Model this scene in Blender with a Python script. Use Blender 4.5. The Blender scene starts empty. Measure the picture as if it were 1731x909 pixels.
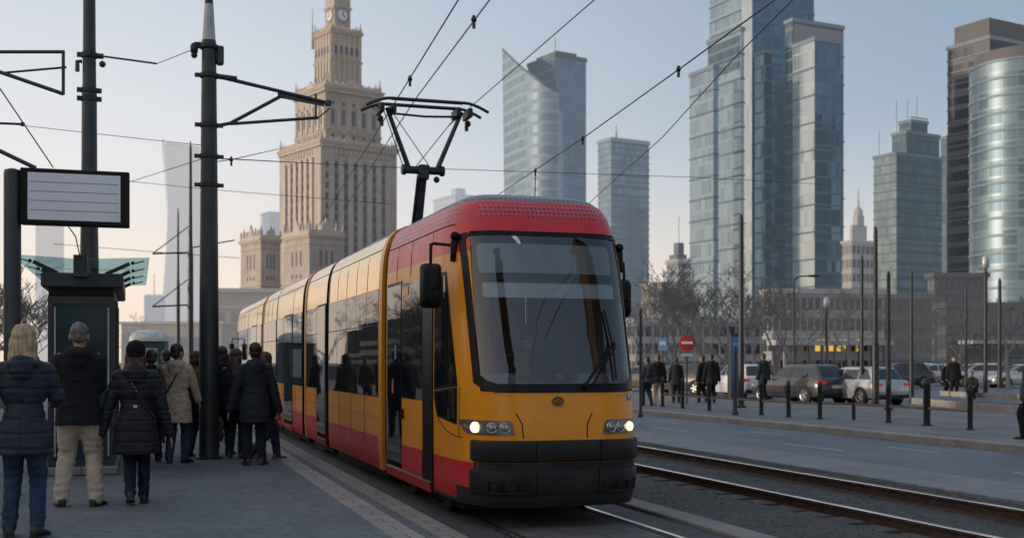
import bpy, math, random
from mathutils import Vector, Matrix, noise
R = math.radians
PI = math.pi
sc = bpy.context.scene
COL = sc.collection
random.seed(7)

# ------------------------------------------------------------------ camera
CAMZ = 1.68
TH = R(17.6)
SN, CS = math.sin(TH), math.cos(TH)
FPX = 2000.0


def W(x, y, z):
    """world point at height z that the photograph shows at (x, y)"""
    zc = FPX * (CAMZ - z) / (y - 612.0)
    xc = (x - 865.5) / FPX * zc
    return Vector((zc * SN + xc * CS, zc * CS - xc * SN, z))


def D(x, y, zc):
    """world point at depth zc"""
    xc = (x - 865.5) / FPX * zc
    return Vector((zc * SN + xc * CS, zc * CS - xc * SN, CAMZ - (y - 612.0) / FPX * zc))


cam_d = bpy.data.cameras.new('camera')
cam = bpy.data.objects.new('camera', cam_d)
COL.objects.link(cam)
cam.location = (0, 0, CAMZ)
cam.rotation_euler = (R(90), 0, -TH)
cam_d.sensor_width = 36.0
cam_d.lens = FPX / 1731.0 * 36.0
cam_d.shift_y = (612.0 - 454.5) / 1731.0
cam_d.clip_start = 0.1
cam_d.clip_end = 6000
cam_d.dof.use_dof = True
cam_d.dof.focus_distance = 13.0
cam_d.dof.aperture_fstop = 2.2
sc.camera = cam

# ------------------------------------------------------------------ helpers


def tag(o, label=None, cat=None, group=None, kind=None):
    if label:
        o['label'] = label
    if cat:
        o['category'] = cat
    if group:
        o['group'] = group
    if kind:
        o['kind'] = kind
    return o


def empty(name, loc=(0, 0, 0), rz=0.0, label=None, cat=None, group=None):
    o = bpy.data.objects.new(name, None)
    COL.objects.link(o)
    o.location = loc
    o.rotation_euler = (0, 0, rz)
    o.empty_display_size = 0.2
    return tag(o, label, cat, group)


class MB:
    def __init__(s):
        s.v = []
        s.f = []
        s.m = []
        s.mi = 0

    def add(s, vs, fs):
        o = len(s.v)
        s.v.extend(Vector(p) for p in vs)
        for f in fs:
            s.f.append([i + o for i in f])
            s.m.append(s.mi)
        return s

    def quad(s, a, b, c, d):
        return s.add([a, b, c, d], [(0, 1, 2, 3)])

    def box(s, lo, hi):
        x0, y0, z0 = lo
        x1, y1, z1 = hi
        return s.add([(x0, y0, z0), (x1, y0, z0), (x1, y1, z0), (x0, y1, z0),
                      (x0, y0, z1), (x1, y0, z1), (x1, y1, z1), (x0, y1, z1)],
                     [(3, 2, 1, 0), (4, 5, 6, 7), (0, 1, 5, 4), (1, 2, 6, 5), (2, 3, 7, 6), (3, 0, 4, 7)])

    def bbox(s, lo, hi, b=0.01):
        """box with chamfered vertical and top edges"""
        x0, y0, z0 = lo
        x1, y1, z1 = hi
        rings = []
        for z, i in ((z0 + b, 0), (z1 - b, 0), (z1, b)):
            rings.append([(x0 + b + i * .0, y0 + i, z), (x1 - b, y0 + i, z), (x1 - i, y0 + b, z), (x1 - i, y1 - b, z),
                          (x1 - b, y1 - i, z), (x0 + b, y1 - i, z), (x0 + i, y1 - b, z), (x0 + i, y0 + b, z)])
        low = [(x0 + b, y0 + b, z0), (x1 - b, y0 + b, z0), (x1 - b, y0 + b, z0), (x1 - b, y1 - b, z0),
               (x1 - b, y1 - b, z0), (x0 + b, y1 - b, z0), (x0 + b, y1 - b, z0), (x0 + b, y0 + b, z0)]
        return s.loft([low] + rings)

    def loft(s, rings, caps=True, close=True):
        n = len(rings[0])
        vs = [p for r in rings for p in r]
        fs = []
        for k in range(len(rings) - 1):
            for i in range(n if close else n - 1):
                j = (i + 1) % n
                fs.append((k * n + i, k * n + j, (k + 1) * n + j, (k + 1) * n + i))
        if caps:
            fs.append(tuple(range(n - 1, -1, -1)))
            fs.append(tuple((len(rings) - 1) * n + i for i in range(n)))
        return s.add(vs, fs)

    def tube(s, pts, r, n=8, caps=True):
        pts = [Vector(p) for p in pts]
        rs = r if isinstance(r, (list, tuple)) else [r] * len(pts)
        rings = []
        up = None
        for i, p in enumerate(pts):
            t = (pts[min(i + 1, len(pts) - 1)] - pts[max(i - 1, 0)]).normalized()
            if up is None:
                up = Vector((0, 0, 1)) if abs(t.z) < .9 else Vector((1, 0, 0))
            a = t.cross(up)
            if a.length < 1e-5:
                a = t.orthogonal()
            a.normalize()
            b = a.cross(t).normalized()
            up = b
            rings.append([p + (a * math.cos(2 * PI * k / n) + b * math.sin(2 * PI * k / n)) * rs[i] for k in range(n)])
        return s.loft(rings, caps)

    def bar(s, a, b, w, h):
        """rectangular bar from a to b, w sideways, h upwards"""
        a, b = Vector(a), Vector(b)
        t = (b - a).normalized()
        up = Vector((0, 0, 1)) if abs(t.z) < .95 else Vector((0, 1, 0))
        x = t.cross(up).normalized() * (w / 2)
        y = x.cross(t).normalized() * (h / 2)
        return s.loft([[p - x - y, p + x - y, p + x + y, p - x + y] for p in (a, b)])

    def lathe(s, prof, c=(0, 0, 0), n=16):
        c = Vector(c)
        return s.loft([[c + Vector((r * math.cos(2 * PI * k / n), r * math.sin(2 * PI * k / n), z)) for k in range(n)] for r, z in prof])

    def disc(s, c, nrm, r, th, n=20, r2=None):
        c, nrm = Vector(c), Vector(nrm).normalized()
        a = nrm.orthogonal().normalized()
        b = nrm.cross(a)
        ring = lambda rr, d: [c + nrm * d + (a * math.cos(2 * PI * k / n) + b * math.sin(2 * PI * k / n)) * rr for k in range(n)]
        return s.loft([ring(r, 0), ring(r, th * .7), ring(r2 if r2 else r * .93, th)])

    def ball(s, c, r, nu=10, nv=7):
        """ellipsoid; r is a number or (rx, ry, rz)"""
        rx, ry, rz = r if isinstance(r, (tuple, list)) else (r, r, r)
        rings = []
        for i in range(nv + 1):
            a = -PI / 2 + PI * (i + .02) / (nv + .04)
            rings.append([(c[0] + rx * math.cos(a) * math.cos(2 * PI * k / nu), c[1] + ry * math.cos(a) * math.sin(2 * PI * k / nu), c[2] + rz * math.sin(a)) for k in range(nu)])
        return s.loft(rings)

    def capsule(s, p0, p1, r0, r1, n=10):
        p0, p1 = Vector(p0), Vector(p1)
        t = (p1 - p0)
        L = t.length
        t = t / L if L > 1e-6 else Vector((0, 0, 1))
        pts, rs = [], []
        for a in (-90, -60, -30):
            pts.append(p0 + t * (r0 * math.sin(R(a))))
            rs.append(max(r0 * math.cos(R(a)), r0 * .03))
        pts += [p0, p1]
        rs += [r0, r1]
        for a in (30, 60, 90):
            pts.append(p1 + t * (r1 * math.sin(R(a))))
            rs.append(max(r1 * math.cos(R(a)), r1 * .03))
        return s.tube(pts, rs, n)

    def chain(s, pts, rs, n=12):
        for i in range(len(pts) - 1):
            s.capsule(pts[i], pts[i + 1], rs[i], rs[i + 1], n)
        return s

    def grid(s, fn, nu, nv, flip=False):
        vs = [fn(i / nu, j / nv) for j in range(nv + 1) for i in range(nu + 1)]
        fs = []
        for j in range(nv):
            for i in range(nu):
                a = j * (nu + 1) + i
                q = (a, a + 1, a + nu + 2, a + nu + 1)
                fs.append(q[::-1] if flip else q)
        return s.add(vs, fs)

    def mesh(s, name):
        me = bpy.data.meshes.new(name)
        me.from_pydata([tuple(v) for v in s.v], [], s.f)
        for p, m in zip(me.polygons, s.m):
            p.material_index = m
        me.update()
        return me

    def build(s, name, mats, parent=None, smooth=None, origin=None):
        if origin is not None:
            o_ = Vector(origin)
            s.v = [v - o_ for v in s.v]
        me = s.mesh(name)
        o = bpy.data.objects.new(name, me)
        COL.objects.link(o)
        for m in (mats if isinstance(mats, (list, tuple)) else [mats]):
            me.materials.append(m)
        if smooth is not None:
            me.polygons.foreach_set('use_smooth', [True] * len(me.polygons))
            if smooth < 170:
                try:
                    me.set_sharp_from_angle(angle=R(smooth))
                except Exception:
                    pass
        if parent is not None:
            o.parent = parent
        return o


def children(o):
    return list(o.children)


def copy_tree(o, parent=None, remap=None):
    c = o.copy()
    COL.objects.link(c)
    c.parent = parent
    if remap and c.type == 'MESH':
        for s_ in c.material_slots:
            if s_.material in remap:
                m = remap[s_.material]
                s_.link = 'OBJECT'
                s_.material = m
    for ch in children(o):
        copy_tree(ch, c, remap)
    return c


def remesh(mb, voxel, smooth=5):
    me = mb.mesh('shape')
    ob = bpy.data.objects.new('shape', me)
    COL.objects.link(ob)
    m = ob.modifiers.new('r', 'REMESH')
    m.mode = 'VOXEL'
    m.voxel_size = voxel
    if smooth:
        s_ = ob.modifiers.new('s', 'SMOOTH')
        s_.factor = .5
        s_.iterations = smooth
    dg = bpy.context.evaluated_depsgraph_get()
    me2 = bpy.data.meshes.new_from_object(ob.evaluated_get(dg))
    bpy.data.objects.remove(ob)
    bpy.data.meshes.remove(me)
    me2.materials.clear()
    return me2


def displace(me, fn):
    ns = [v.normal.copy() for v in me.vertices]
    for v, n in zip(me.vertices, ns):
        v.co += n * fn(v.co, n)
    me.update()


def mesh_obj(name, me, mat, parent=None):
    me.name = name
    o = bpy.data.objects.new(name, me)
    COL.objects.link(o)
    me.materials.append(mat)
    me.polygons.foreach_set('use_smooth', [True] * len(me.polygons))
    o.parent = parent
    return o


# ------------------------------------------------------------------ materials


class NT:
    def __init__(s, m):
        s.t = m.node_tree
        s.n = s.t.nodes
        s.l = s.t.links

    def new(s, typ, **kw):
        n = s.n.new(typ)
        for k, v in kw.items():
            setattr(n, k, v)
        return n

    def link(s, a, b):
        s.l.new(a, b)

    def math(s, op, a, b=None, c=None):
        n = s.n.new('ShaderNodeMath')
        n.operation = op
        for i, v in enumerate((a, b, c)):
            if v is None:
                continue
            if isinstance(v, (int, float)):
                n.inputs[i].default_value = v
            else:
                s.l.new(v, n.inputs[i])
        return n.outputs[0]

    def mix(s, fac, a, b, bt='MIX'):
        n = s.n.new('ShaderNodeMix')
        n.data_type = 'RGBA'
        n.blend_type = bt
        for sock, v in ((n.inputs[0], fac), (n.inputs[6], a), (n.inputs[7], b)):
            if isinstance(v, (int, float)):
                sock.default_value = v
            elif isinstance(v, (tuple, list)):
                sock.default_value = (*v[:3], 1)
            else:
                s.l.new(v, sock)
        return n.outputs[2]

    def noise(s, scale, detail=4, vec=None, rough=.55, scl=None):
        n = s.n.new('ShaderNodeTexNoise')
        n.inputs['Scale'].default_value = scale
        n.inputs['Detail'].default_value = detail
        n.inputs['Roughness'].default_value = rough
        if vec is not None:
            if scl:
                mp = s.n.new('ShaderNodeMapping')
                mp.inputs['Scale'].default_value = scl
                s.l.new(vec, mp.inputs['Vector'])
                vec = mp.outputs[0]
            s.l.new(vec, n.inputs['Vector'])
        return n.outputs['Fac']

    def ramp(s, fac, stops):
        n = s.n.new('ShaderNodeValToRGB')
        el = n.color_ramp.elements
        while len(el) < len(stops):
            el.new(.5)
        for e, (p, c) in zip(el, stops):
            e.position = p
            e.color = (*c[:3], 1) if not isinstance(c, (int, float)) else (c, c, c, 1)
        s.l.new(fac, n.inputs[0])
        return n.outputs[0]


def newmat(name):
    m = bpy.data.materials.new(name)
    m.use_nodes = True
    t = NT(m)
    p = t.n['Principled BSDF']
    return m, t, p


HAZE = (.56, .57, .62)


def paint_haze(t, p, f, col=HAZE):  # distance haze painted into the material as an even pale glow
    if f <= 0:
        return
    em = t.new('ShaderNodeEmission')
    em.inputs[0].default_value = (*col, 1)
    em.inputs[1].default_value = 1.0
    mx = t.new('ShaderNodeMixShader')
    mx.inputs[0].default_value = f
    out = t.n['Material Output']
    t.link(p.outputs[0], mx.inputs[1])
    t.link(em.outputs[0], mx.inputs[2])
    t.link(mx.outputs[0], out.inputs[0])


def mat(name, col, rough=.6, metal=0.0, var=.25, scale=6.0, bump=0.0, bscale=None, coat=0.0, haze=0.0, scl=None, dirt=None, spec=None, hcol=HAZE, skirt=None):
    """painted / stone / cloth surface: base colour broken up with noise, optional grime and bump"""
    m, t, p = newmat(name)
    tc = t.new('ShaderNodeTexCoord').outputs['Object']
    n1 = t.noise(scale, 5, tc, scl=scl)
    lo = tuple(c * (1 - var) for c in col)
    hi = tuple(min(1, c * (1 + var)) for c in col)
    c = t.ramp(n1, [(.3, lo), (.7, hi)])
    if dirt:
        dc, amount, dscale = dirt
        n2 = t.noise(dscale, 6, tc, .65)
        c = t.mix(t.math('MULTIPLY', t.ramp(n2, [(.45, 0.), (.7, 1.)]), amount), c, dc)
    if skirt:
        # road grime that thickens towards the bottom edge
        sz = t.new('ShaderNodeSeparateXYZ')
        t.link(tc, sz.inputs[0])
        mz_ = t.new('ShaderNodeMapRange')
        t.link(sz.outputs[2], mz_.inputs[0])
        mz_.inputs[1].default_value = skirt[1]
        mz_.inputs[2].default_value = .15
        n3 = t.ramp(t.noise(5, 6, tc, .7, scl=(1, 1, .35)), [(.3, 0.), (.75, 1.)])
        c = t.mix(t.math('MULTIPLY', t.math('MULTIPLY', mz_.outputs[0], n3), skirt[2]), c, skirt[0])
    t.link(c, p.inputs['Base Color'])
    rr = t.math('ADD', t.math('MULTIPLY', t.noise(scale * 2.3, 4, tc), .25), rough - .12)
    t.link(rr, p.inputs['Roughness'])
    p.inputs['Metallic'].default_value = metal
    if spec is not None:
        p.inputs['Specular IOR Level'].default_value = spec
    if coat:
        p.inputs['Coat Weight'].default_value = coat
        p.inputs['Coat Roughness'].default_value = .06
    if bump:
        b = t.new('ShaderNodeBump')
        b.inputs['Strength'].default_value = bump
        b.inputs['Distance'].default_value = .02
        t.link(t.noise(bscale or scale * 6, 6, tc), b.inputs['Height'])
        t.link(b.outputs[0], p.inputs['Normal'])
    paint_haze(t, p, haze, hcol)
    return m


def emit(name, col, strength, base=(.8, .8, .8)):
    m, t, p = newmat(name)
    p.inputs['Base Color'].default_value = (*base, 1)
    p.inputs['Emission Color'].default_value = (*col, 1)
    p.inputs['Emission Strength'].default_value = strength
    return m


def glass(name, tint=(.55, .6, .62), reflect=.08, rough=.02, fres=1.0):
    """thin pane: tinted transparency under a Fresnel reflection"""
    m, t, p = newmat(name)
    tr = t.new('ShaderNodeBsdfTransparent')
    tr.inputs[0].default_value = (*tint, 1)
    gl = t.new('ShaderNodeBsdfGlossy')
    gl.inputs['Roughness'].default_value = rough
    gl.inputs[0].default_value = (.95, .97, 1, 1)
    fr = t.new('ShaderNodeFresnel')
    fr.inputs[0].default_value = 1.5
    tc = t.new('ShaderNodeTexCoord').outputs['Object']
    b = t.new('ShaderNodeBump')
    b.inputs['Strength'].default_value = .06
    b.inputs['Distance'].default_value = .02
    t.link(t.noise(1.4, 2, tc), b.inputs['Height'])
    t.link(b.outputs[0], gl.inputs['Normal'])
    f = t.math('ADD', t.math('MULTIPLY', fr.outputs[0], fres), reflect)
    mx = t.new('ShaderNodeMixShader')
    t.link(f, mx.inputs[0])
    t.link(tr.outputs[0], mx.inputs[1])
    t.link(gl.outputs[0], mx.inputs[2])
    t.link(mx.outputs[0], t.n['Material Output'].inputs[0])
    return m


def dark_glass(name, col=(.012, .015, .018), rough=.03, wob=.05, spec=.8):
    m, t, p = newmat(name)
    tc = t.new('ShaderNodeTexCoord').outputs['Object']
    t.link(t.ramp(t.noise(.9, 3, tc), [(.3, col), (.75, tuple(c * 2.2 for c in col))]), p.inputs['Base Color'])
    p.inputs['Roughness'].default_value = rough
    p.inputs['Specular IOR Level'].default_value = spec
    p.inputs['IOR'].default_value = 1.48
    b = t.new('ShaderNodeBump')
    b.inputs['Strength'].default_value = wob
    b.inputs['Distance'].default_value = .05
    t.link(t.noise(.8, 2, tc), b.inputs['Height'])
    t.link(b.outputs[0], p.inputs['Normal'])
    return m


def curtain(name, c1, c2, mull, pw=1.5, ph=3.6, band=.16, vline=.07, haze=.2, metal=.7, rough=.12, tilt=.03, hcol=HAZE, bandcol=None):
    """curtain wall: panes that differ a little in tint and tilt between thin mullions and storey bands"""
    m, t, p = newmat(name)
    tc = t.new('ShaderNodeTexCoord').outputs['Object']
    sp = t.new('ShaderNodeSeparateXYZ')
    t.link(tc, sp.inputs[0])
    u = t.math('DIVIDE', t.math('ADD', sp.outputs[0], sp.outputs[1]), pw)
    w = t.math('DIVIDE', sp.outputs[2], ph)
    cb = t.new('ShaderNodeCombineXYZ')
    t.link(t.math('FLOOR', u), cb.inputs[0])
    t.link(t.math('FLOOR', w), cb.inputs[1])
    wn = t.new('ShaderNodeTexWhiteNoise', noise_dimensions='2D')
    t.link(cb.outputs[0], wn.inputs['Vector'])
    big = t.noise(.035, 3, tc)
    f = t.math('ADD', t.math('MULTIPLY', wn.outputs['Value'], .55), t.math('MULTIPLY', big, .5))
    c = t.ramp(f, [(.15, c1), (.85, c2)])
    vl = t.math('LESS_THAN', t.math('FRACT', u), vline)
    hb = t.math('LESS_THAN', t.math('FRACT', w), band)
    c = t.mix(vl, c, mull)
    c = t.mix(hb, c, bandcol or mull)
    t.link(c, p.inputs['Base Color'])
    line = t.math('MAXIMUM', vl, hb)
    t.link(t.math('SUBTRACT', metal, t.math('MULTIPLY', line, metal * .8)), p.inputs['Metallic'])
    t.link(t.math('ADD', rough, t.math('MULTIPLY', line, .35)), p.inputs['Roughness'])
    geo = t.new('ShaderNodeNewGeometry')
    v1 = t.new('ShaderNodeVectorMath', operation='SUBTRACT')
    t.link(wn.outputs['Color'], v1.inputs[0])
    v1.inputs[1].default_value = (.5, .5, .5)
    v2 = t.new('ShaderNodeVectorMath', operation='SCALE')
    t.link(v1.outputs[0], v2.inputs[0])
    v2.inputs['Scale'].default_value = tilt
    v3 = t.new('ShaderNodeVectorMath', operation='ADD')
    t.link(geo.outputs['Normal'], v3.inputs[0])
    t.link(v2.outputs[0], v3.inputs[1])
    v4 = t.new('ShaderNodeVectorMath', operation='NORMALIZE')
    t.link(v3.outputs[0], v4.inputs[0])
    t.link(v4.outputs[0], p.inputs['Normal'])
    paint_haze(t, p, haze, hcol)
    return m


# ------------------------------------------------------------------ world and sun
SUN_EL, SUN_AZ = R(9), R(-80)      # azimuth from +Y towards +X
w = bpy.data.worlds.new('World')
sc.world = w
w.use_nodes = True
wt = NT(w)
bg = wt.n['Background']
sky = wt.new('ShaderNodeTexSky')
sky.sky_type = 'NISHITA'
sky.sun_disc = False
sky.sun_elevation = SUN_EL
sky.sun_rotation = SUN_AZ
sky.altitude = 100
sky.air_density = 1.0
sky.dust_density = 2.0
sky.ozone_density = 1.5
tcw = wt.new('ShaderNodeTexCoord').outputs['Generated']
spw = wt.new('ShaderNodeSeparateXYZ')
wt.link(tcw, spw.inputs[0])
# thin high haze that veils the clear sky, thickest and warmest towards the horizon
veil = wt.ramp(spw.outputs[2], [(0.0, (1.0, .78, .60)), (.07, (.98, .83, .71)), (.16, (.84, .83, .84)), (.3, (.60, .66, .75)), (.9, (.42, .52, .68))])
wn_ = wt.noise(1.6, 5, tcw, scl=(1, 1, 3.5))
veil = wt.mix(wt.math('MULTIPLY', wt.ramp(wn_, [(.42, 0.), (.7, 1.)]), .22), veil, (.76, .73, .73))
# the sky is brightest round the sun on the left and deepens to grey blue away from it
mr = wt.new('ShaderNodeMapRange')
mr.interpolation_type = 'SMOOTHSTEP'
wt.link(spw.outputs[0], mr.inputs[0])
mr.inputs[1].default_value = -.1
mr.inputs[2].default_value = .7
mz = wt.new('ShaderNodeMapRange')
mz.interpolation_type = 'SMOOTHSTEP'
wt.link(spw.outputs[2], mz.inputs[0])
mz.inputs[1].default_value = -.02
mz.inputs[2].default_value = .22
veil = wt.mix(wt.math('MULTIPLY', mr.outputs[0], mz.outputs[0]), veil, wt.mix(1.0, veil, (.44, .55, .66), 'MULTIPLY'))
# warm glow in the haze round the low sun
dt = wt.new('ShaderNodeVectorMath', operation='DOT_PRODUCT')
wt.link(tcw, dt.inputs[0])
dt.inputs[1].default_value = (math.sin(SUN_AZ) * math.cos(SUN_EL), math.cos(SUN_AZ) * math.cos(SUN_EL), math.sin(SUN_EL))
glow = wt.math('MULTIPLY', wt.math('POWER', wt.math('MAXIMUM', dt.outputs['Value'], 0.0), 5.0), .85)
veil = wt.mix(glow, veil, wt.mix(1.0, veil, (.95, .50, .20), 'ADD'))
vs = wt.new('ShaderNodeVectorMath', operation='SCALE')
wt.link(veil, vs.inputs[0])
vs.inputs['Scale'].default_value = 12.0
mixw = wt.mix(.8, sky.outputs[0], vs.outputs[0])
wt.link(mixw, bg.inputs[0])
bg.inputs[1].default_value = .1

sun_d = bpy.data.lights.new('sun', 'SUN')
sun = bpy.data.objects.new('sun', sun_d)
COL.objects.link(sun)
sun_d.energy = 2.7
sun_d.angle = R(1.5)
sun_d.color = (1.0, .82, .63)
sd = Vector((math.sin(SUN_AZ) * math.cos(SUN_EL), math.cos(SUN_AZ) * math.cos(SUN_EL), math.sin(SUN_EL)))
sun.rotation_euler = (-sd).to_track_quat('-Z', 'Y').to_euler()
sun.location = (-30, 0, 40)

sc.view_settings.view_transform = 'Standard'
sc.view_settings.look = 'None'
sc.view_settings.exposure = 0
sc.cycles.use_denoising = True
sc.cycles.max_bounces = 8
sc.cycles.transparent_max_bounces = 12
sc.cycles.caustics_reflective = False
sc.cycles.caustics_refractive = False
sc.cycles.sample_clamp_indirect = 6
# ------------------------------------------------------------------ material set
M = {}
M['asphalt_platform'] = mat('platform asphalt', (.140, .160, .172), .85, var=.30, scale=11, bump=.6, bscale=110, dirt=((.075, .08, .085), .75, .8))
M['asphalt_road'] = mat('road asphalt', (.080, .090, .105), .48, var=.34, scale=1.6, bump=.25, bscale=120, dirt=((.15, .16, .17), .7, .3), scl=(1, .12, 1))
M['ground'] = mat('city ground', (.10, .105, .11), .8, var=.3, scale=.2, bump=.2, bscale=60, dirt=((.16, .15, .14), .5, .1))
M['side_street'] = mat('side street asphalt', (.055, .055, .055), .95, var=.3, scale=.3, spec=.05)
M['pavement'] = mat('pavement', (.16, .16, .165), .75, var=.3, scale=.7, bump=.3, bscale=60, dirt=((.09, .09, .095), .6, .6))
M['ballast'] = mat('dirt and gravel', (.062, .058, .054), .9, var=.5, scale=9, bump=.9, bscale=38, dirt=((.11, .105, .10), .5, 1.1))
M['kerb'] = mat('granite kerb', (.27, .25, .225), .75, var=.2, scale=5, bump=.3, bscale=90, dirt=((.13, .12, .11), .6, 1.4))
M['mark'] = mat('worn road paint', (.42, .44, .46), .6, var=.35, scale=7, dirt=((.09, .1, .11), .8, 5))
M['rail_side'] = mat('rusty rail flank', (.085, .055, .04), .65, metal=.3, var=.35, scale=6, bump=.2)
M['rail_top'] = mat('polished rail head', (.75, .74, .72), .2, metal=.95, var=.15, scale=3, scl=(1, .1, 1))
M['sleeper'] = mat('concrete sleeper', (.085, .08, .075), .85, var=.45, scale=5, bump=.5, bscale=40, dirt=((.04, .037, .034), .7, 3))
M['steel_green'] = mat('dark green grey steel', (.030, .042, .048), .42, metal=.25, var=.25, scale=2.5, dirt=((.07, .075, .075), .5, 3), bump=.05)
M['steel_dark'] = mat('black steel', (.018, .02, .022), .45, metal=.2, var=.3, scale=4)
M['steel_pale'] = mat('pale galvanised steel', (.42, .43, .44), .45, metal=.5, var=.2, scale=5)
M['wire'] = mat('wire', (.02, .021, .024), .5, metal=.3, var=.2)
M['insul'] = mat('brown insulator', (.05, .03, .025), .3, var=.2)


def pavers(name, c1, c2, joint, sx, sy, bump=.6, rough=.75):
    """paving stones: running courses with darker joints, each stone its own tint"""
    m, t, p = newmat(name)
    tc = t.new('ShaderNodeTexCoord').outputs['Object']
    br = t.new('ShaderNodeTexBrick')
    br.inputs['Scale'].default_value = 1.0
    br.inputs['Brick Width'].default_value = sx
    br.inputs['Row Height'].default_value = sy
    br.inputs['Mortar Size'].default_value = .008
    br.inputs['Mortar Smooth'].default_value = .4
    br.inputs['Color1'].default_value = (*c1, 1)
    br.inputs['Color2'].default_value = (*c2, 1)
    br.inputs['Mortar'].default_value = (*joint, 1)
    t.link(tc, br.inputs['Vector'])
    n2 = t.noise(2.2, 6, tc, .65)
    c = t.mix(t.math('MULTIPLY', t.ramp(n2, [(.4, 0.), (.75, 1.)]), .55), br.outputs[0], tuple(x * .5 for x in c1))
    t.link(c, p.inputs['Base Color'])
    p.inputs['Roughness'].default_value = rough
    b = t.new('ShaderNodeBump')
    b.inputs['Strength'].default_value = bump
    b.inputs['Distance'].default_value = .02
    h = t.math('ADD', t.math('MULTIPLY', br.outputs['Fac'], -1.0), t.math('MULTIPLY', t.noise(30, 4, tc), .5))
    t.link(h, b.inputs['Height'])
    t.link(b.outputs[0], p.inputs['Normal'])
    return m


M['pave_light'] = pavers('pale paving slabs', (.33, .30, .265), (.25, .23, .20), (.06, .055, .05), .4, .27)
M['pave_blue'] = pavers('blue grey paving slabs', (.088, .10, .115), (.105, .115, .125), (.04, .04, .045), .3, .2)
M['pave_brown'] = pavers('brown grey paving slabs', (.20, .175, .15), (.25, .215, .18), (.05, .042, .035), .3, .24)
M['setts'] = pavers('stone setts', (.085, .085, .085), (.062, .062, .065), (.025, .025, .025), .22, .14, 1.0)
M['slabs'] = pavers('track slabs', (.125, .12, .115), (.095, .092, .09), (.03, .03, .03), .62, .36, .8)
M['strip'] = pavers('pale track side slabs', (.24, .245, .25), (.19, .195, .20), (.08, .08, .085), 1.1, .45, .5)
M['edge'] = pavers('concrete edge slabs', (.23, .22, .21), (.19, .185, .18), (.06, .06, .06), .9, 1.2, .5)

# tram
M['t_yellow'] = mat('tram yellow paint', (.80, .30, .003), .36, var=.06, scale=2, coat=.16, dirt=((.40, .16, .01), .25, 4), spec=.35, skirt=((.10, .085, .07), 1.5, 0.35))
M['t_gold'] = mat('tram yellow gloss panel', (.86, .54, .17), .13, metal=.8, var=.06, scale=2, coat=.12, dirt=((.34, .2, .06), .2, 2))
M['t_red'] = mat('tram red paint', (.60, .010, .010), .35, var=.07, scale=2, coat=.15, skirt=((.10, .085, .07), 0.75, 0.75), dirt=((.2, .03, .02), .3, 4))
M['t_orange'] = mat('tram red side paint', (.66, .035, .006), .35, var=.06, scale=2, coat=.12, spec=.35)
M['t_black'] = mat('tram black trim', (.006, .006, .007), .4, var=.3, scale=5, spec=.2)
M['t_bump'] = mat('dark grey bumper plastic', (.016, .017, .019), .55, var=.22, scale=6, bump=.12, bscale=250, dirt=((.04, .037, .034), .35, 5), spec=.25)
M['t_grey'] = mat('tram grey roof', (.13, .15, .175), .42, var=.12, scale=3, coat=.2)
M['t_glass'] = dark_glass('tram tinted side glass', (.006, .007, .009), .02, .03, .45)
M['t_under'] = mat('underframe', (.012, .012, .012), .8, var=.4)
M['t_wind'] = glass('windscreen glass', (.72, .78, .82), .045)
M['bellows'] = mat('black rubber bellows', (.012, .012, .013), .6, var=.3, scale=3)
M['seat_red'] = mat('red interior panel', (.55, .02, .03), .5, var=.1)
M['dash'] = mat('grey dashboard', (.22, .24, .26), .6, var=.15)
M['cab_in'] = mat('dark cab wall', (.22, .25, .28), .7, var=.2)
M['blind'] = mat('pale sun blind', (.62, .66, .70), .5, var=.08)
M['display'] = mat('blank destination display', (.34, .37, .40), .35, var=.1)
M['chrome'] = mat('chrome', (.6, .6, .6), .15, metal=1, var=.1)
M['lamp_on'] = emit('lit headlight', (1.0, .55, .18), 1.5)
M['lamp_core'] = emit('headlight bulb glare', (1.0, .78, .45), 12)
M['lamp_off'] = mat('clear lamp lens', (.28, .27, .26), .1, metal=.6, var=.3, scale=30)
M['step'] = mat('aluminium step edge', (.45, .38, .28), .35, metal=.7, var=.2)


def dotted(name, base, hole, pitch, axis_a, axis_b, rad=.3, coat=.5, bump=.8):
    """painted panel pierced by rows of small round holes"""
    m, t, p = newmat(name)
    tc = t.new('ShaderNodeTexCoord').outputs['Object']
    sp = t.new('ShaderNodeSeparateXYZ')
    t.link(tc, sp.inputs[0])
    a = t.math('SUBTRACT', t.math('FRACT', t.math('DIVIDE', sp.outputs[axis_a], pitch)), .5)
    b = t.math('SUBTRACT', t.math('FRACT', t.math('DIVIDE', sp.outputs[axis_b], pitch)), .5)
    d = t.math('SQRT', t.math('ADD', t.math('MULTIPLY', a, a), t.math('MULTIPLY', b, b)))
    hol = t.math('LESS_THAN', d, rad)
    c = t.mix(hol, base, hole)
    t.link(c, p.inputs['Base Color'])
    p.inputs['Roughness'].default_value = .3
    p.inputs['Coat Weight'].default_value = coat
    bm = t.new('ShaderNodeBump')
    bm.inputs['Strength'].default_value = bump
    bm.inputs['Distance'].default_value = .01
    t.link(t.math('MULTIPLY', d, 2), bm.inputs['Height'])
    t.link(bm.outputs[0], p.inputs['Normal'])
    return m


M['t_dots'] = dotted('red pierced roof panel', (.58, .010, .022), (.03, .004, .004), .05, 0, 2, .27)
M['t_dots_side'] = dotted('red pierced side roof panel', (.60, .035, .012), (.26, .012, .008), .06, 1, 2, .3, .2, bump=1.0)
M['t_grey_dots'] = dotted('grey pierced roof panel', (.12, .14, .165), (.03, .032, .036), .055, 0, 1, .34, .1)

# people
SKIN = mat('skin', (.42, .235, .165), .55, var=.12, scale=20)


def cloth(name, col, rough=.85, var=.18, scale=14, bump=.25, spec=.3):
    return mat(name, col, rough, var=var, scale=scale, bump=bump, bscale=180, spec=spec)


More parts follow.
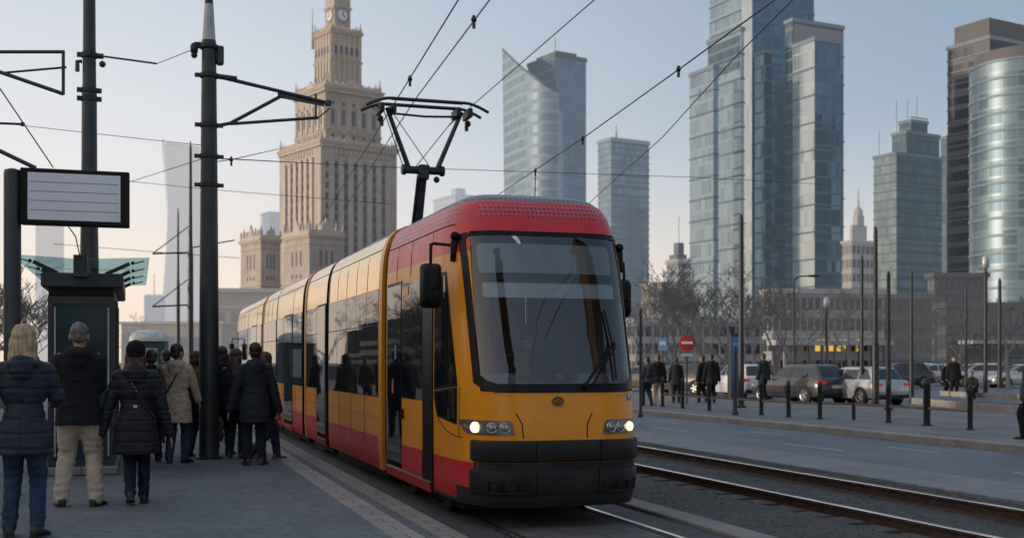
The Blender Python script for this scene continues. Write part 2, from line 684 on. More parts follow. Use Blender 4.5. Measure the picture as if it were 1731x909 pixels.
C = {
    'navy_puff': cloth('navy quilted nylon', (.017, .023, .038), .55),
    'black_puff': cloth('black quilted nylon', (.013, .015, .022), .55),
    'black_wool': cloth('black wool', (.011, .0115, .014), .9),
    'navy_parka': cloth('navy parka cotton', (.022, .029, .040), .8),
    'beige_coat': cloth('beige coat cotton', (.46, .37, .27), .85),
    'dark_coat': cloth('dark coat', (.017, .018, .023), .85),
    'brown_coat': cloth('brown coat', (.06, .04, .028), .85),
    'grey_coat': cloth('grey coat', (.06, .065, .07), .85),
    'mustard': cloth('mustard knit', (.30, .16, .03), .9),
    'jeans': cloth('blue denim', (.024, .046, .092), .85, var=.35, scale=9),
    'dark_jeans': cloth('dark denim', (.012, .018, .034), .85, var=.3, scale=9),
    'chino': cloth('beige chinos', (.42, .36, .28), .85, var=.12),
    'black_trouser': cloth('black trousers', (.010, .010, .012), .85),
    'shoe_black': mat('black leather', (.010, .010, .011), .4, var=.3),
    'shoe_tan': mat('tan suede', (.20, .13, .08), .8, var=.2),
    'shoe_brown': mat('brown leather', (.07, .035, .02), .5, var=.25),
    'beanie': cloth('black knit', (.008, .009, .011), .95),
    'bag_blue': cloth('blue bag', (.03, .07, .16), .6),
    'bag_grey': cloth('grey shiny bag', (.10, .12, .14), .35),
    'strap': mat('black strap', (.008, .008, .009), .5),
    'brass': mat('brass buckle', (.5, .42, .3), .3, metal=.9),
}


def hairmat(name, a, b):
    m, t, p = newmat(name)
    tc = t.new('ShaderNodeTexCoord').outputs['Object']
    n = t.noise(28, 4, tc, scl=(1, 1, .12))
    t.link(t.ramp(n, [(.3, a), (.72, b)]), p.inputs['Base Color'])
    p.inputs['Roughness'].default_value = .5
    bm = t.new('ShaderNodeBump')
    bm.inputs['Strength'].default_value = .6
    bm.inputs['Distance'].default_value = .01
    t.link(n, bm.inputs['Height'])
    t.link(bm.outputs[0], p.inputs['Normal'])
    return m


HB = hairmat('blonde hair', (.20, .12, .055), (.60, .47, .30))
HD = hairmat('dark brown hair', (.010, .007, .005), (.035, .022, .015))
HBR = hairmat('brown hair', (.03, .017, .010), (.095, .052, .028))
HG = hairmat('short grey hair', (.03, .027, .025), (.22, .205, .19))
EYE = mat('eye', (.02, .015, .012), .2)
# ------------------------------------------------------------------ people


def ik(a, b, l1, l2, pole):
    a, b, pole = Vector(a), Vector(b), Vector(pole)
    d = b - a
    L = min(d.length, (l1 + l2) * .998)
    d.normalize()
    x = (l1 * l1 - l2 * l2 + L * L) / (2 * L)
    h = math.sqrt(max(l1 * l1 - x * x, 0))
    n = (pole - d * pole.dot(d))
    n = n.normalized() if n.length > 1e-5 else d.orthogonal()
    return a + d * x + n * h


def ell(c, rx, ry, n=18, tilt=0.0, sq=2.2):
    out = []
    for k in range(n):
        a = 2 * PI * k / n
        ca, sa = math.cos(a), math.sin(a)
        out.append((c[0] + rx * math.copysign(abs(ca) ** (2 / sq), ca), c[1] + ry * math.copysign(abs(sa) ** (2 / sq), sa), c[2] + tilt * sa))
    return out


def wrinkle(v, sx, sz, amp, off=0.0):
    return (noise.noise(Vector((v.x * sx + off, v.y * sx, v.z * sz + off))) + .5 * noise.noise(Vector((v.x * sx * 2.1, v.y * sx * 2.1 + off, v.z * sz * 2.1)))) * amp


def person(name_label, loc, rz, H=1.75, group=None, coat='dark_coat', hem=.82, quilt=0.0, hood=True, waist=.0, flare=.02, trousers='jeans', shoes='shoe_black',
           hair=HD, style='short', hat=None, feet=((-.10, 0.0), (.10, 0.0)), toes=(-.2, .2), heel=(0, 0), hands=((-.30, .04, .80), (.30, .04, .80)), lean=0.0, head_turn=0.0, head_drop=0.0,
           bulk=1.0, leg=1.0, vox=.012, seat=None, extra=None, collar=True, belt=False):
    style_ = style
    """one person: feet at the origin, facing +Y; body, coat, trousers, shoes and hair follow the same skeleton"""
    root = empty('person', loc, rz, name_label, 'person', group)
    k = H / 1.75
    root.scale = (k, k, k)
    off = random.random() * 50
    hipz = .93
    if seat is None:
        reach = max(abs(feet[0][1] - 0), abs(feet[1][1] - 0))
        hipz -= reach * reach * .35
    else:
        hipz = seat
    mid = Vector(((feet[0][0] + feet[1][0]) / 2 * .6, (feet[0][1] + feet[1][1]) / 2 if seat is None else 0, 0))
    P = mid + Vector((0, 0, hipz))
    up = Vector((0, math.sin(lean), math.cos(lean)))
    waist_p = P + up * .14
    chest = P + up * .38
    neck = P + up * .565
    hc = P + up * .70 + Vector((0, .025 + head_drop * .05, -head_drop * .02))
    sh = [P + up * .505 + Vector((s * .175, 0, 0)) for s in (-1, 1)]
    hips = [P + Vector((s * .088, 0, -.02)) for s in (-1, 1)]
    ank = [Vector((f[0], f[1] - .0, .085 + h)) for f, h in zip(feet, heel)]
    kn = []
    for i in (0, 1):
        a = ank[i] if seat is None else Vector((feet[i][0], feet[i][1], feet[i][2] + .085))
        ank[i] = a
        kn.append(ik(hips[i], a, .43, .43, (0.0, 1, 0.15 if seat else 0)))
    hn = [P - Vector((0, 0, hipz)) + Vector(h) for h in hands]
    if seat is not None:
        hn = [Vector(h) for h in hands]
    el = [ik(sh[i], hn[i], .285, .25, ((-.35 if i == 0 else .35), -1, -.15)) for i in (0, 1)]
    # ---- body: one continuous skin surface
    b = MB()
    b.loft([ell(P + up * z, rx, ry, 14) for z, rx, ry in ((-.08, .06, .06), (-.04, .12, .085), (.03, .135, .09), (.14, .12, .08), (.28, .13, .085), (.40, .145, .09), (.48, .14, .075), (.53, .08, .055), (.565, .055, .055))])
    b.capsule(neck - up * .05, hc - up * .06, .052, .050)
    for i in (0, 1):
        s = -1 if i == 0 else 1
        b.chain([hips[i], kn[i], ank[i]], [.078, .05, .036])
        b.capsule(ank[i] + Vector((0, -.02, -.035)), ank[i] + Vector((0, .10, -.05)), .032, .026)
        b.chain([sh[i], el[i], hn[i]], [.046, .037, .026])
        b.capsule(sh[i], P + up * .44, .05, .07)
        # hand: palm, four unequal fingers slightly curled, thumb from the side of the palm
        d = (hn[i] - el[i]).normalized()
        side = Vector((0, 1, 0)) - d * d.y
        side = side.normalized() if side.length > .2 else Vector((1, 0, 0))
        inn = d.cross(side).normalized()
        if inn.x * s > 0:
            inn = -inn
        pc = hn[i] + d * .05
        for q in (-.024, -.008, .008, .024):
            b.capsule(hn[i] + side * q * .7, hn[i] + d * .085 + side * q, .014, .012, 8)
        for q, L in ((-.033, .052), (-.011, .064), (.011, .07), (.033, .06)):
            r0 = hn[i] + d * .085 + side * q
            m1 = r0 + d * L * .55 + inn * .006
            b.chain([r0, m1, m1 + d * L * .40 + inn * L * .32], [.0098, .009, .0078], 7)
        t0 = hn[i] + d * .03 + side * .02
        t1 = t0 + d * .035 + side * .035 + inn * .008
        b.chain([t0, t1, t1 + d * .03 + side * .006 + inn * .012], [.013, .010, .009], 7)
    # head
    hm = Matrix.Rotation(head_turn, 3, 'Z') @ Matrix.Rotation(-head_drop * .5, 3, 'X')
    hp = lambda x, y, z: hc + hm @ (Vector((x, y, z + .012)) * 1.13)
    hb = MB()
    hb.ball((0, -.008, .032), (.073, .092, .092), 16, 10)
    hb.ball((0, .018, -.035), (.058, .070, .075), 14, 9)
    hb.ball((0, .045, -.085), (.032, .035, .026), 10, 7)
    hb.capsule((0, .083, .012), (0, .103, -.026), .009, .013, 8)
    hb.ball((0, .088, -.056), (.024, .010, .008), 8, 5)
    hb.ball((0, .088, -.066), (.020, .010, .007), 8, 5)
    hb.capsule((-.035, .080, .030), (.035, .080, .030), .011, .011, 8)
    for s in (-1, 1):
        hb.ball((s * .076, -.008, -.012), (.010, .020, .034), 8, 6)
        hb.ball((s * .038, .062, -.018), (.022, .020, .018), 8, 6)
    b.add([hp(*v) for v in hb.v], hb.f)
    me = remesh(b, vox, 3)
    mesh_obj('body', me, SKIN, root)
    for s in (-1, 1):
        e_ = MB().ball(hp(s * .031, .077, .006), .0125, 8, 6)
        e_.build('eye', EYE, root, 180)
    # ---- coat
    c = MB()
    bk = bulk
    hz = hem - hipz     # hem relative to hips
    prof = [(.565, .072, .07), (.545, .092, .08), (.515, .135, .092), (.475, .178, .105), (.42, .198, .120), (.30, .192, .122), (.18, .175 - waist, .122 - waist * .5), (.10, .178 - waist * .6, .132), (-.02, .194 + flare * .3, .150 + flare * .2), ]
    z = -.10
    while z > hz + .03:
        u = (-.02 - z) / max(.02, -.02 - hz)
        prof.append((z, .194 + flare * (.3 + .7 * u), .152 + flare * (.2 + .6 * u)))
        z -= .08
    prof.append((hz, .194 + flare, .150 + flare * .8))
    if seat is not None:
        prof = [q for q in prof if q[0] > -.06]
    rings = []
    for zz, rx, ry in prof:
        cc = P + up * zz if zz > 0 else P + Vector((0, 0, zz))
        rings.append(ell(cc, rx * bk, ry * bk, 22))
    c.loft(rings[::-1])
    for i in (0, 1):
        wr = hn[i] + (el[i] - hn[i]).normalized() * .015
        c.chain([sh[i] - Vector((0, 0, .035)), el[i], wr], [.076 * bk, .066 * bk, .052 * bk], 12)
        c.capsule(sh[i] - Vector((0, 0, .03)), P + up * .47, .074 * bk, .085, 12)
    if hood:
        c.ball(neck + Vector((0, -.075, -.035)), (.13, .085, .075), 14, 9)
        c.ball(neck + Vector((0, -.105, -.095)), (.10, .05, .085), 14, 9)
        c.capsule(neck + Vector((-.085, .0, -.01)), neck + Vector((-.05, .07, -.06)), .05, .04)
        c.capsule(neck + Vector((.085, .0, -.01)), neck + Vector((.05, .07, -.06)), .05, .04)
    if collar:
        c.loft([ell(neck + up * zz + Vector((0, .0, 0)), rx, ry, 16) for zz, rx, ry in ((-.07, .10, .085), (-.01, .085, .08), (.045, .082, .078))])
    cm = remesh(c, max(vox, .011), 4)

    def cd(v, n):
        rel = v.z - P.z
        d = wrinkle(v, 7, 13, .006 if quilt else .010, off)
        if abs(rel - .16) < .12:
            d += wrinkle(v, 9, 34, .007, off)
        if quilt:
            zz = (v.z + .01 * noise.noise(v * 4)) / quilt
            f = abs((zz % 1.0) - .5) * 2
            d += -.011 * math.exp(-((1 - f) / .17) ** 2) + .003
            if rel < .42 and n.y < -.4:
                d += -.006 * math.exp(-((v.x - P.x) / .009) ** 2)
        else:
            if n.y < -.3:
                d += -.004 * math.exp(-((v.x - P.x) / .008) ** 2)
                d += -.005 * math.exp(-((rel - .12) / .007) ** 2)
        return d
    displace(cm, cd)
    coat_o = mesh_obj('coat' if hem < .8 else 'jacket', cm, C[coat], root)
    if belt:
        wb = MB()
        ra = ell(P + up * .135, (.182 - waist) * bk, (.125 - waist * .5) * bk, 26)
        rb = ell(P + up * .175, (.182 - waist) * bk, (.125 - waist * .5) * bk, 26)
        wb.loft([ra, rb], caps=False)
        bo = wb.build('belt', C['strap'], coat_o, 180)
        MB().box((P.x - .02, P.y - .134 * bk, P.z + .14), (P.x + .02, P.y - .124 * bk, P.z + .17)).build('buckle', C['brass'], bo)
    # ---- trousers
    t = MB()
    t.loft([ell(P + up * zz, rx * bk, ry * bk, 16) for zz, rx, ry in ((-.12, .09, .08), (-.06, .165, .115), (.03, .165, .115), (.12, .145, .1))])
    for i in (0, 1):
        low = ank[i] - (kn[i] - ank[i]).normalized() * (.005 if seat is None else 0)
        bum = hips[i] + Vector((0, -.016, -.03))
        t.chain([bum, (hips[i] + kn[i]) / 2 + Vector((0, -.006, 0)), kn[i], (kn[i] * .62 + low * .38) + Vector((0, -.014, 0)), low], [.108 * min(leg, 1.04), .100 * min(leg, 1.06), .078 * leg, .074 * leg, .064 * leg], 14)
    tm = remesh(t, max(vox, .011), 4)

    def td(v, n):
        kz = min(abs(v.z - kn[0].z), abs(v.z - kn[1].z))
        az = abs(v.z - .16)
        return wrinkle(v, 8, 22, .006 + .009 * math.exp(-(kz / .1) ** 2) + .011 * math.exp(-(az / .07) ** 2), off)
    displace(tm, td)
    mesh_obj('trousers', tm, C[trousers], root)
    # ---- shoes
    for i in (0, 1):
        a = ank[i]
        rot = Matrix.Rotation(-toes[i] if i == 1 else -toes[i], 3, 'Z') @ Matrix.Rotation(-min(heel[i] * 5.4, .9), 3, 'X')
        q = lambda x, y, zz: a + rot @ Vector((x, y, zz))
        s_ = MB()
        loft = []
        for y, rx, zt, zb in ((-.075, .026, -.02, -.08), (-.06, .036, .02, -.083), (-.02, .040, .035, -.084), (.04, .043, -.005, -.084), (.10, .047, -.032, -.084), (.15, .043, -.045, -.083), (.185, .026, -.056, -.078)):
            zc, hh = (zt + zb) / 2, (zt - zb) / 2
            loft.append([q(rx * math.cos(2 * PI * j / 12) , y, zc + hh * math.copysign(abs(math.sin(2 * PI * j / 12)) ** .75, math.sin(2 * PI * j / 12))) for j in range(12)])
        s_.loft(loft)
        s_.capsule(q(0, -.015, -.03), q(0, -.012, .0), .040, .038, 12)
        so = mesh_obj('shoe', remesh(s_, max(.009, vox * .8), 2), C[shoes], root)
        sb = MB()
        out = [(-.03, -.078), (.03, -.078), (.045, -.02), (.05, .09), (.042, .155), (.0, .192), (-.042, .155), (-.05, .09), (-.045, -.02)]
        sb.loft([[q(x, y, -.085) for x, y in out], [q(x, y, -.068) for x, y in out]])
        sb.build('sole', C['shoe_black'] if shoes != 'shoe_tan' else M['kerb'], so, 30)
    # ---- hair / hat
    h = MB()
    B = lambda cx, cy, cz, r: h.add([hp(*v) for v in MB().ball((cx, cy, cz), r, 14, 9).v], MB().ball((cx, cy, cz), r, 14, 9).f)
    if style == 'short':
        B(0, -.016, .045, (.080, .094, .090))
        B(0, -.045, -.015, (.070, .058, .062))
    elif style == 'crop':
        B(0, -.014, .040, (.0755, .090, .085))
        B(0, -.044, -.010, (.062, .050, .048))
    elif style == 'bob':
        B(0, -.012, .046, (.090, .102, .094))
        for s in (-1, 1):
            B(s * .052, -.03, -.035, (.050, .072, .10))
            B(s * .065, -.03, -.12, (.042, .052, .075))
            B(s * .035, -.075, -.12, (.055, .04, .085))
        B(0, -.07, -.05, (.075, .05, .11))
        B(.03, -.08, -.17, (.03, .025, .045))
        B(-.075, -.06, -.17, (.028, .028, .05))
    elif style == 'long':
        B(0, -.014, .045, (.085, .098, .092))
        for s in (-1, 1):
            B(s * .045, -.035, -.04, (.048, .065, .10))
            B(s * .05, -.055, -.15, (.048, .048, .10))
        B(0, -.085, -.14, (.075, .04, .16))
        B(.01, -.10, -.25, (.055, .03, .08))
    if hat is None:
        hmx = remesh(h, .008 if vox < .015 else .014, 3)
        amp = {'bob': .012, 'long': .010}.get(style, .005)
        displace(hmx, lambda v, n: wrinkle(v, 42, 7, amp, off))
        mesh_obj('hair', hmx, hair, root)
    else:
        if style in ('bob', 'long'):
            hmx = remesh(h, .01, 3)
            displace(hmx, lambda v, n: wrinkle(v, 42, 7, .006, off) - (.03 if v.z > hc.z + .02 else 0))
            mesh_obj('hair', hmx, hair, root)
        h = MB()
        B(0, -.012, .052, (.094, .106, .098))
        B(0, -.028, .0, (.092, .094, .055))
        hmx = remesh(h, .009, 3)
        displace(hmx, lambda v, n: .0022 * math.sin(math.atan2(v.x - hc.x, v.y - hc.y) * 60) + (.006 if abs(v.z - hc.z + .005) < .03 else 0))
        mesh_obj('beanie', hmx, C[hat], root)
    if extra:
        extra(root, dict(P=P, up=up, neck=neck, sh=sh, hn=hn, el=el, bk=bk, coat=coat_o))
    return root


def crossbody(side=1, buckle=False):
    """strap across the back, as part of the coat"""
    def f(root, j):
        P, up, bk = j['P'], j['up'], j['bk']
        pts = []
        for i in range(13):
            u = i / 12
            x = side * (-.10 + .27 * u)
            z = .52 - .47 * u
            ry = (.118 if z < .45 else .118 - (z - .45) * .5) * bk
            rx = .195 * bk
            y = -ry * max(.05, (1 - min(1, abs(x) / rx) ** 2.2)) ** .45 - .012
            pts.append(P + up * z + Vector((x, y, 0)))
        m = MB()
        n_ = Vector((0, -1, 0))
        ws = []
        for i, p in enumerate(pts):
            t = (pts[min(i + 1, 12)] - pts[max(i - 1, 0)]).normalized()
            s_ = t.cross(n_).normalized() * .011
            ws.append((p - s_, p + s_, p + s_ + n_ * .005, p - s_ + n_ * .005))
        m.loft(ws)
        o = m.build('strap', C['strap'], root, 40)
        if buckle:
            for i in (3, 4, 5):
                b_ = MB()
                b_.ball(pts[i] + Vector((0, -.006, 0)), .009, 8, 5)
                b_.build('stud', C['brass'], o, 180)
    return f


PG = 'people waiting on the tram platform'
person('blonde woman in a long navy quilted coat, blue jeans and black ankle boots', (-.90, 10.85, .2), R(-4), 1.76, PG, 'navy_puff', .70, .125, True, .028, .045, 'jeans', 'shoe_black',
       HB, 'bob', feet=((-.13, .0), (.10, -.06)), toes=(-.25, .35), hands=((-.33, .06, .95), (.20, .30, 1.12)), head_turn=R(-10), bulk=1.02, leg=.93, vox=.0085)
person('grey haired man in a black hooded jacket and pale beige trousers, arms hanging', (-.56, 12.95, .2), R(-6), 1.86, PG, 'black_wool', .79, 0, True, .0, .018, 'chino', 'shoe_black',
       HG, 'crop', feet=((-.17, .0), (.15, .0)), toes=(-.35, .35), hands=((-.10, .27, 1.14), (.10, .27, 1.10)), bulk=1.07, leg=1.12, vox=.0085)
person('woman in a black beanie and long black belted puffer coat walking away', (-.03, 12.95, .2), R(-2), 1.66, PG, 'black_puff', .56, .115, True, .03, .05, 'dark_jeans', 'shoe_black',
       HBR, 'bob', hat='beanie', feet=((-.03, -.10), (.10, .12)), toes=(-.05, .12), heel=(.05, 0), hands=((-.36, -.02, .78), (.36, .04, .76)), bulk=1.06, leg=.92, vox=.0085, extra=crossbody(1, True), belt=True)
person('dark haired person in a dark coat half hidden behind the woman in the beanie', (.22, 18.5, .2), R(18), 1.64, PG, 'dark_coat', .62, 0, False, .0, .02, 'black_trouser', 'shoe_black',
       HBR, 'short', feet=((-.12, .0), (.12, .05)), vox=.013)
person('person in a pale beige hooded coat and blue jeans with a thin black strap', (.56, 18.1, .2), R(-16), 1.72, PG, 'beige_coat', .60, 0, True, .012, .03, 'jeans', 'shoe_black',
       HD, 'short', feet=((-.11, .0), (.12, .03)), toes=(-.2, .4), hands=((-.22, .25, .95), (.29, .14, .92)), head_turn=R(-28), vox=.011, extra=crossbody(-1))


def bag_at(side, z, mat_, w=.26, h=.24, drop=.0, held=True):
    def f(root, j):
        hd = j['hn'][0 if side < 0 else 1]
        if held:
            c = hd + Vector((side * .02, .02, -.30))
        else:
            c = j['P'] + Vector((side * .26, .02, z))
        m = MB()
        m.loft([ell(c + Vector((0, 0, -h / 2)), w * .22, w * .42, 14, sq=3), ell(c + Vector((0, 0, -h * .3)), w * .30, w * .52, 14, sq=3), ell(c + Vector((0, 0, h * .25)), w * .26, w * .47, 14, sq=3), ell(c + Vector((0, 0, h / 2)), w * .16, w * .40, 14, sq=3)])
        mm = remesh(m, .012, 2)
        displace(mm, lambda v, n: wrinkle(v, 14, 14, .010))
        bo = mesh_obj('bag', mm, mat_, root)
        t_ = MB()
        top = hd + Vector((0, 0, -.06)) if held else j['sh'][0 if side < 0 else 1] + Vector((0, -.05, .07))
        t_.tube([c + Vector((0, -w * .3, h * .45)), top, c + Vector((0, w * .3, h * .45))], .006, 6)
        t_.build('handle', C['strap'], bo, 60)
    return f


person('woman with a mustard scarf and dark jacket carrying a blue shoulder bag', (.86, 19.2, .2), R(-35), 1.62, PG, 'dark_coat', .76, 0, False, .01, .01, 'jeans', 'shoe_black',
       HBR, 'long', feet=((-.09, .0), (.12, .08)), vox=.013, head_turn=R(-30),
       extra=lambda root, j: (bag_at(1, .06, C['bag_blue'], held=False)(root, j),
                              mesh_obj('scarf', remesh(MB().loft([ell(j['neck'] + Vector((0, -.01, z)), rx, ry, 16) for z, rx, ry in ((-.30, .10, .145), (-.15, .15, .14), (-.06, .14, .12), (.0, .10, .10), (.04, .085, .085))]), .014, 4), C['mustard'], root)))
person('dark haired person in a dark jacket and jeans right behind the steel mast', (1.30, 19.55, .2), R(-8), 1.70, PG, 'dark_coat', .76, 0, True, .0, .01, 'jeans', 'shoe_black',
       HD, 'long', feet=((-.10, .0), (.12, -.02)), toes=(-.2, .5), vox=.013)
person('long haired woman in dark clothes with a shiny grey bag in her hand', (1.46, 18.75, .2), R(-20), 1.66, PG, 'dark_coat', .78, 0, False, .01, .01, 'dark_jeans', 'shoe_brown',
       HBR, 'long', feet=((-.10, .0), (.10, .0)), hands=((-.32, .04, .80), (.28, .06, .82)), vox=.013, extra=bag_at(-1, 0, C['bag_grey'], .36, .34))
person('man in a knee length navy parka with a hood and brown shoes', (1.64, 17.42, .2), R(6), 1.73, PG, 'navy_parka', .62, 0, True, .008, .02, 'dark_jeans', 'shoe_brown',
       HD, 'short', feet=((-.12, .0), (.09, -.02)), toes=(-.1, .55), hands=((-.36, .06, .80), (.36, .02, .78)), bulk=1.05, vox=.010)
person('person in a dark coat and blue jeans stepping towards the tram in tan boots', (1.90, 18.25, .2), R(-62), 1.64, PG, 'dark_coat', .70, 0, False, .01, .02, 'jeans', 'shoe_tan',
       HBR, 'bob', feet=((-.06, .22), (.08, -.36)), heel=(0, .05), toes=(0, .1), vox=.013)
for lab, x, y, rz, h_, ct, st in (('person in a dark coat farther up the platform, between the mast and the parka', 1.42, 23.0, 10, 1.70, 'dark_coat', 'short'),
                                  ('person in a brown coat far up the platform beside the rear of the tram', 2.0, 25.5, -30, 1.64, 'brown_coat', 'long'),
                                  ('person in dark clothes far up the platform behind the beige coat', .52, 22.8, 30, 1.68, 'grey_coat', 'short'),
                                  ('woman in black far up the platform nearest the rear tram doors', 2.1, 29.5, -60, 1.64, 'black_wool', 'long')):
    person(lab, (x, y, .2), R(rz), h_, PG, ct, .74, 0, True, .0, .02, 'black_trouser', 'shoe_black', HD, st, vox=.018)

# others waiting farther up, behind the shelter: they show in the tram's side glass
for lab, x, y, rz, h_, ct, st, hr in (('person in a grey coat behind the shelter, nearest it, mirrored in the tram side', -.62, 31.0, 15, 1.70, 'grey_coat', 'short', HD),
                                      ('tall person in black behind the shelter, mirrored in the first side windows', -1.15, 34.5, -20, 1.82, 'black_wool', 'short', HBR),
                                      ('woman in a brown coat behind the shelter, mirrored in the tram side', -.75, 38.0, 40, 1.62, 'brown_coat', 'long', HBR),
                                      ('person in a navy parka behind the shelter, mirrored in the tram side', -1.85, 41.0, -10, 1.76, 'navy_parka', 'short', HD),
                                      ('long haired woman in black behind the shelter, farthest of those mirrored', -1.3, 45.5, 25, 1.66, 'black_puff', 'long', HD)):
    person(lab, (x, y, .2), R(rz), h_, PG, ct, .72, 0, True, .0, .02, 'black_trouser', 'shoe_black', hr, st, vox=.02)
# ------------------------------------------------------------------ tram
TCX, TYB, TL0, TN = 4.16, 13.2, 1.96, 4.5
TEND = 40.0
TW = .94
PROF = [(.22, 1.03, .05), (.30, 1.045, .01), (.50, 1.05, 0), (.66, 1.05, 0), (.90, 1.05, 0), (1.10, 1.052, .015), (1.38, 1.053, .06), (2.0, 1.052, .26),
        (2.5, 1.048, .42), (2.70, 1.045, .49), (2.85, 1.04, .54), (3.05, 1.025, .63), (3.16, 1.005, .69), (3.28, .97, .76), (3.38, .915, .85), (3.46, .83, .98), (3.52, .70, 1.18), (3.555, .48, 1.42), (3.57, .2, 1.6)]


def pinterp(z, k):
    P_ = PROF
    if z <= P_[0][0]:
        return P_[0][k]
    for a, b in zip(P_, P_[1:]):
        if z <= b[0]:
            u = (z - a[0]) / (b[0] - a[0])
            return a[k] + (b[k] - a[k]) * u
    return P_[-1][k]


hw = lambda z: pinterp(z, 1) * TW
yo = lambda z: pinterp(z, 2)


def tF(xo, z, off=0.0):
    """point on the front of the tram, xo from its middle"""
    xo = xo * TW

    def raw(x, zz):
        h = hw(zz)
        return Vector((TCX + x, TYB - (TL0 - yo(zz)) * max(0, 1 - min(1, abs(x) / h) ** TN) ** (1 / TN), zz))
    p = raw(xo, z)
    if off:
        e = .01
        x2 = xo - e if xo > 0 else xo + e
        a = (raw(x2, z) - p) * (-1 if xo > 0 else 1)
        b = raw(xo, z + e) - p
        n = a.cross(b).normalized()
        p = p + n * off
    return p


def tS(Y, z, off=0.0, side=-1):
    """point on the long side of the tram"""
    h = hw(z)
    if Y < TYB:
        u = min(1, (TYB - Y) / (TL0 - yo(z)))
        h *= max(0, 1 - u ** TN) ** (1 / TN)
    return Vector((TCX + side * (h + off), Y, z))


TO = Vector((TCX, 11.24, 0))
tram = empty('tram', TO, 0, 'long red and yellow low floor tram with lit headlights at the platform', 'tram')


def patchS(corners, name, m, nu=4, nv=6, off=.004, side=-1, parent=tram, thick=.012, smooth=60):
    """panel on the side between four (Y, z) corners: front bottom, rear bottom, rear top, front top"""
    (a0, a1), (b0, b1), (c0, c1), (d0, d1) = corners
    f = lambda u, v: tS((a0 * (1 - u) + b0 * u) * (1 - v) + (d0 * (1 - u) + c0 * u) * v, (a1 * (1 - u) + b1 * u) * (1 - v) + (d1 * (1 - u) + c1 * u) * v, off, side)
    mb = MB()
    mb.grid(f, nu, nv, flip=(side > 0))
    # turned edge
    rim = [f(i / nu, 0) for i in range(nu)] + [f(1, j / nv) for j in range(nv)] + [f(1 - i / nu, 1) for i in range(nu)] + [f(0, 1 - j / nv) for j in range(nv)]
    back = [p - Vector((side * thick, 0, 0)) for p in rim]
    mb.loft([rim, back], caps=False)
    return mb.build(name, m, parent, smooth, origin=TO if parent is tram else TO)


def roundrect(x0, x1, z0, z1, r, n=6, seg=8):
    """outline points of a rounded rectangle with edges subdivided, anticlockwise from lower left"""
    pts = []
    for cx_, cz_, a0 in ((x1 - r, z0 + r, -90), (x1 - r, z1 - r, 0), (x0 + r, z1 - r, 90), (x0 + r, z0 + r, 180)):
        for i in range(n + 1):
            a = R(a0 + 90 * i / n)
            pts.append((cx_ + r * math.cos(a), cz_ + r * math.sin(a)))
    out = []
    for i, p in enumerate(pts):
        q = pts[(i + 1) % len(pts)]
        d = math.hypot(q[0] - p[0], q[1] - p[1])
        k = seg if d > .3 else 1
        for j in range(k):
            out.append((p[0] + (q[0] - p[0]) * j / k, p[1] + (q[1] - p[1]) * j / k))
    return out


def screen_outline(xb, xt, z0, z1, rt, ch, cw):
    """windscreen outline: nearly square upper corners, slanted lower ones"""
    P_ = [(xb - cw, z0), (xb - cw * .35, z0 + ch * .4), (xb, z0 + ch)]
    R_ = [(xt, z1 - rt), (xt - rt * .3, z1 - rt * .3), (xt - rt, z1)]
    half = P_ + [(xb + (xt - xb) * i / 8, z0 + ch + (z1 - rt - z0 - ch) * i / 8) for i in range(1, 8)] + R_
    low = [(-(xb - cw) + 2 * (xb - cw) * i / 12, z0) for i in range(1, 12)]
    top = [((xt - rt) - 2 * (xt - rt) * i / 12, z1) for i in range(1, 12)]
    return half + top + [(-x, z) for x, z in half[::-1]] + low


def ringF(outer, inner, name, m, off, parent=tram, lip=.015):
    mb = MB()
    rings = [[tF(x, z, off - lip) for x, z in outer], [tF(x, z, off) for x, z in outer]]
    for k in (.5, 1.0):
        rings.append([tF(a[0] + (b[0] - a[0]) * k, a[1] + (b[1] - a[1]) * k, off) for a, b in zip(outer, inner)])
    rings.append([tF(x, z, off - lip) for x, z in inner])
    mb.loft(rings, caps=False)
    return mb.build(name, m, parent, 50, origin=TO)


def fillF(outer, name, m, off, parent=tram, lip=.012, n=7):
    """filled panel on the front"""
    mb = MB()
    cx_ = sum(p[0] for p in outer) / len(outer)
    cz_ = sum(p[1] for p in outer) / len(outer)
    rings = [[tF(x, z, off - lip) for x, z in outer]]
    for k in range(n):
        u = k / n
        rings.append([tF(x + (cx_ - x) * u, z + (cz_ - z) * u, off) for x, z in outer])
    mb.loft(rings, caps=False)
    c0 = len(mb.v)
    mb.v.append(tF(cx_, cz_, off))
    base = c0 - len(outer)
    for i in range(len(outer)):
        mb.f.append([base + i, base + (i + 1) % len(outer), c0])
        mb.m.append(0)
    return mb.build(name, m, parent, 50, origin=TO)


# ---- shell of the cab, nose and front section
tw = math.acos((.885 / 1.05) ** (TN / 2))
ZR = [.22, .26, .30, .40, .50, .66, .78, .90, 1.0, 1.1, 1.2, 1.38, 1.6, 1.8, 2.0, 2.2, 2.4, 2.5, 2.6, 2.70, 2.85, 2.95, 3.05, 3.16, 3.22, 3.28, 3.33, 3.38, 3.42, 3.46, 3.49, 3.52, 3.54, 3.555, 3.57]
T_ = [i / 10 * tw for i in range(11)] + [tw + (PI - 2 * tw) * i / 22 for i in range(1, 23)] + [PI - tw + tw * i / 10 for i in range(1, 11)]
S_END = 15.52
SY = [S_END, 15.0, 14.56, 14.0, 13.4]


def shell_cols(z):
    h, L = hw(z), TL0 - yo(z)
    pts = [Vector((TCX - h, y, z)) for y in SY]
    for t in T_:
        c, s_ = math.cos(t), math.sin(t)
        pts.append(Vector((TCX - h * math.copysign(abs(c) ** (2 / TN), c), TYB - L * max(s_, 0) ** (2 / TN), z)))
    pts += [Vector((TCX + h, y, z)) for y in SY[::-1]]
    return pts


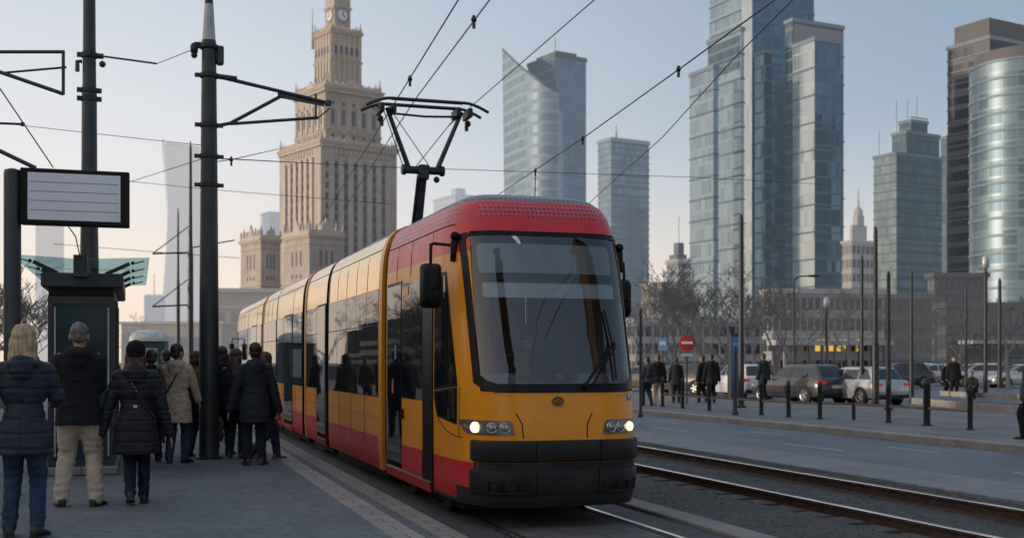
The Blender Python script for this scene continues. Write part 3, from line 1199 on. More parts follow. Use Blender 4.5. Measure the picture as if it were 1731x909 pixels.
sh_ = MB()
rows = [shell_cols(z) for z in ZR]
nc = len(rows[0])
s0 = len(SY)
vs = [p for r in rows for p in r]
fs, ms = [], []
for j in range(len(ZR) - 1):
    zm = (ZR[j] + ZR[j + 1]) / 2
    for i in range(nc - 1):
        ti = i - s0
        front = 10 <= ti < 32
        side = i < s0 - 1 or i >= nc - s0
        if front and 1.38 < zm < 3.05:
            continue
        if zm < .26 or (zm < .36 and 4 <= ti < 38) or (front and zm < .66):
            m_ = 3
        elif zm < .66:
            m_ = 0
        elif zm < 2.85:
            m_ = 1
        elif zm < 3.16:
            m_ = 5 if not front else 0
        elif zm < 3.44:
            m_ = (2 if 7 <= ti < 35 else 4)
            if m_ == 2 and not (12 <= ti < 30 and 3.22 < zm < 3.40):
                m_ = 0
        else:
            m_ = 6
        fs.append((j * nc + i, j * nc + i + 1, (j + 1) * nc + i + 1, (j + 1) * nc + i)[::-1])
        ms.append(m_)
sh_.v = vs
sh_.f = [list(f) for f in fs]
sh_.m = ms
top = len(ZR) - 1
sh_.f.append([top * nc + i for i in range(nc)])
sh_.m.append(6)
sh_.build('body', [M['t_red'], M['t_yellow'], M['t_dots'], M['t_under'], M['t_dots_side'], M['t_orange'], M['t_grey_dots']], tram, 40, origin=TO)
for sx in (-1, 1):
    ln = MB()
    ln.grid(lambda u, v: tS(12.45 + 1.2 * u, .56 + 2.4 * v, -.035, sx), 8, 8, flip=(sx < 0))
    ln.build('cab_lining', M['cab_in'], tram, 60, origin=TO)
# floor plate and rear bulkhead of the cab
f_ = MB()
f_.box((TCX - .90, 12.0, .48), (TCX + .90, 15.5, .54))
f_.build('floor', M['cab_in'], tram, origin=TO)
bkh = MB()
bkh.box((TCX - .94, 13.62, .54), (TCX - .30, 13.66, 3.0))
bkh.box((TCX + .35, 13.62, .54), (TCX + .94, 13.66, 3.0))
bkh.box((TCX - .30, 13.62, 2.5), (TCX + .35, 13.66, 3.0))
bkh.box((TCX - .30, 13.62, .54), (TCX + .35, 13.66, 1.5))
bkh.build('bulkhead', M['cab_in'], tram, origin=TO)
bkh = MB()
bkh.box((TCX - .92, 15.40, .54), (TCX + .92, 15.44, 3.0))
bkh.build('bulkhead', M['cab_in'], tram, origin=TO)
rp = MB()
for x in (-.34, -.10, .40):
    rp.box((TCX + x, 13.50, .9), (TCX + x + .09, 13.58, 2.75))
rp.build('partition', M['seat_red'], tram, origin=TO)
d_ = MB()
rings = []
for z, y0, y1 in ((.6, 11.75, 12.2), (1.30, 11.62, 12.35), (1.43, 11.70, 12.3), (1.46, 11.8, 12.2)):
    h = .80
    rings.append([(TCX - h, y1, z), (TCX - h * .9, y0 + .22, z), (TCX - .45, y0 + .02, z), (TCX + .45, y0 + .02, z), (TCX + h * .9, y0 + .22, z), (TCX + h, y1, z)])
d_.loft(rings)
for sx in (-1, 1):
    d_.loft([[(TCX + sx * .55 + a * .2, 12.0 + b * .1, z) for a, b in ((-1, -1), (1, -1), (1, 1), (-1, 1))] for z in (1.42, 1.56)])
dash = d_.build('dashboard', M['dash'], tram, 30, origin=TO)
sw = MB()
sw.tube([(TCX + .05 + .17 * math.cos(a), 12.28 + .05 * math.sin(a), 1.50 + .13 * math.sin(a)) for a in [2 * PI * i / 20 for i in range(21)]], .014, 6)
sw.build('control_wheel', M['t_black'], dash, 60, origin=TO)
st = MB()
st.bbox((TCX - .24, 12.62, .95), (TCX + .26, 13.12, 1.07), .04)
st.bbox((TCX - .23, 13.08, 1.05), (TCX + .25, 13.22, 1.75), .05)
st.bbox((TCX - .12, 13.10, 1.78), (TCX + .14, 13.20, 1.98), .04)
st.box((TCX - .12, 12.75, .54), (TCX + .14, 13.05, .95))
st.build('driver_seat', M['bellows'], tram, 30, origin=TO)
# windscreen, black border, blind and display
wo = screen_outline(.93, .955, 1.372, 3.05, .05, .10, .17)
wi = screen_outline(.88, .905, 1.46, 3.01, .04, .09, .15)
ringF(wo, wi, 'windscreen_frame', M['t_black'], .008)
fillF(screen_outline(.90, .925, 1.43, 3.02, .04, .09, .15), 'windscreen', M['t_wind'], .004, lip=.002)
fillF(roundrect(-.84, .80, 2.62, 2.95, .06), 'destination_display', M['display'], -.05, lip=.02)
fillF(roundrect(-.90, .90, 2.535, 2.615, .02), 'display_rail', M['t_black'], -.015, lip=.02)
fillF(roundrect(-.82, .82, 2.37, 2.53, .03), 'sun_blind', M['blind'], -.06, lip=.01)
# wiper
wp = MB()
piv = tF(.22, 1.43, .03)
elb = tF(.60, 1.86, .05)
wp.tube([piv, elb], .012, 6)
wp.tube([tF(.30, 1.43, .03), tF(.63, 1.83, .05)], .009, 6)
wp.tube([tF(.55, 2.22, .03), tF(.60, 1.86, .035), tF(.60, 1.50, .03)], .013, 6)
wp.ball(elb, .028, 8, 6)
wp.ball(piv, .035, 8, 6)
wp.build('wiper', M['t_black'], tram, 50, origin=TO)
# bonnet seams, emblem, sticker
for sx in (-1, 1):
    sm = MB()
    sm.tube([tF(sx * .36 - .14, .915, .002), tF(sx * .37 - .14, 1.06, .002), tF(sx * .43 - .14, 1.17, .002)], .006, 6)
    sm.build('panel_seam', M['t_black'], tram, 60, origin=TO)
    sm = MB()
    sm.tube([tF(sx * (.60 + .30 * u), 1.385 - .045 * (1 - u) + .0 * u, .002) for u in [i / 8 for i in range(9)]], .005, 6)
    sm.build('panel_seam', M['t_yellow'], tram, 60, origin=TO)


def ovalF(cx_, cz_, rx, rz, k=24):
    return [(cx_ + rx * math.cos(2 * PI * i / k), cz_ + rz * math.sin(2 * PI * i / k)) for i in range(k)]


em = fillF(ovalF(-.1, 1.285, .068, .048), 'emblem', mat('dark bronze badge', (.05, .035, .02), .4, metal=.5, var=.3), .012, lip=.02, n=4)
rg = MB()
rg.tube([tF(x, z, .014) for x, z in ovalF(-.1, 1.285, .064, .044) + [(-.036, 1.285)]], .004, 6)
for a, b in (((-.045, 1.275), (-.01, 1.305)), ((-.01, 1.305), (-.005, 1.268)), ((.0, 1.30), (.035, 1.30)), ((.035, 1.30), (.04, 1.27)), ((.0, 1.268), (.04, 1.268)), ((-.045, 1.29), (-.03, 1.262))):
    rg.tube([tF(a[0] - .1, a[1], .014), tF(b[0] - .1, b[1], .014)], .004, 6)
rg.build('emblem_relief', mat('worn gold', (.42, .26, .06), .4, metal=.6), em, 60, origin=TO)
stk = fillF(ovalF(.80, 1.315, .050, .034), 'sticker', mat('blue sticker', (.04, .16, .34), .4, var=.1), .006, lip=.006, n=3)
rg = MB()
rg.tube([tF(x, z, .009) for x, z in ovalF(.80, 1.315, .034, .022) + [(.834, 1.315)]], .004, 6)
rg.tube([tF(.775, 1.312, .009), tF(.80, 1.322, .009), tF(.825, 1.31, .009)], .004, 6)
rg.build('sticker_mark', mat('pale sticker print', (.6, .68, .72), .5, var=.05), stk, 60, origin=TO)
# headlights
for sx in (-1, 1):
    o_ = roundrect(.51, .915, .945, 1.095, .035, 4, 5)
    o_ = [((x + (z - 1.02) * .25) * sx - .09, z) for x, z in o_]
    if sx < 0:
        o_ = o_[::-1]
    hl = fillF(o_, 'headlight', M['lamp_off'] if False else mat('headlight housing', (.16, .145, .13), .3, var=.2, metal=.4), .006, lip=.03, n=4)
    for q, xx in enumerate((.835, .71, .595)):
        p0 = tF(sx * xx - .09, 1.02, .008)
        p1 = tF(sx * xx - .09, 1.02, .058)
        n_ = (p1 - p0).normalized()
        n_ = (n_ + Vector((0, -.9, 0))).normalized()
        r_ = .054 if q == 0 else .050
        b_ = MB()
        ax = n_.orthogonal().normalized()
        bx = n_.cross(ax)
        b_.tube([p0 + n_ * .014 + (ax * math.cos(a) + bx * math.sin(a)) * r_ for a in [2 * PI * i / 24 for i in range(25)]], .007, 6, caps=False)
        lm = b_.build('bezel', M['chrome'], hl, 60, origin=TO)
        c_ = MB()
        c_.loft([[p0 + n_ * d + (ax * math.cos(2 * PI * i / 20) + bx * math.sin(2 * PI * i / 20)) * rr for i in range(20)] for d, rr in ((.0, r_), (.014, r_ * .97), (.024, r_ * .6), (.027, r_ * .1))])
        lo_ = c_.build('lamp', M['lamp_on'] if q == 0 else M['lamp_off'], hl, 50, origin=TO)
        if q == 0:
            c_ = MB()
            c_.disc(p0 + n_ * .0265, n_, .030, .008, 16)
            c_.build('bulb', M['lamp_core'], lo_, 50, origin=TO)
# bumpers
for nm, z0, z1, off, xs in (('upper_bumper', .67, .895, .035, ((-.94, -.37), (-.36, .36), (.37, .94))), ('lower_bumper', .32, .60, .015, ((-.95, -.36), (-.35, .35), (.36, .95)))):
    for x0, x1 in xs:
        mb = MB()
        nu = 18
        for u in (0,):
            fz = [(z0, off - .04), (z0 + .015, off - .008), (z0 + .03, off), (z1 - .03, off), (z1 - .012, off - .006), (z1, off - .03)]
            if nm == 'lower_bumper':
                fz = [(z0, off - .05), (z0 + .02, off - .01), (z0 + .05, off), (z1 - .03, off + .012), (z1 - .01, off + .006), (z1, off - .03)]
            g = lambda i, j: tF(x0 + (x1 - x0) * i, fz[int(round(j * 5))][0], fz[int(round(j * 5))][1])
            mb.grid(g, nu, 5)
            for uu in (0, 1):
                rim = [g(uu, j / 5) for j in range(6)]
                mb.add(rim + [p + Vector((0, .05, 0)) for p in rim], [(i, i + 1, i + 7, i + 6) for i in range(5)])
        bo = mb.build(nm, M['t_bump'], tram, 35, origin=TO)
        if nm == 'lower_bumper' and abs(x0 + x1) > .2:
            sx = -1 if x0 < 0 else 1
            o1 = roundrect(min(sx * .42, sx * .84), max(sx * .42, sx * .84), .36, .50, .02, 3, 5)
            o2 = roundrect(min(sx * .435, sx * .825), max(sx * .435, sx * .825), .375, .485, .015, 3, 5)
            rr = ringF(o1, o2, 'recess_frame', M['t_bump'], off + .016, bo, .012)
            k_ = MB()
            k_.disc(tF(sx * .72, .43, off + .008), tF(sx * .72, .43, .1) - tF(sx * .72, .43, 0), .038, .018, 16)
            k_.disc(tF(sx * .56, .43, off + .008), tF(sx * .56, .43, .1) - tF(sx * .56, .43, 0), .026, .018, 12)
            k_.tube([tF(sx * .585, .43, off + .02), tF(sx * .50, .41, off + .02), tF(sx * .475, .45, off + .016)], .008, 6)
            k_.build('tow_socket', M['t_black'], bo, 40, origin=TO)
gp = MB()
gp.grid(lambda u, v: tF(-.94 + 1.88 * u, .59 + .08 * v, .003), 30, 1)
gp.build('bumper_gap', M['t_under'], tram, origin=TO)
ub = MB()
ub.box((TCX - .80, 12.3, .10), (TCX + .80, 14.9, .23))
ub.box((TCX - .45, 11.6, .20), (TCX + .65, 12.0, .26))
ub.build('underframe', M['t_under'], tram, origin=TO)
# ---- cab side: doors, window, seams
ld = patchS([(14.60, .34), (15.42, .34), (15.42, 2.66), (14.60, 2.66)], 'glazed_door_leaf', M['t_glass'], 4, 10, .010)
patchS([(14.56, .30), (15.46, .30), (15.46, 2.70), (14.56, 2.70)], 'door_seal', M['t_black'], 4, 10, .004)
dl = patchS([(13.42, .34), (14.52, .34), (14.52, 1.22), (13.42, 1.22)], 'front_door', M['t_yellow'], 4, 4, .012)
patchS([(13.42, .34), (14.52, .34), (14.52, .66), (13.42, .66)], 'door_panel', M['t_red'], 4, 3, .016, parent=dl)
patchS([(13.42, 1.24), (14.52, 1.24), (14.52, 2.66), (13.42, 2.66)], 'door_window', M['t_glass'], 4, 6, .012, parent=dl)
MB().box((TCX - 1.035, 14.40, .98), (TCX - .99, 14.44, 1.10)).build('handle', M['t_black'], dl, origin=TO)
patchS([(14.16, 2.50), (14.50, 2.50), (14.50, 2.61), (14.16, 2.61)], 'door_sign', M['t_yellow'], 2, 1, .018, parent=dl)
patchS([(12.92, .28), (13.38, .28), (13.38, 2.70), (12.92, 2.70)], 'door_post', M['t_black'], 4, 10, .016)
for a, b in ((13.0, 13.98), (14.0, 15.44)):
    so = patchS([(a, .215), (b, .215), (b, .315), (a, .315)], 'door_step', M['t_red'], 5, 2, .03)
    patchS([(a, .318), (b, .318), (b, .335), (a, .335)], 'step_edge', M['step'], 5, 1, .035, parent=so, thick=.03)
stkr = patchS([(15.02, 1.28), (15.12, 1.28), (15.12, 1.46), (15.02, 1.46)], 'door_sticker', mat('pink sticker', (.5, .08, .12), .5), 1, 1, .013)
stkr = patchS([(14.86, 1.72), (14.95, 1.72), (14.95, 1.90), (14.86, 1.90)], 'door_sticker', mat('light blue sticker', (.05, .25, .42), .5), 1, 1, .013)
cw = patchS([(12.02, 1.46), (12.82, 1.40), (12.82, 2.62), (12.42, 2.62)], 'cab_window', M['t_glass'], 6, 8, .010)
patchS([(11.98, 1.43), (12.86, 1.37), (12.86, 2.66), (12.40, 2.66)], 'window_frame', M['t_black'], 6, 8, .005, parent=cw)
cw2 = patchS([(12.03, 1.06), (12.70, 1.12), (12.84, 1.34), (12.03, 1.40)], 'lower_cab_window', M['t_glass'], 6, 4, .010)
patchS([(11.99, 1.03), (12.74, 1.09), (12.87, 1.36), (11.99, 1.42)], 'window_frame', M['t_black'], 6, 4, .005, parent=cw2)
sm = MB()
sm.tube([tS(y, z, .001) for y, z in ((12.86, 1.34), (12.80, 1.18), (12.65, 1.05), (12.40, .96), (12.1, .91), (11.85, .90))], .006, 6)
sm.tube([tS(11.93, z, .001) for z in (.92, 1.2, 1.42)], .005, 6)
sm.build('panel_seam', M['t_black'], tram, 60, origin=TO)
for yy in (13.05, 14.1, 14.9):
    sm = MB()
    sm.tube([tS(yy, z, .001) for z in (2.72, 2.85, 3.0, 3.14)], .004, 6)
    sm.build('panel_seam', M['t_black'], tram, 60, origin=TO)
sm = MB()
sm.tube([tS(15.5 - 3.2 * i / 30, 3.16, .002) for i in range(31)], .006, 6)
sm.tube([tF(-.86 + 1.72 * i / 30, 3.055, .004) for i in range(31)], .007, 6)
sm.build('roof_seam', M['t_black'], tram, 60, origin=TO)
# ---- trailing sections
SIDEZ = [.22, .30, .44, .66, .9, 1.2]
UPZ = [2.69, 2.78, 2.85, 2.95, 3.05, 3.16, 3.22, 3.28, 3.33, 3.38, 3.42, 3.46, 3.49, 3.52, 3.54, 3.555, 3.57]


def section(y0, y1, panes, doors=(), end=False):
    """y0 front end, y1 rear end; panes: list of (ya, yb); doors: list of (ya, yb)"""
    mb = MB()
    zs = [.22, .30, .66, .9, 1.2, 1.6, 2.0, 2.4] + UPZ
    for side in (-1, 1):
        for j in range(len(zs) - 1):
            zm = (zs[j] + zs[j + 1]) / 2
            ny = max(2, int((y1 - y0) / .8))
            mb.mi = 0 if zm < .66 else (1 if zm < 1.2 else (2 if zm < 2.69 else (3 if zm < 3.44 else 4)))
            for i in range(ny):
                a, b = y0 + (y1 - y0) * i / ny, y0 + (y1 - y0) * (i + 1) / ny
                q = [(TCX + side * hw(z), y, z) for y, z in ((a, zs[j]), (b, zs[j]), (b, zs[j + 1]), (a, zs[j + 1]))]
                mb.quad(*(q if side < 0 else q[::-1]))
    mb.mi = 4
    mb.quad((TCX - .12, y0, 3.57), (TCX + .12, y0, 3.57), (TCX + .12, y1, 3.57), (TCX - .12, y1, 3.57))
    mb.mi = 2
    for y in (y0, y1):
        pr = [(TCX - hw(z), y, z) for z in zs] + [(TCX + hw(z), y, z) for z in zs[::-1]]
        mb.add(pr, [tuple(range(len(pr)))])
    sec = mb.build('section_body', [M['t_red'], M['t_yellow'], M['t_black'], M['t_gold'], M['t_grey']], tram, 40, origin=TO)
    for a, b in panes:
        wd = patchS([(a + .012, 1.21), (b - .012, 1.21), (b - .012, 2.19), (a + .012, 2.19)], 'side_window', M['t_glass'], 2, 6, .006 + random.uniform(0, .002), parent=sec)
        patchS([(a + .012, 2.205), (b - .012, 2.205), (b - .012, 2.68), (a + .012, 2.68)], 'top_light', M['t_glass'], 2, 4, .006 + random.uniform(0, .002), parent=wd)
        sm = MB()
        sm.tube([tS(b, z, .001) for z in (2.70, 2.85, 3.05, 3.2)], .0035, 6)
        sm.build('panel_seam', M['t_black'], wd, 60, origin=TO)
    for a, b in doors:
        mdy = (a + b) / 2
        fr = patchS([(a, .28), (b, .28), (b, 2.72), (a, 2.72)], 'door_frame', M['t_black'], 2, 10, .006, parent=sec)
        for p, q in (((a + .03, mdy - .01), (mdy + .01, b - .03)) if b - a > 1.2 else ((a + .03, b - .03),)):
            patchS([(p, .34), (q, .34), (q, 2.68), (p, 2.68)], 'door_leaf', M['t_glass'], 2, 10, .014, parent=fr)
        stp = patchS([(a, .215), (b, .215), (b, .30), (a, .30)], 'door_step', M['t_red'], 3, 2, .022, parent=fr)
        patchS([(a, .303), (b, .303), (b, .318), (a, .318)], 'step_edge', M['step'], 3, 1, .028, parent=fr, thick=.03)
    sm = MB()
    sm.tube([tS(y0 + (y1 - y0) * i / 8, 3.23, .002) for i in range(9)], .006, 6)
    sm.build('roof_seam', M['t_black'], sec, 60, origin=TO)
    sm = MB()
    sm.tube([tS(y0 + (y1 - y0) * i / 8, .93, .001) for i in range(9)], .005, 6)
    k_ = max(2, int((y1 - y0) / 1.1))
    for i in range(1, k_):
        y = y0 + (y1 - y0) * i / k_
        if not any(a - .1 < y < b + .1 for a, b in doors):
            sm.tube([tS(y, z, .001) for z in (.24, .66, 1.19)], .004, 6)
    sm.build('panel_seam', M['t_black'], sec, 60, origin=TO)
    u_ = MB()
    u_.box((TCX - .84, y0 + .1, .08), (TCX + .84, y1 - .1, .22))
    u_.build('underframe', M['t_under'], sec, origin=TO)
    return sec


def hoop(y0, y1, m, off, name):
    mb = MB()
    zs = [.22, .5, .9, 1.4, 2.0, 2.5] + UPZ
    prof = [(TCX - hw(z) - off, z) for z in zs] + [(TCX + hw(z) + off, z) for z in zs[::-1]]
    prof = [(x, z + (off if z > 3.3 else 0)) for x, z in prof]
    mb.loft([[(x, y, z) for x, z in prof] for y in (y0, y1)])
    return mb.build(name, m, tram, 40, origin=TO)


def eq(a, b, n):
    return [(a + (b - a) * i / n, a + (b - a) * (i + 1) / n) for i in range(n)]


hoop(15.52, 15.80, M['bellows'], -.035, 'gangway_bellows')
hoop(15.80, 16.02, M['t_yellow'], .012, 'section_hoop')
section(16.02, 20.50, eq(16.06, 20.46, 5))
hoop(20.50, 20.80, M['bellows'], -.03, 'gangway_bellows')
section(20.80, 23.35, [(21.92, 23.3)], [(20.84, 21.88)])
hoop(23.35, 23.52, M['t_yellow'], .012, 'section_hoop')
hoop(23.52, 23.95, M['bellows'], -.035, 'gangway_bellows')
section(23.95, 28.45, [(24.0, 25.4), (27.1, 28.4)], [(25.5, 27.0)])
hoop(28.45, 28.58, M['bellows'], -.02, 'gangway_bellows')
section(28.58, 31.5, eq(28.62, 31.46, 3))
hoop(31.5, 31.66, M['t_yellow'], .012, 'section_hoop')
hoop(31.66, 32.05, M['bellows'], -.035, 'gangway_bellows')
section(32.05, 36.2, [(32.1, 33.4), (34.9, 36.15)], [(33.45, 34.85)])
section(36.22, TEND, eq(36.3, 39.5, 3))
# wheels show as dark discs below the skirt
for yy in (12.9, 14.6, 22.0, 25.5, 29.8, 34.0, 37.8):
    for sx in (-1, 1):
        wm = MB()
        wm.disc((TCX + sx * .74, yy, .31), (sx, 0, 0), .30, .10, 24)
        wm.build('wheel', M['t_under'], tram, 40, origin=TO)
# mirrors
for sx, base, arm, head, hwid, hh in ((-1, tF(-.985, 2.88, .01), [tF(-.985, 2.92, .05), Vector((TCX - 1.10, 12.42, 2.96)), Vector((TCX - 1.18, 12.25, 2.93)), Vector((TCX - 1.19, 12.22, 2.78))], Vector((TCX - 1.19, 12.20, 2.49)), .112, .235),
                                      (1, tF(.97, 2.80, .01), [tF(.97, 2.82, .03), Vector((TCX + 1.02, 12.45, 2.86)), Vector((TCX + 1.09, 12.38, 2.80)), Vector((TCX + 1.09, 12.36, 2.65))], Vector((TCX + 1.08, 12.36, 2.40)), .085, .215)):
    a_ = MB()
    a_.tube(arm + [head + Vector((0, 0, .05))], .017, 8)
    a_.bbox(tuple(base - Vector((.04, .04, .13))), tuple(base + Vector((.04, .03, .10))), .01)
    a_.ball(base + Vector((0, -.02, .14)), .05, 10, 7)
    mo = a_.build('mirror_arm', M['t_black'], tram, 60, origin=TO)
    h_ = MB()
    rr_ = lambda s_, y: [(head.x + x * s_, y, head.z + z * s_) for x, z in roundrect(-hwid, hwid, -hh, hh, .05, 4, 1)]
    h_.loft([rr_(.55, head.y - .085), rr_(.80, head.y - .07), rr_(1, head.y - .01), rr_(1, head.y + .05), rr_(.92, head.y + .06)])
    h_.ball((head.x + .01, head.y - .08, head.z - .02), (.03, .02, .03), 10, 7)
    h_.build('mirror_head', M['t_black'], mo, 40, origin=TO)
rm = MB()
rm.bbox((TCX - 1.28, 39.55, 1.75), (TCX - 1.12, 39.68, 2.30), .04)
rm.tube([(TCX - .95, 39.5, 2.45), (TCX - 1.18, 39.6, 2.45), (TCX - 1.20, 39.62, 2.25)], .02, 6)
rm.build('rear_mirror', M['t_black'], tram, 40, origin=TO)
# pantograph
PY = 17.6
pg = MB()
pg.tube([(TCX, PY + .55, 3.5), (TCX, PY, 4.58)], [.085, .07], 10)
pg.tube([(TCX - .09, PY + .5, 3.5), (TCX - .08, PY, 4.5)], .018, 6)
pg.bbox((TCX - .5, PY + .2, 3.56), (TCX + .5, PY + 1.6, 3.64), .03)
pan = pg.build('pantograph', M['steel_green'], tram, 50, origin=TO)
kn_ = MB()
kn_.tube([(TCX - .27, PY, 4.60), (TCX + .27, PY, 4.60)], .06, 10)
kn_.bbox((TCX - .08, PY - .09, 4.45), (TCX + .08, PY + .09, 4.68), .02)
for sx in (-1, 1):
    kn_.disc((TCX + sx * .27, PY, 4.60), (sx, 0, 0), .08, .06, 12)
kn_.ball((TCX + .2, PY - .05, 4.46), .05, 8, 6)
kn_.build('knee_joint', M['steel_dark'], pan, 40, origin=TO)
for sx in (-1, 1):
    am = MB()
    am.tube([(TCX + sx * .22, PY, 4.62), (TCX + sx * .58, PY - .1, 5.50)], [.040, .032], 8)
    am.build('upper_arm', M['steel_green'], pan, 50, origin=TO)
    am = MB()
    am.tube([(TCX - sx * .12, PY, 4.64), (TCX + sx * .50, PY - .1, 5.44)], .007, 5)
    am.tube([(TCX - .30, PY, 4.62), (TCX - .62, PY - .1, 5.44)], .008, 5)
    am.build('stay_wire', M['wire'], pan, 60, origin=TO)
    am = MB()
    for q in (-.1, .08):
        am.bbox((TCX + sx * (.60 + q) - .035, PY - .28, 5.40), (TCX + sx * (.60 + q) + .035, PY + .10, 5.54), .015)
    am.ball((TCX + sx * .68, PY - .1, 5.33), .05, 8, 6)
    am.tube([(TCX + sx * .66, PY - .1, 5.30), (TCX + sx * .66, PY - .1, 5.22)], .03, 8)
    am.build('spring_box', M['steel_dark'], pan, 40, origin=TO)
cr = MB()
cr.tube([(TCX - .58, PY - .1, 5.42), (TCX, PY - .1, 5.40), (TCX + .58, PY - .1, 5.43)], .018, 6)
cr.build('cross_tie', M['steel_green'], pan, 50, origin=TO)
for dy in (-.30, .12):
    hd = MB()
    pts = []
    for i in range(25):
        x = -1.0 + 2.0 * i / 24
        ax = max(0, abs(x) - .62)
        pts.append((TCX + x * .94, PY + dy - .05, 5.59 - .55 * ax ** 1.55 - .0 * x))
    hd.tube(pts, .024, 8)
    hd.tube([(p[0], p[1] + .055, p[2]) for p in pts[5:20]], .02, 6)
    hd.build('collector_strip', M['steel_green'], pan, 50, origin=TO)
# driver (sits in the cab: a thing of his own)
person('tram driver in dark uniform and dark cap sitting behind the windscreen', (TCX + .10, 12.92, .60), PI, 1.80, None, 'dark_coat', .9, 0, False, .0, .0, 'black_trouser', 'shoe_black', HD, 'crop', hat='beanie',
       seat=.60, feet=((-.14, .62, .02), (.14, .62, .02)), toes=(0, 0), hands=((-.22, .46, .92), (.20, .46, .92)), head_drop=.25, vox=.0085)
# ------------------------------------------------------------------ ground, platform, tracks, road


def structure(o, kind='structure'):
    o['kind'] = kind
    return o


def sheet(name, x0, x1, y0, y1, z, m, ny=1):
    b = MB()
    b.quad((x0, y0, z), (x1, y0, z), (x1, y1, z), (x0, y1, z))
    return structure(b.build(name, m))


sheet('ground', -2500, 2500, -60, 4000, -.15, M['ground'])
YN, YF = -8.0, 130.0
b = MB()
b.box((-9, YN, -.2), (2.06, YF, .2))
structure(b.build('platform', M['asphalt_platform']))
for nm, a, c, m in (('platform_paving', 2.06, 2.33, 'pave_light'), ('platform_paving', 2.33, 2.45, 'pave_blue'), ('platform_paving', 2.45, 2.68, 'pave_brown')):
    b = MB()
    b.bbox((a + .002, YN, -.2), (c - .002, YF, .203), .006)
    structure(b.build(nm, M[m]))
sheet('road', -130, -9, YN, 620, -.02, M['side_street'])
# tram track in setts
sheet('track_bed', 2.68, 3.42, YN, YF, .0, M['setts'])
sheet('track_bed', 3.58, 4.88, YN, YF, -.004, M['slabs'])
sheet('track_bed', 5.04, 5.44, YN, YF, -.008, M['setts'])
sheet('track_groove', 3.42, 3.58, YN, YF, -.06, M['t_under'])
sheet('track_groove', 4.88, 5.04, YN, YF, -.06, M['t_under'])
b = MB()
b.bbox((5.44, YN, -.2), (5.76, YF, .035), .012)
structure(b.build('track_edge', M['edge']))


def rail_profile(x, z, hgt):
    return [(x - .065, z - hgt), (x + .065, z - hgt), (x + .06, z - hgt + .02), (x + .012, z - hgt + .04), (x + .012, z - .045), (x + .034, z - .035), (x + .034, z - .006), (x + .028, z), (x - .028, z), (x - .034, z - .006), (x - .034, z - .035), (x - .012, z - .045), (x - .012, z - hgt + .04), (x - .06, z - hgt + .02)]


def rail_mesh(x, z, hgt, parent, origin):
    b = MB()
    pr = rail_profile(x, z, hgt)
    b.loft([[(px, y, pz) for px, pz in pr] for y in (YN, YF)])
    o = b.build('rail', [M['rail_side'], M['rail_top']], parent, None, origin=origin)
    for p in o.data.polygons:
        if abs(p.normal.z) > .15 and p.center.z > z - origin[2] - .02:
            p.material_index = 1
    return o


t1 = empty('tram_track', (4.23, 0, 0), 0, 'grooved tram rails set in stone slabs that the red and yellow tram stands on', 'tram track')
for x in (3.50, 4.96):
    rail_mesh(x, .012, .09, t1, (4.23, 0, 0))
    # guard lip
    b = MB()
    sx = 1 if x < 4 else -1
    b.box((x + sx * .06 - .012, YN, -.06), (x + sx * .06 + .012, YF, .004))
    b.build('groove_lip', M['rail_side'], t1, origin=(4.23, 0, 0))
# open ballasted track on the right: raised dirt between the tracks, lower bed under the rails
b = MB()
xs = [5.76, 6.1, 6.6, 7.0, 7.25, 7.5, 7.9, 8.4, 8.9, 9.2, 9.45, 9.7, 9.96]
zs = [.02, .03, .02, .0, -.05, -.11, -.09, -.08, -.09, -.11, -.09, -.03, .0]
ys = [YN + (YF - YN) * (i / 260) ** 1.0 for i in range(261)]
vs = []
for y in ys:
    for x, z in zip(xs, zs):
        vs.append((x, y, z + (.018 * noise.noise(Vector((x * 1.7, y * 1.3, 0))) if 5.8 < x < 9.9 else 0)))
nx = len(xs)
fs = [(j * nx + i, j * nx + i + 1, (j + 1) * nx + i + 1, (j + 1) * nx + i) for j in range(len(ys) - 1) for i in range(nx - 1)]
b.add(vs, fs)
structure(b.build('ballast_bed', M['ballast'], None, 170))
t2 = empty('tram_track', (8.48, 0, 0), 0, 'empty second tram track with raised rusty rails on the dirt bed', 'tram track')
for x in (7.64, 9.34):
    rail_mesh(x, .055, .17, t2, (8.48, 0, 0))
slp = []
b = MB()
y = YN
k = 0
while y < 70:
    for x in (7.64,):
        w_ = .20 + .05 * random.random()
        b.bbox((x - .32 - .06 * random.random(), y, -.16), (x - .06, y + .36 + .10 * random.random(), -.066 + .014 * random.random()), .006)
    y += .62 + random.uniform(-.03, .03)
st_o = b.build('sleeper_ends', M['sleeper'], t2, origin=(8.48, 0, 0))
st_o['kind'] = 'stuff'
# loose stones
b = MB()
for i in range(5200):
    y = 8 + 52 * random.random() ** 1.7
    x = random.uniform(5.85, 9.9)
    if abs(x - 7.64) < .1 or abs(x - 9.34) < .1:
        continue
    s_ = random.uniform(.008, .024)
    zb = None
    for i2 in range(nx - 1):
        if xs[i2] <= x <= xs[i2 + 1]:
            zb = zs[i2] + (zs[i2 + 1] - zs[i2]) * (x - xs[i2]) / (xs[i2 + 1] - xs[i2])
    zb += .018 * noise.noise(Vector((x * 1.7, y * 1.3, 0)))
    a = random.random() * 6
    pts = [(x + s_ * math.cos(a + q * 2.1) * random.uniform(.7, 1.2), y + s_ * math.sin(a + q * 2.1) * random.uniform(.7, 1.2), zb - .004) for q in range(3)]
    b.add(pts + [(x, y, zb + s_ * .8)], [(0, 1, 3), (1, 2, 3), (2, 0, 3)])
go = b.build('gravel', mat('loose stone', (.085, .08, .075), .9, var=.5, scale=20))
go['kind'] = 'stuff'
go['label'] = 'loose dark stones between the rails'
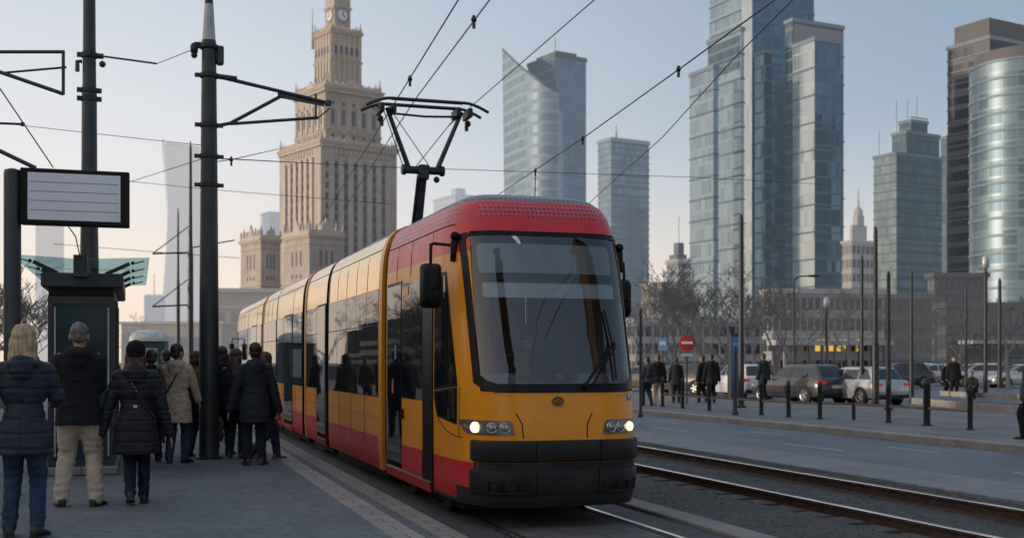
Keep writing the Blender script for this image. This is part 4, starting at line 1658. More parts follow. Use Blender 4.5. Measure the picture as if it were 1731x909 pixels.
# pale slab strip, road, kerb and far pavement
b = MB()
b.bbox((9.96, YN, -.2), (11.3, 150, .05), .015)
structure(b.build('track_side_strip', M['strip']))
sheet('road', 11.3, 15.6, YN, 400, .0, M['asphalt_road'])
b = MB()
b.bbox((15.6, YN, -.2), (15.9, 220, .15), .02)
structure(b.build('kerb', M['kerb']))
sheet('pavement', 15.9, 23.6, YN, 220, .145, M['pavement'])
b = MB()
b.bbox((23.6, YN, -.2), (23.85, 43, .16), .02)
structure(b.build('kerb', M['kerb']))
sheet('car_park', 23.85, 130, YN, 140, .02, M['asphalt_road'])
b = MB()
for x, L, gap, ph in ((12.75, 2.2, 4.5, 0), (14.2, 1.6, 4.0, 1.3)):
    y = 6 + ph
    while y < 120:
        b.quad((x - .05, y, .004), (x + .05, y, .004), (x + .05, y + L, .004), (x - .05, y + L, .004))
        y += L + gap
for x in (11.5,):
    b.quad((x - .05, YN, .004), (x + .05, YN, .004), (x + .05, 150, .004), (x - .05, 150, .004))
structure(b.build('road_markings', M['mark']))
# ------------------------------------------------------------------ masts, wires, shelter, sign


def collar(mb, x, y, z, r, h=.05):
    mb.lathe([(r + .012, z - h), (r + .022, z - h + .01), (r + .022, z + h - .01), (r + .012, z + h)], (x, y, 0), 16)
    mb.box((x + r, y - .03, z - h * .8), (x + r + .09, y + .03, z + h * .8))
    mb.box((x - r - .09, y - .03, z - h * .8), (x - r, y + .03, z + h * .8))


# mast beside the queue (close): steel mast with a bracket reaching over the tram
X0, Y0 = 1.06, 18.75
mast = empty('catenary_mast', (X0, Y0, .2), 0, 'thick dark steel mast with a camera and a bracket arm among the waiting people', 'mast', 'masts along the tram stop')
m_ = MB()
m_.lathe([(.150, 0), (.150, 1.2), (.142, 2.6), (.128, 4.4), (.112, 5.95), (.106, 6.42)], (0, 0, 0), 20)
m_.build('pole', M['steel_green'], mast, 40)
m_ = MB()
m_.lathe([(.20, 0), (.20, .03), (.155, .04)], (0, 0, 0), 20)
m_.build('base_plate', M['steel_dark'], mast, 30)
m_ = MB()
m_.lathe([(.10, 6.42), (.098, 6.46), (.066, 6.98)], (0, 0, 0), 18)
m_.build('cone', M['steel_pale'], mast, 40)
m_ = MB()
m_.lathe([(.07, 6.98), (.064, 7.0), (.022, 7.5), (.018, 8.4)], (0, 0, 0), 14)
m_.build('finial', M['steel_dark'], mast, 40)
m_ = MB()
for z in (6.32, 5.88, 5.12, 4.64, 4.2):
    m_ = MB()
    collar(m_, 0, 0, z, .122 if z > 5 else .13, .035)
    m_.build('clamp', M['steel_dark'], mast, 40)
m_ = MB()
m_.tube([(-.10, 0, 6.36), (-.20, 0, 6.36), (-.22, 0, 6.28)], .03, 8)
m_.lathe([(.03, 6.20), (.055, 6.22), (.06, 6.32), (.035, 6.36)], (-.22, 0, 0), 12)
m_.ball((-.22, 0, 6.18), .05, 10, 7)
m_.build('camera', M['steel_dark'], mast, 50)
m_ = MB()
m_.bbox((.11, -.08, 6.06), (.22, .08, 6.34), .02)
m_.build('loudspeaker', M['steel_green'], mast, 30)


def bracket(parent, zt, zb, L, drop=.30, d=(1, 0), r=.028):
    dx, dy = d
    P_ = lambda u, z: (u * dx, u * dy, z)
    a_ = MB()
    a_.tube([P_(.12, zt), P_(L, zt - drop)], [r * 1.1, r], 8)
    a_.tube([P_(.12, zt), P_(.42, zt - drop * .28 / L * .42 - .0)], .042, 8)
    a_.tube([P_(.12, zb), P_(.32, zb + .05), P_(L * .60, zt - drop * .62 - .04)], r, 8)
    a_.tube([P_(.32, zb + .04), P_(L * .90, zt - drop - .24)], r * .9, 8)
    a_.add([P_(L * .56, zt - drop * .58), P_(L * .95, zt - drop * .95), P_(L * .95, zt - drop - .06), P_(L * .56, zt - drop * .62 - .08)], [(0, 1, 2, 3)])
    a_.tube([P_(L * .88, zt - drop * .88 + .1), P_(L * .88, zt - drop - .26)], .02, 6)
    a_.tube([P_(L * .90, zt - drop - .24), P_(L * 1.0, zt - drop - .08)], .012, 6)
    a_.lathe([(.05, zt - drop - .04), (.06, zt - drop), (.05, zt - drop + .04)], P_(L * .985, 0), 10)
    return a_.build('bracket_arm', M['steel_green'], parent, 50)


bracket(mast, 5.88, 5.12, 1.86, .30)
# mast farther back behind the shelter
p = D(151, 437, 21.0)
X1, Y1 = p.x, p.y
mast2 = empty('catenary_mast', (X1, Y1, .2), 0, 'tall dark steel mast rising behind the glass shelter', 'mast', 'masts along the tram stop')
m_ = MB()
m_.lathe([(.16, 0), (.16, 3.2), (.135, 4.6), (.128, 6.3), (.118, 6.35), (.108, 7.2), (.100, 8.6)], (0, 0, 0), 18)
m_.build('pole', M['steel_green'], mast2, 40)
m_ = MB()
for z in (6.92, 6.15, 6.30):
    m_ = MB()
    collar(m_, 0, 0, z, .118, .05)
    m_.build('clamp', M['steel_dark'], mast2, 40)
m_ = MB()
m_.tube([(.1, 0, 6.92), (.24, 0, 6.92)], .05, 8)
m_.tube([(.24, 0, 6.92), (1.15, 0, 6.86)], .018, 6)
m_.tube([(-.12, 0, 6.80), (-.2, 0, 6.80), (-.2, 0, 6.62)], .04, 8)
m_.ball((.22, 0, 6.78), .06, 8, 6)
m_.build('insulator', M['insul'], mast2, 50)

# mast just out of the picture whose arms reach in at the upper left
p = D(-70, 612, 14.5)
mast3 = empty('catenary_mast', (p.x, p.y, .2), 0, 'dark frame of bracket arms reaching in at the top of the picture above the sign', 'mast', 'masts along the tram stop')
m_ = MB()
m_.lathe([(.14, 0), (.13, 4), (.11, 6.6)], (0, 0, 0), 16)
m_.build('pole', M['steel_green'], mast3, 40)


def loc(px, py, zc=14.5):
    q = D(px, py, zc)
    return (q.x - mast3.location.x, q.y - mast3.location.y, q.z - .2)


for a, b_, r in (((-70, 88), (108, 88), .022), ((107, 86), (107, 160), .020), ((-70, 98), (107, 159), .024), ((-70, 130), (112, 114), .014), ((-70, 206), (38, 210), .015), ((-70, 222), (60, 284), .026)):
    m_ = MB()
    m_.tube([loc(*a), loc(*b_)], r, 8)
    if b_[0] == 38:
        m_.ball(loc(38, 210), .03, 8, 6)
    m_.build('bracket_arm', M['steel_green'], mast3, 50)

# thinner masts farther along the stop
for (px, zc, ytop, r, lab) in ((322, 52, 246, .085, 'slim dark mast far up the platform, taller of the two left of the thick mast'), (301, 74, 357, .08, 'slim dark mast farthest up the platform, shorter of the two left of the thick mast')):
    q = D(px, 612, zc)
    h = D(px, ytop, zc).z
    mm = empty('catenary_mast', (q.x, q.y, .2), 0, lab, 'mast', 'masts along the tram stop')
    m_ = MB()
    m_.lathe([(r * 1.6, 0), (r * 1.4, h * .55), (r, h * .6), (r * .7, h - .4), (.02, h)], (0, 0, 0), 12)
    m_.build('pole', M['steel_green'], mm, 40)
    if px == 322:
        for z in (6.3, 4.0):
            m_ = MB()
            m_.tube([(0, 0, z), (-1.6, 0, z - .1)], .04, 6)
            m_.tube([(0, 0, z + 1.2), (-1.6, 0, z - .1)], .025, 6)
            if z > 5:
                m_.tube([(0, 0, 6.5), (1.9, 0, 6.9)], .03, 6)
            m_.build('bracket_arm', M['steel_dark'], mm, 50)

# ---- information sign on its own post
q = D(21, 612, 13.2)
sp_ = empty('information_sign', (q.x, q.y, .2), 0, 'black framed blank information display with thin grey lines on a round post', 'sign')
m_ = MB()
m_.lathe([(.092, 0), (.092, 3.58), (.085, 3.62), (.03, 3.64)], (0, 0, 0), 20)
m_.build('post', M['steel_green'], sp_, 40)
m_ = MB()
z0, z1 = 3.02, 3.645
xa, xb = .085, 1.245
m_.bbox((xa, -.09, z0), (xb, .10, z1), .012)
so = m_.build('display_case', M['t_black'], sp_, 30)
m_ = MB()
m_.box((xa + .08, -.094, z0 + .05), (xb - .10, -.0915, z1 - .05))
m_.build('screen', mat('blank grey blue screen', (.74, .80, .88), .35, var=.05, scale=1.5), so)
m_ = MB()
for i in range(4):
    z = z0 + .05 + (z1 - z0 - .1) * (.2 + .2 * i)
    m_.box((xa + .10, -.0965, z), (xb - .12, -.0945, z + .006))
m_.build('screen_line', mat('grey line', (.14, .15, .17), .5), so)
m_ = MB()
m_.bar((.0, -.0, 3.5), (.12, 0, 3.5), .06, .05)
m_.bar((.0, -.0, 3.15), (.12, 0, 3.15), .06, .05)
m_.build('mounting', M['steel_dark'], sp_)

# ---- glass shelter seen end-on
SX0, SX1, SY0, SY1 = -1.10, -.27, 16.45, 19.8
sh = empty('tram_shelter', ((SX0 + SX1) / 2, SY0, .2), 0, 'dark glass tram shelter with a tilted glass canopy behind the grey haired man', 'shelter')
L_ = lambda x, y, z: (x - (SX0 + SX1) / 2, y - SY0, z - .2)


def lbox(mb, x0, y0, z0, x1, y1, z1, b=0):
    lo, hi = L_(x0, y0, z0), L_(x1, y1, z1)
    return mb.bbox(lo, hi, b) if b else mb.box(lo, hi)


m_ = MB()
lbox(m_, SX0 - .04, SY0 - .04, .2, SX1 + .04, SY1 + .04, .32, .02)
m_.build('plinth', M['edge'], sh)
for x in (SX0, SX1 - .06):
    for y in (SY0, SY1 - .06):
        m_ = MB()
        lbox(m_, x, y, .32, x + .06, y + .06, 2.54)
        m_.build('post', M['steel_green'], sh)
m_ = MB()
lbox(m_, SX0 + .0, SY0 - .002, .32, SX1, SY0 + .05, .40)
lbox(m_, SX0 + .0, SY0 - .002, 2.44, SX1, SY0 + .05, 2.54)
lbox(m_, SX0 + .0, SY0 - .004, .40, SX0 + .055, SY0 + .05, 2.44)
lbox(m_, SX1 - .055, SY0 - .004, .40, SX1, SY0 + .05, 2.44)
pf = m_.build('end_frame', M['steel_green'], sh)
m_ = MB()
lbox(m_, SX0 + .055, SY0 + .015, .40, SX1 - .055, SY0 + .03, 2.44)
m_.build('end_pane', dark_glass('dark shelter glass', (.014, .034, .042), .12, .03, .15), pf)
m_ = MB()
for x in (SX0 + .075, SX1 - .095):
    lbox(m_, x, SY0 + .008, .45, x + .02, SY0 + .0145, 2.40)
m_.build('trim', M['steel_pale'], pf)
for i in range(3):
    a = SY0 + .06 + (SY1 - SY0 - .12) * i / 3
    c_ = SY0 + .06 + (SY1 - SY0 - .12) * (i + 1) / 3
    m_ = MB()
    lbox(m_, SX1 - .02, a + .02, .42, SX1 - .012, c_ - .02, 2.5)
    m_.build('side_pane', glass('shelter side glass', (.72, .78, .78), .06), sh)
    m_ = MB()
    lbox(m_, SX1 - .055, c_ - .02, .32, SX1 + .004, c_ + .02, 2.54)
    lbox(m_, SX1 - .04, a + .02, .36, SX1 - .0, c_ - .02, .42)
    m_.build('mullion', M['steel_green'], sh)
    m_ = MB()
    lbox(m_, SX0 + .012, a + .02, .42, SX0 + .02, c_ - .02, 2.5)
    m_.build('side_pane', M['t_glass'], sh)
m_ = MB()
lbox(m_, SX0 + .01, SY0 - .01, 2.54, SX1 - .01, SY1, 2.65)
m_.build('lintel', M['t_black'], sh)
m_ = MB()
lbox(m_, SX0 - .08, SY0 - .10, 2.65, SX1 + .10, SY1 + .1, 2.84, .02)
m_.build('roof_box', M['steel_green'], sh)
cv = glass('canopy glass', (.64, .80, .83), .03, .03, .22)
for sx in (-1, 1):
    xm = (SX0 + SX1) / 2 + .0
    xe = -1.52 if sx < 0 else .16
    m_ = MB()
    for i in range(3):
        y0_, y1_ = SY0 - .25 + i * 1.9, SY0 - .25 + (i + 1) * 1.9 - .015
        m_.loft([[L_(xm + sx * .05, y, z) for y, z in ((y0_, 3.0), (y1_, 3.0), (y1_, 3.012), (y0_, 3.012))], [L_(xe, y, z) for y, z in ((y0_, 3.04), (y1_, 3.04), (y1_, 3.052), (y0_, 3.052))]])
    m_.build('canopy_pane', cv, sh)
    for i in range(4):
        y = SY0 + .05 + i * 1.4
        m_ = MB()
        xr = SX0 + .02 if sx < 0 else SX1 - .02
        m_.bar(L_(xr - sx * .1, y, 2.84), L_(xr + sx * .20, y, 2.985), .025, .05)
        m_.ball(L_(xr + sx * .24, y, 2.995), .025, 8, 6)
        m_.tube([L_(xr + sx * .24, y, 2.985), L_(xe - sx * .06, y, 3.025)], .009, 6)
        m_.build('canopy_bracket', M['steel_green'], sh, 40)
m_ = MB()
lbox(m_, (SX0 + SX1) / 2 - .09, SY0 - .28, 2.78, (SX0 + SX1) / 2 + .08, SY0 - .105, 3.06)
m_.disc(L_((SX0 + SX1) / 2, SY0 - .28, 2.86), (0, -1, 0), .04, .02, 12)
m_.build('canopy_spine', M['steel_green'], sh)

# booth with a domed roof far up the platform
q = D(253, 612, 44)
bt = empty('platform_booth', (q.x, q.y, .2), R(-8), 'small dark booth with a pale domed roof far up the platform', 'booth')
m_ = MB()
m_.bbox((-.62, -.6, 0), (.62, .6, 2.25), .04)
m_.build('cabin', mat('dark green booth', (.02, .05, .045), .5), bt)
m_ = MB()
m_.loft([ell((0, 0, z), r * 1.0, r, 16, sq=4) for z, r in ((2.25, .70), (2.38, .70), (2.55, .60), (2.66, .35), (2.68, .05))])
m_.build('roof', mat('pale roof', (.5, .5, .48), .5), bt, 40)
m_ = MB()
m_.box((-.22, -.615, .9), (.35, -.603, 2.0))
m_.build('notice', mat('pale notice', (.34, .38, .42), .5), bt)

# ---- overhead wires
WG = 'overhead wires'


def wire(label, pts, r=.008, sag=0.0, clamps=()):
    out = []
    pts = [Vector(p_) for p_ in pts]
    for a, c_ in zip(pts, pts[1:]):
        for i in range(10):
            u = i / 10
            out.append(a.lerp(c_, u) - Vector((0, 0, sag * 4 * u * (1 - u))))
    out.append(pts[-1])
    m_ = MB()
    m_.tube(out, r, 5)
    o = m_.build('overhead_wire', M['wire'], None, 60)
    tag(o, label, 'wire', WG)
    for c_ in clamps:
        k_ = MB()
        k_.ball(c_, .035, 8, 6)
        k_.tube([Vector(c_) - Vector((0, 0, .1)), Vector(c_) + Vector((0, 0, .05))], .02, 6)
        k_.build('clamp', M['steel_dark'], o, 60)
    return o


def ext(a, b, u):
    return a + (b - a) * u


a, b_ = W(775, 0, 5.62), W(668, 173, 5.62)
wire('contact wire meeting the pantograph, left of the two above it', [ext(a, b_, -1.2), a, b_, W(600, 282, 5.62), ext(b_, W(600, 282, 5.62), 3.0)], .009, clamps=(W(693, 134, 5.62),))
a, b_ = W(828, 0, 5.64), W(702, 168, 5.64)
wire('contact wire meeting the pantograph, right of the two above it', [ext(a, b_, -1.2), a, b_, W(650, 248, 5.64), ext(b_, W(650, 248, 5.64), 3.0)], .009, clamps=(W(801, 34, 5.64),))
a, b_, c_ = W(1310, 0, 5.6), W(985, 234, 5.6), W(838, 332, 5.6)
wire('long wire over the right hand track with three clamps', [ext(a, b_, -.6), a, W(1147, 118, 5.6), b_, c_, ext(b_, c_, 1.6)], .010, clamps=(W(1147, 118, 5.6), W(985, 235, 5.6)))
a, b_ = W(1240, 100, 5.5), W(1010, 330, 5.5)
wire('lower long wire over the right hand track beside the clamped one', [ext(a, b_, -.8), a, W(1120, 232, 5.48), b_, ext(a, b_, 1.5)], .008)
a, b_ = W(1005, 0, 5.7), W(880, 108, 5.7)
wire('short run of wire crossing the sky toward the sail topped tower', [ext(a, b_, -1), a, b_, ext(a, b_, 2.5)], .007)
mz = Y0
wire('span wire from the thick mast to the far right across the tram', [D(372, 268, 18.6), D(640, 282, 30), D(1180, 300, 40), D(1400, 312, 46)], .009, .0)
wire('span wire from the left edge to the thick mast behind the sign', [D(0, 208, 26), D(250, 236, 24), D(345, 246, 18.8)], .007)
wire('thin wire from the tall mast to the thick mast at the top', [(X1 + 1.15, Y1, 7.06), (X0 - .12, Y0, 6.52)], .007)
wire('low sagging wire passing behind the thick mast', [D(215, 309, 26), D(350, 266, 18.9)], .007)
wire('span wire above the waiting people running to the tram roof', [D(215, 306, 40), D(350, 320, 42), D(660, 345, 44)], .010)
wire('lower span wire above the waiting people', [D(90, 412, 50), D(290, 428, 52), D(405, 436, 54)], .012)
wire('branch wire from the thick mast joining the span wire', [D(361, 274, 18.7), D(391, 270, 19.5), D(470, 252, 26)], .008, clamps=(D(391, 270, 19.5),))
wire('cable hanging diagonally at the left edge behind the sign', [D(0, 150, 15), D(90, 283, 16.5)], .009)
wire('limp cable hanging below the sign beside the mast', [D(112, 377, 15.2), D(128, 400, 15.2), D(136, 438, 15.2)], .008)
wire('fine vertical dropper from the clamp above the tram roof', [D(905, 291, 24.4), D(904, 338, 24.6)], .012, clamps=(D(905, 289, 24.4),))

# ---- right hand side: bollards and rails along the far pavement
BG = 'bollards along the far pavement'
BX = 17.7
by = []
y = 16.8
bz = .145


def bollard(x, y, label, tall=1.02):
    e = empty('bollard', (x, y, bz), 0, label, 'bollard', BG)
    m_ = MB()
    m_.lathe([(.10, 0), (.10, .02), (.062, .04), (.06, tall - .16), (.066, tall - .15), (.066, tall - .12), (.055, tall - .11), (.055, tall - .04), (.04, tall), (.01, tall + .01)], (0, 0, 0), 14)
    m_.build('post', M['steel_dark'], e, 40)
    return e


bpx = [(1133, 664), (1154, 690), (1199, 694), (1242, 697), (1287, 701), (1333, 705), (1386, 708), (1443, 709), (1502, 714), (1567, 719), (1640, 726)]
ords = ['first', 'second', 'third', 'fourth', 'fifth', 'sixth', 'seventh', 'eighth', 'ninth', 'tenth', 'eleventh']
bps = []
proto = None
for i, (px, py) in enumerate(bpx):
    p = W(px, py, bz) if i else W(1120, 687, bz)
    lab = ords[i] + ' dark bollard from the tram along the far pavement rail'
    if proto is None:
        proto = bollard(p.x, p.y, lab)
    else:
        o = copy_tree(proto)
        o.location = (p.x, p.y, bz)
        o['label'] = lab
    if i == 7:
        o.scale = (.8, .8, .62)
    if i == 9:
        o.scale = (1.35, 1.35, 1.12)
    bps.append(p)
for i in range(len(bps) - 1):
    a, b_ = bps[i], bps[i + 1]
    m_ = MB()
    m_.bar(a + Vector((0, 0, .42)), b_ + Vector((0, 0, .42)), .05, .06)
    o = m_.build('guard_rail', mat('weathered timber rail', (.16, .115, .08), .75, var=.3) if i == 0 else o_rail, None)
    o_rail = o.data.materials[0]
    tag(o, 'low rail between the %s and %s dark bollards' % (ords[i], ords[i + 1]), 'rail', 'low rails of the far pavement')
for i, (x0, y0, x1, y1) in enumerate(((1545, 677, 1731, 694), (1590, 664, 1731, 672))):
    a, b_ = W(x0, y0, .3), W(x1, y1, .3)
    m_ = MB()
    m_.bar(a, b_, .18, .22)
    o = m_.build('parking_barrier', M['kerb'])
    tag(o, ('long low stone barrier in front of the standing man', 'long low stone barrier just before the parked cars at the right')[i], 'barrier')

# ---- lamp posts and masts on the far side
LG = 'posts and masts beyond the road'


def post(px, zc, ytop, r0, r1, label, head=None):
    q = D(px, 612, zc)
    h = D(px, ytop, zc).z - .145
    e = empty('street_mast' if head is None else 'street_lamp', (q.x, q.y, .145), 0, label, 'mast' if head is None else 'street lamp', LG)
    m_ = MB()
    m_.lathe([(r0 * 1.7, 0), (r0 * 1.7, .06), (r0, .12), (r0, h * .35), ((r0 + r1) / 2, h * .36), (r1, h * .97), (r1 * .4, h)], (0, 0, 0), 12)
    m_.build('pole', M['steel_dark'], e, 40)
    if head == 'globe':
        m_ = MB()
        m_.lathe([(.09, h - .05), (.17, h + .05), (.15, h + .45), (.06, h + .55)], (0, 0, 0), 12)
        m_.build('lamp_head', M['steel_pale'], e, 50)
    if head == 'arm':
        m_ = MB()
        m_.tube([(0, 0, h - .1), (.3, 0, h + .1), (1.1, 0, h + .15)], .04, 6)
        m_.bbox((.9, -.12, h + .08), (1.5, .12, h + .2), .03)
        m_.build('lamp_head', M['steel_green'], e, 50)
    return e


post(1253, 40, 362, .10, .07, 'tall dark mast standing between the bare trees right of the blue column')
post(1480, 41, 382, .12, .07, 'thickest tall dark mast behind the silver estate car')
post(1502, 38, 458, .085, .06, 'dark mast immediately right of the thickest mast')
post(1457, 46, 430, .075, .06, 'slim dark mast immediately left of the thickest mast')
post(1541, 44, 455, .09, .05, 'slim dark mast left of the standing man')
post(1083, 33, 520, .045, .04, 'thin dark post beside the right flank of the tram')
post(1397, 60, 520, .08, .06, 'slim mast in front of the yellow lit windows', 'globe')
post(1666, 54, 452, .10, .08, 'pale headed lamp mast at the foot of the round glass tower', 'globe')
post(1690, 70, 470, .14, .10, 'pale mast just right of the pale headed lamp')
post(1243, 34.5, 585, .06, .055, 'thin dark post in front of the blue advertising column')
post(1633, 66, 480, .09, .06, 'thin mast behind the standing man')
post(1342, 62, 470, .07, .05, 'thin mast behind the dark grey car', 'arm')

# ---- signs
q = D(1161, 612, 44)
s_ = empty('no_entry_sign', (q.x, q.y, .145), R(-18), 'red no entry sign with a white bar on a grey post', 'road sign')
m_ = MB()
m_.lathe([(.035, 0), (.03, 2.75)], (0, 0, 0), 8)
m_.build('post', M['steel_dark'], s_, 60)
z = D(0, 579, 44).z - .145
m_ = MB()
m_.disc((0, -.04, z), (0, -1, 0), .31, .02, 8)
pl = m_.build('plate', mat('red sign face', (.42, .02, .02), .5, var=.08), s_, 30)
m_ = MB()
m_.box((-.21, -.066, z - .045), (.21, -.0615, z + .045))
m_.build('white_bar', mat('white sign bar', (.72, .72, .72), .5, var=.05), pl)
m_ = MB()
m_.box((-.22, -.05, z - .50), (.22, -.045, z - .40))
m_.build('lower_plate', mat('pale sign plate', (.5, .5, .5), .5), s_)
q = D(1120, 612, 47)
s_ = empty('blue_sign', (q.x, q.y, .145), R(-18), 'small pale blue square sign on a thin post left of the no entry sign', 'road sign')
m_ = MB()
m_.lathe([(.035, 0), (.03, 2.75)], (0, 0, 0), 8)
m_.build('post', M['steel_dark'], s_, 60)
z = D(0, 582, 47).z - .145
m_ = MB()
m_.bbox((-.18, -.06, z - .24), (.18, -.04, z + .26), .02)
pl = m_.build('plate', mat('pale blue sign face', (.16, .36, .58), .5, var=.08), s_, 30)
m_ = MB()
m_.box((-.12, -.0655, z + .0), (.12, -.0615, z + .12))
m_.box((-.10, -.0655, z - .05), (-.05, -.0615, z - .0))
m_.box((.05, -.0655, z - .05), (.10, -.0615, z - .0))
m_.build('bus_mark', mat('white sign mark', (.7, .74, .78), .5, var=.05), pl)
q = D(1243, 612, 52)
s_ = empty('advertising_column', (q.x, q.y, .02), R(-14), 'tall blue illuminated advertising panel behind the pedestrians', 'advertising column')
m_ = MB()
m_.bbox((-.30, -.25, 0), (.30, .25, 2.9), .03)
m_.build('cabinet', M['steel_dark'], s_)
m_ = MB()
m_.box((-.24, -.258, .3), (.24, -.252, 2.78))
po = m_.build('poster', mat('blue poster', (.015, .11, .36), .4, var=.35, scale=2), s_)
for i in range(3):
    m_ = MB()
    m_.box((-.17, -.263, 2.4 - i * .5), (.17 - i * .08, -.2605, 2.52 - i * .5))
    m_.build('poster_band', mat('pale poster band', (.12, .32, .58), .4), po)

# ---- trees without leaves


def tree(name_label, x, y, z, h, seed, spread=.55, trunk_r=.13, levels=6, haze=0.0, group='bare street trees', first=.28, rmin=.008):
    rnd = random.Random(seed)
    root = empty('bare_tree', (x, y, z), 0, name_label, 'tree', group)
    tb, cb = MB(), MB()

    def grow(p, d, L, r, lv):
        n = 3 if lv < 3 else 2
        pts, rs = [p], [r]
        dd = d.copy()
        for i in range(n):
            dd = (dd + Vector((rnd.gauss(0, .12), rnd.gauss(0, .12), rnd.gauss(.05, .08)))).normalized()
            pts.append(pts[-1] + dd * L / n)
            rs.append(r * (1 - .38 * (i + 1) / n))
        mb = tb if lv < 2 else cb
        mb.tube(pts, rs, 7 if lv < 2 else (4 if lv < 4 else 3), caps=False)
        if lv >= levels:
            return
        k = rnd.choice((2, 3, 3)) if lv else 4
        for i in range(k):
            u = rnd.uniform(.45, 1.0) if i < k - 1 else 1.0
            j = min(n - 1, int(u * n))
            q = pts[j].lerp(pts[j + 1], u * n - j if u < 1 else 1)
            az = rnd.uniform(0, 2 * PI)
            side = Vector((math.cos(az), math.sin(az), 0))
            nd = (dd * rnd.uniform(.6, 1.0) + side * spread * rnd.uniform(.7, 1.4) + Vector((0, 0, .12))).normalized()
            grow(q, nd, L * rnd.uniform(.58, .82), max(rmin, rs[-1] * rnd.uniform(.55, .85)), lv + 1)
    grow(Vector((0, 0, 0)), Vector((0, 0, 1)), h * first, trunk_r, 0)
    bark = mat('bark', (.022, .018, .016), .9, var=.35, scale=8, bump=.4, haze=haze)
    tb.build('trunk', bark, root, 170)
    cb.build('crown', bark, root, 170)
    return root


for px, zc, h, sd_, sprd, hz, lab in ((1136, 58, 8.5, 3, .6, .06, 'bare tree behind the no entry sign'), (1197, 66, 8.6, 5, .55, .07, 'bare tree left of the blue advertising column'), (1229, 57, 8.4, 8, .55, .06, 'bare tree right behind the blue advertising column'),
                                      (1316, 64, 8.2, 11, .6, .06, 'bare tree in front of the low pale building behind the dark grey car'), (1092, 80, 8.6, 14, .6, .1, 'bare tree beyond the right flank of the tram'), (1284, 78, 8.5, 17, .6, .1, 'bare tree behind the white car'),
                                      (1352, 72, 8.2, 25, .65, .08, 'bare tree right of the arm shaped lamp'), (1440, 84, 8.6, 27, .6, .1, 'bare tree left of the thickest mast'), (1560, 80, 8.2, 29, .62, .1, 'bare tree left of the standing man'), (1625, 90, 8.8, 33, .6, .1, 'bare tree behind the standing man'), (1165, 84, 8.4, 44, .6, .1, 'bare tree far behind the no entry sign'),
                                      (1705, 74, 8.6, 21, .6, .1, 'bare tree at the right edge below the round glass tower')):
    q = D(px, 612, zc)
    tree(lab, q.x, q.y, .02, h, sd_, sprd, .16, 6, hz, rmin=.017)
for px, zc, h, sd_, hz, lab in ((2, 38, 8.2, 31, .04, 'bare tree at the left edge behind the sign post'), (60, 44, 8.4, 34, .07, 'bare tree between the sign post and the shelter'), (120, 60, 10.0, 36, .3, 'pale hazy bare tree behind the display sign'), (235, 95, 9.0, 38, .3, 'distant bare tree right of the shelter'), (-40, 40, 8.5, 40, .04, 'bare tree just off the left edge')):
    q = D(px, 612, zc)
    tree(lab, q.x, q.y, .0, h, sd_, .7, .16, 6, hz, first=.22, rmin=.012)
# ------------------------------------------------------------------ cars
CARM = {}


def carpaint(name, col, metal=.3, rough=.3):
    return mat(name, col, rough, metal=metal, var=.06, scale=2, coat=.8, dirt=(tuple(c * .6 + .03 for c in col), .3, 3))


P_SILVER = carpaint('silver car paint', (.42, .44, .47), .55)
P_WHITE = carpaint('white car paint', (.62, .63, .64), 0)
P_GREY = carpaint('dark grey car paint', (.055, .055, .060), .4)
P_BLACK = carpaint('black car paint', (.014, .015, .018), .2)
P_BLUE = carpaint('dark blue car paint', (.018, .03, .065), .3)
P_BEIGE = carpaint('champagne car paint', (.24, .21, .17), .4)
P_RED = carpaint('dark red car paint', (.16, .02, .02), .2)
CG = dark_glass('car window glass', (.012, .016, .018), .04, .02)
TAIL = emit('red tail lamp', (1, .04, .02), .25, (.35, .01, .01))
HEADL = mat('car headlamp', (.5, .5, .5), .15, metal=.5)
TYRE = mat('tyre rubber', (.014, .014, .014), .85, var=.3)
RIM = mat('alloy rim', (.35, .36, .37), .35, metal=.8)
PLATE = mat('number plate', (.55, .55, .53), .5)

LB = [(-2.24, .70, .40, .62), (-2.20, .80, .30, .90), (-2.12, .85, .26, .965), (-1.9, .885, .22, .98), (-1.4, .90, .20, .97), (-.5, .90, .20, .95), (.5, .90, .20, .93), (1.1, .895, .20, .92), (1.5, .885, .2, .87), (1.85, .86, .2, .80), (2.08, .80, .22, .71), (2.18, .70, .28, .62), (2.22, .58, .36, .52)]


def cabin(u, z):
    """cabin surface: u angle, z height between the belt and the roof"""
    v = (z - .93) / (1.47 - .93)
    yr = -2.12 + .42 * v ** 1.2
    yf = 1.20 - .95 * v ** 1.1
    hwid = .80 - .20 * v ** 1.3
    yc, ly = (yr + yf) / 2, (yf - yr) / 2
    c, s_ = math.cos(u), math.sin(u)
    k = 2 / 5.5
    return Vector((hwid * math.copysign(abs(c) ** k, c), yc + ly * math.copysign(abs(s_) ** k, s_), z))


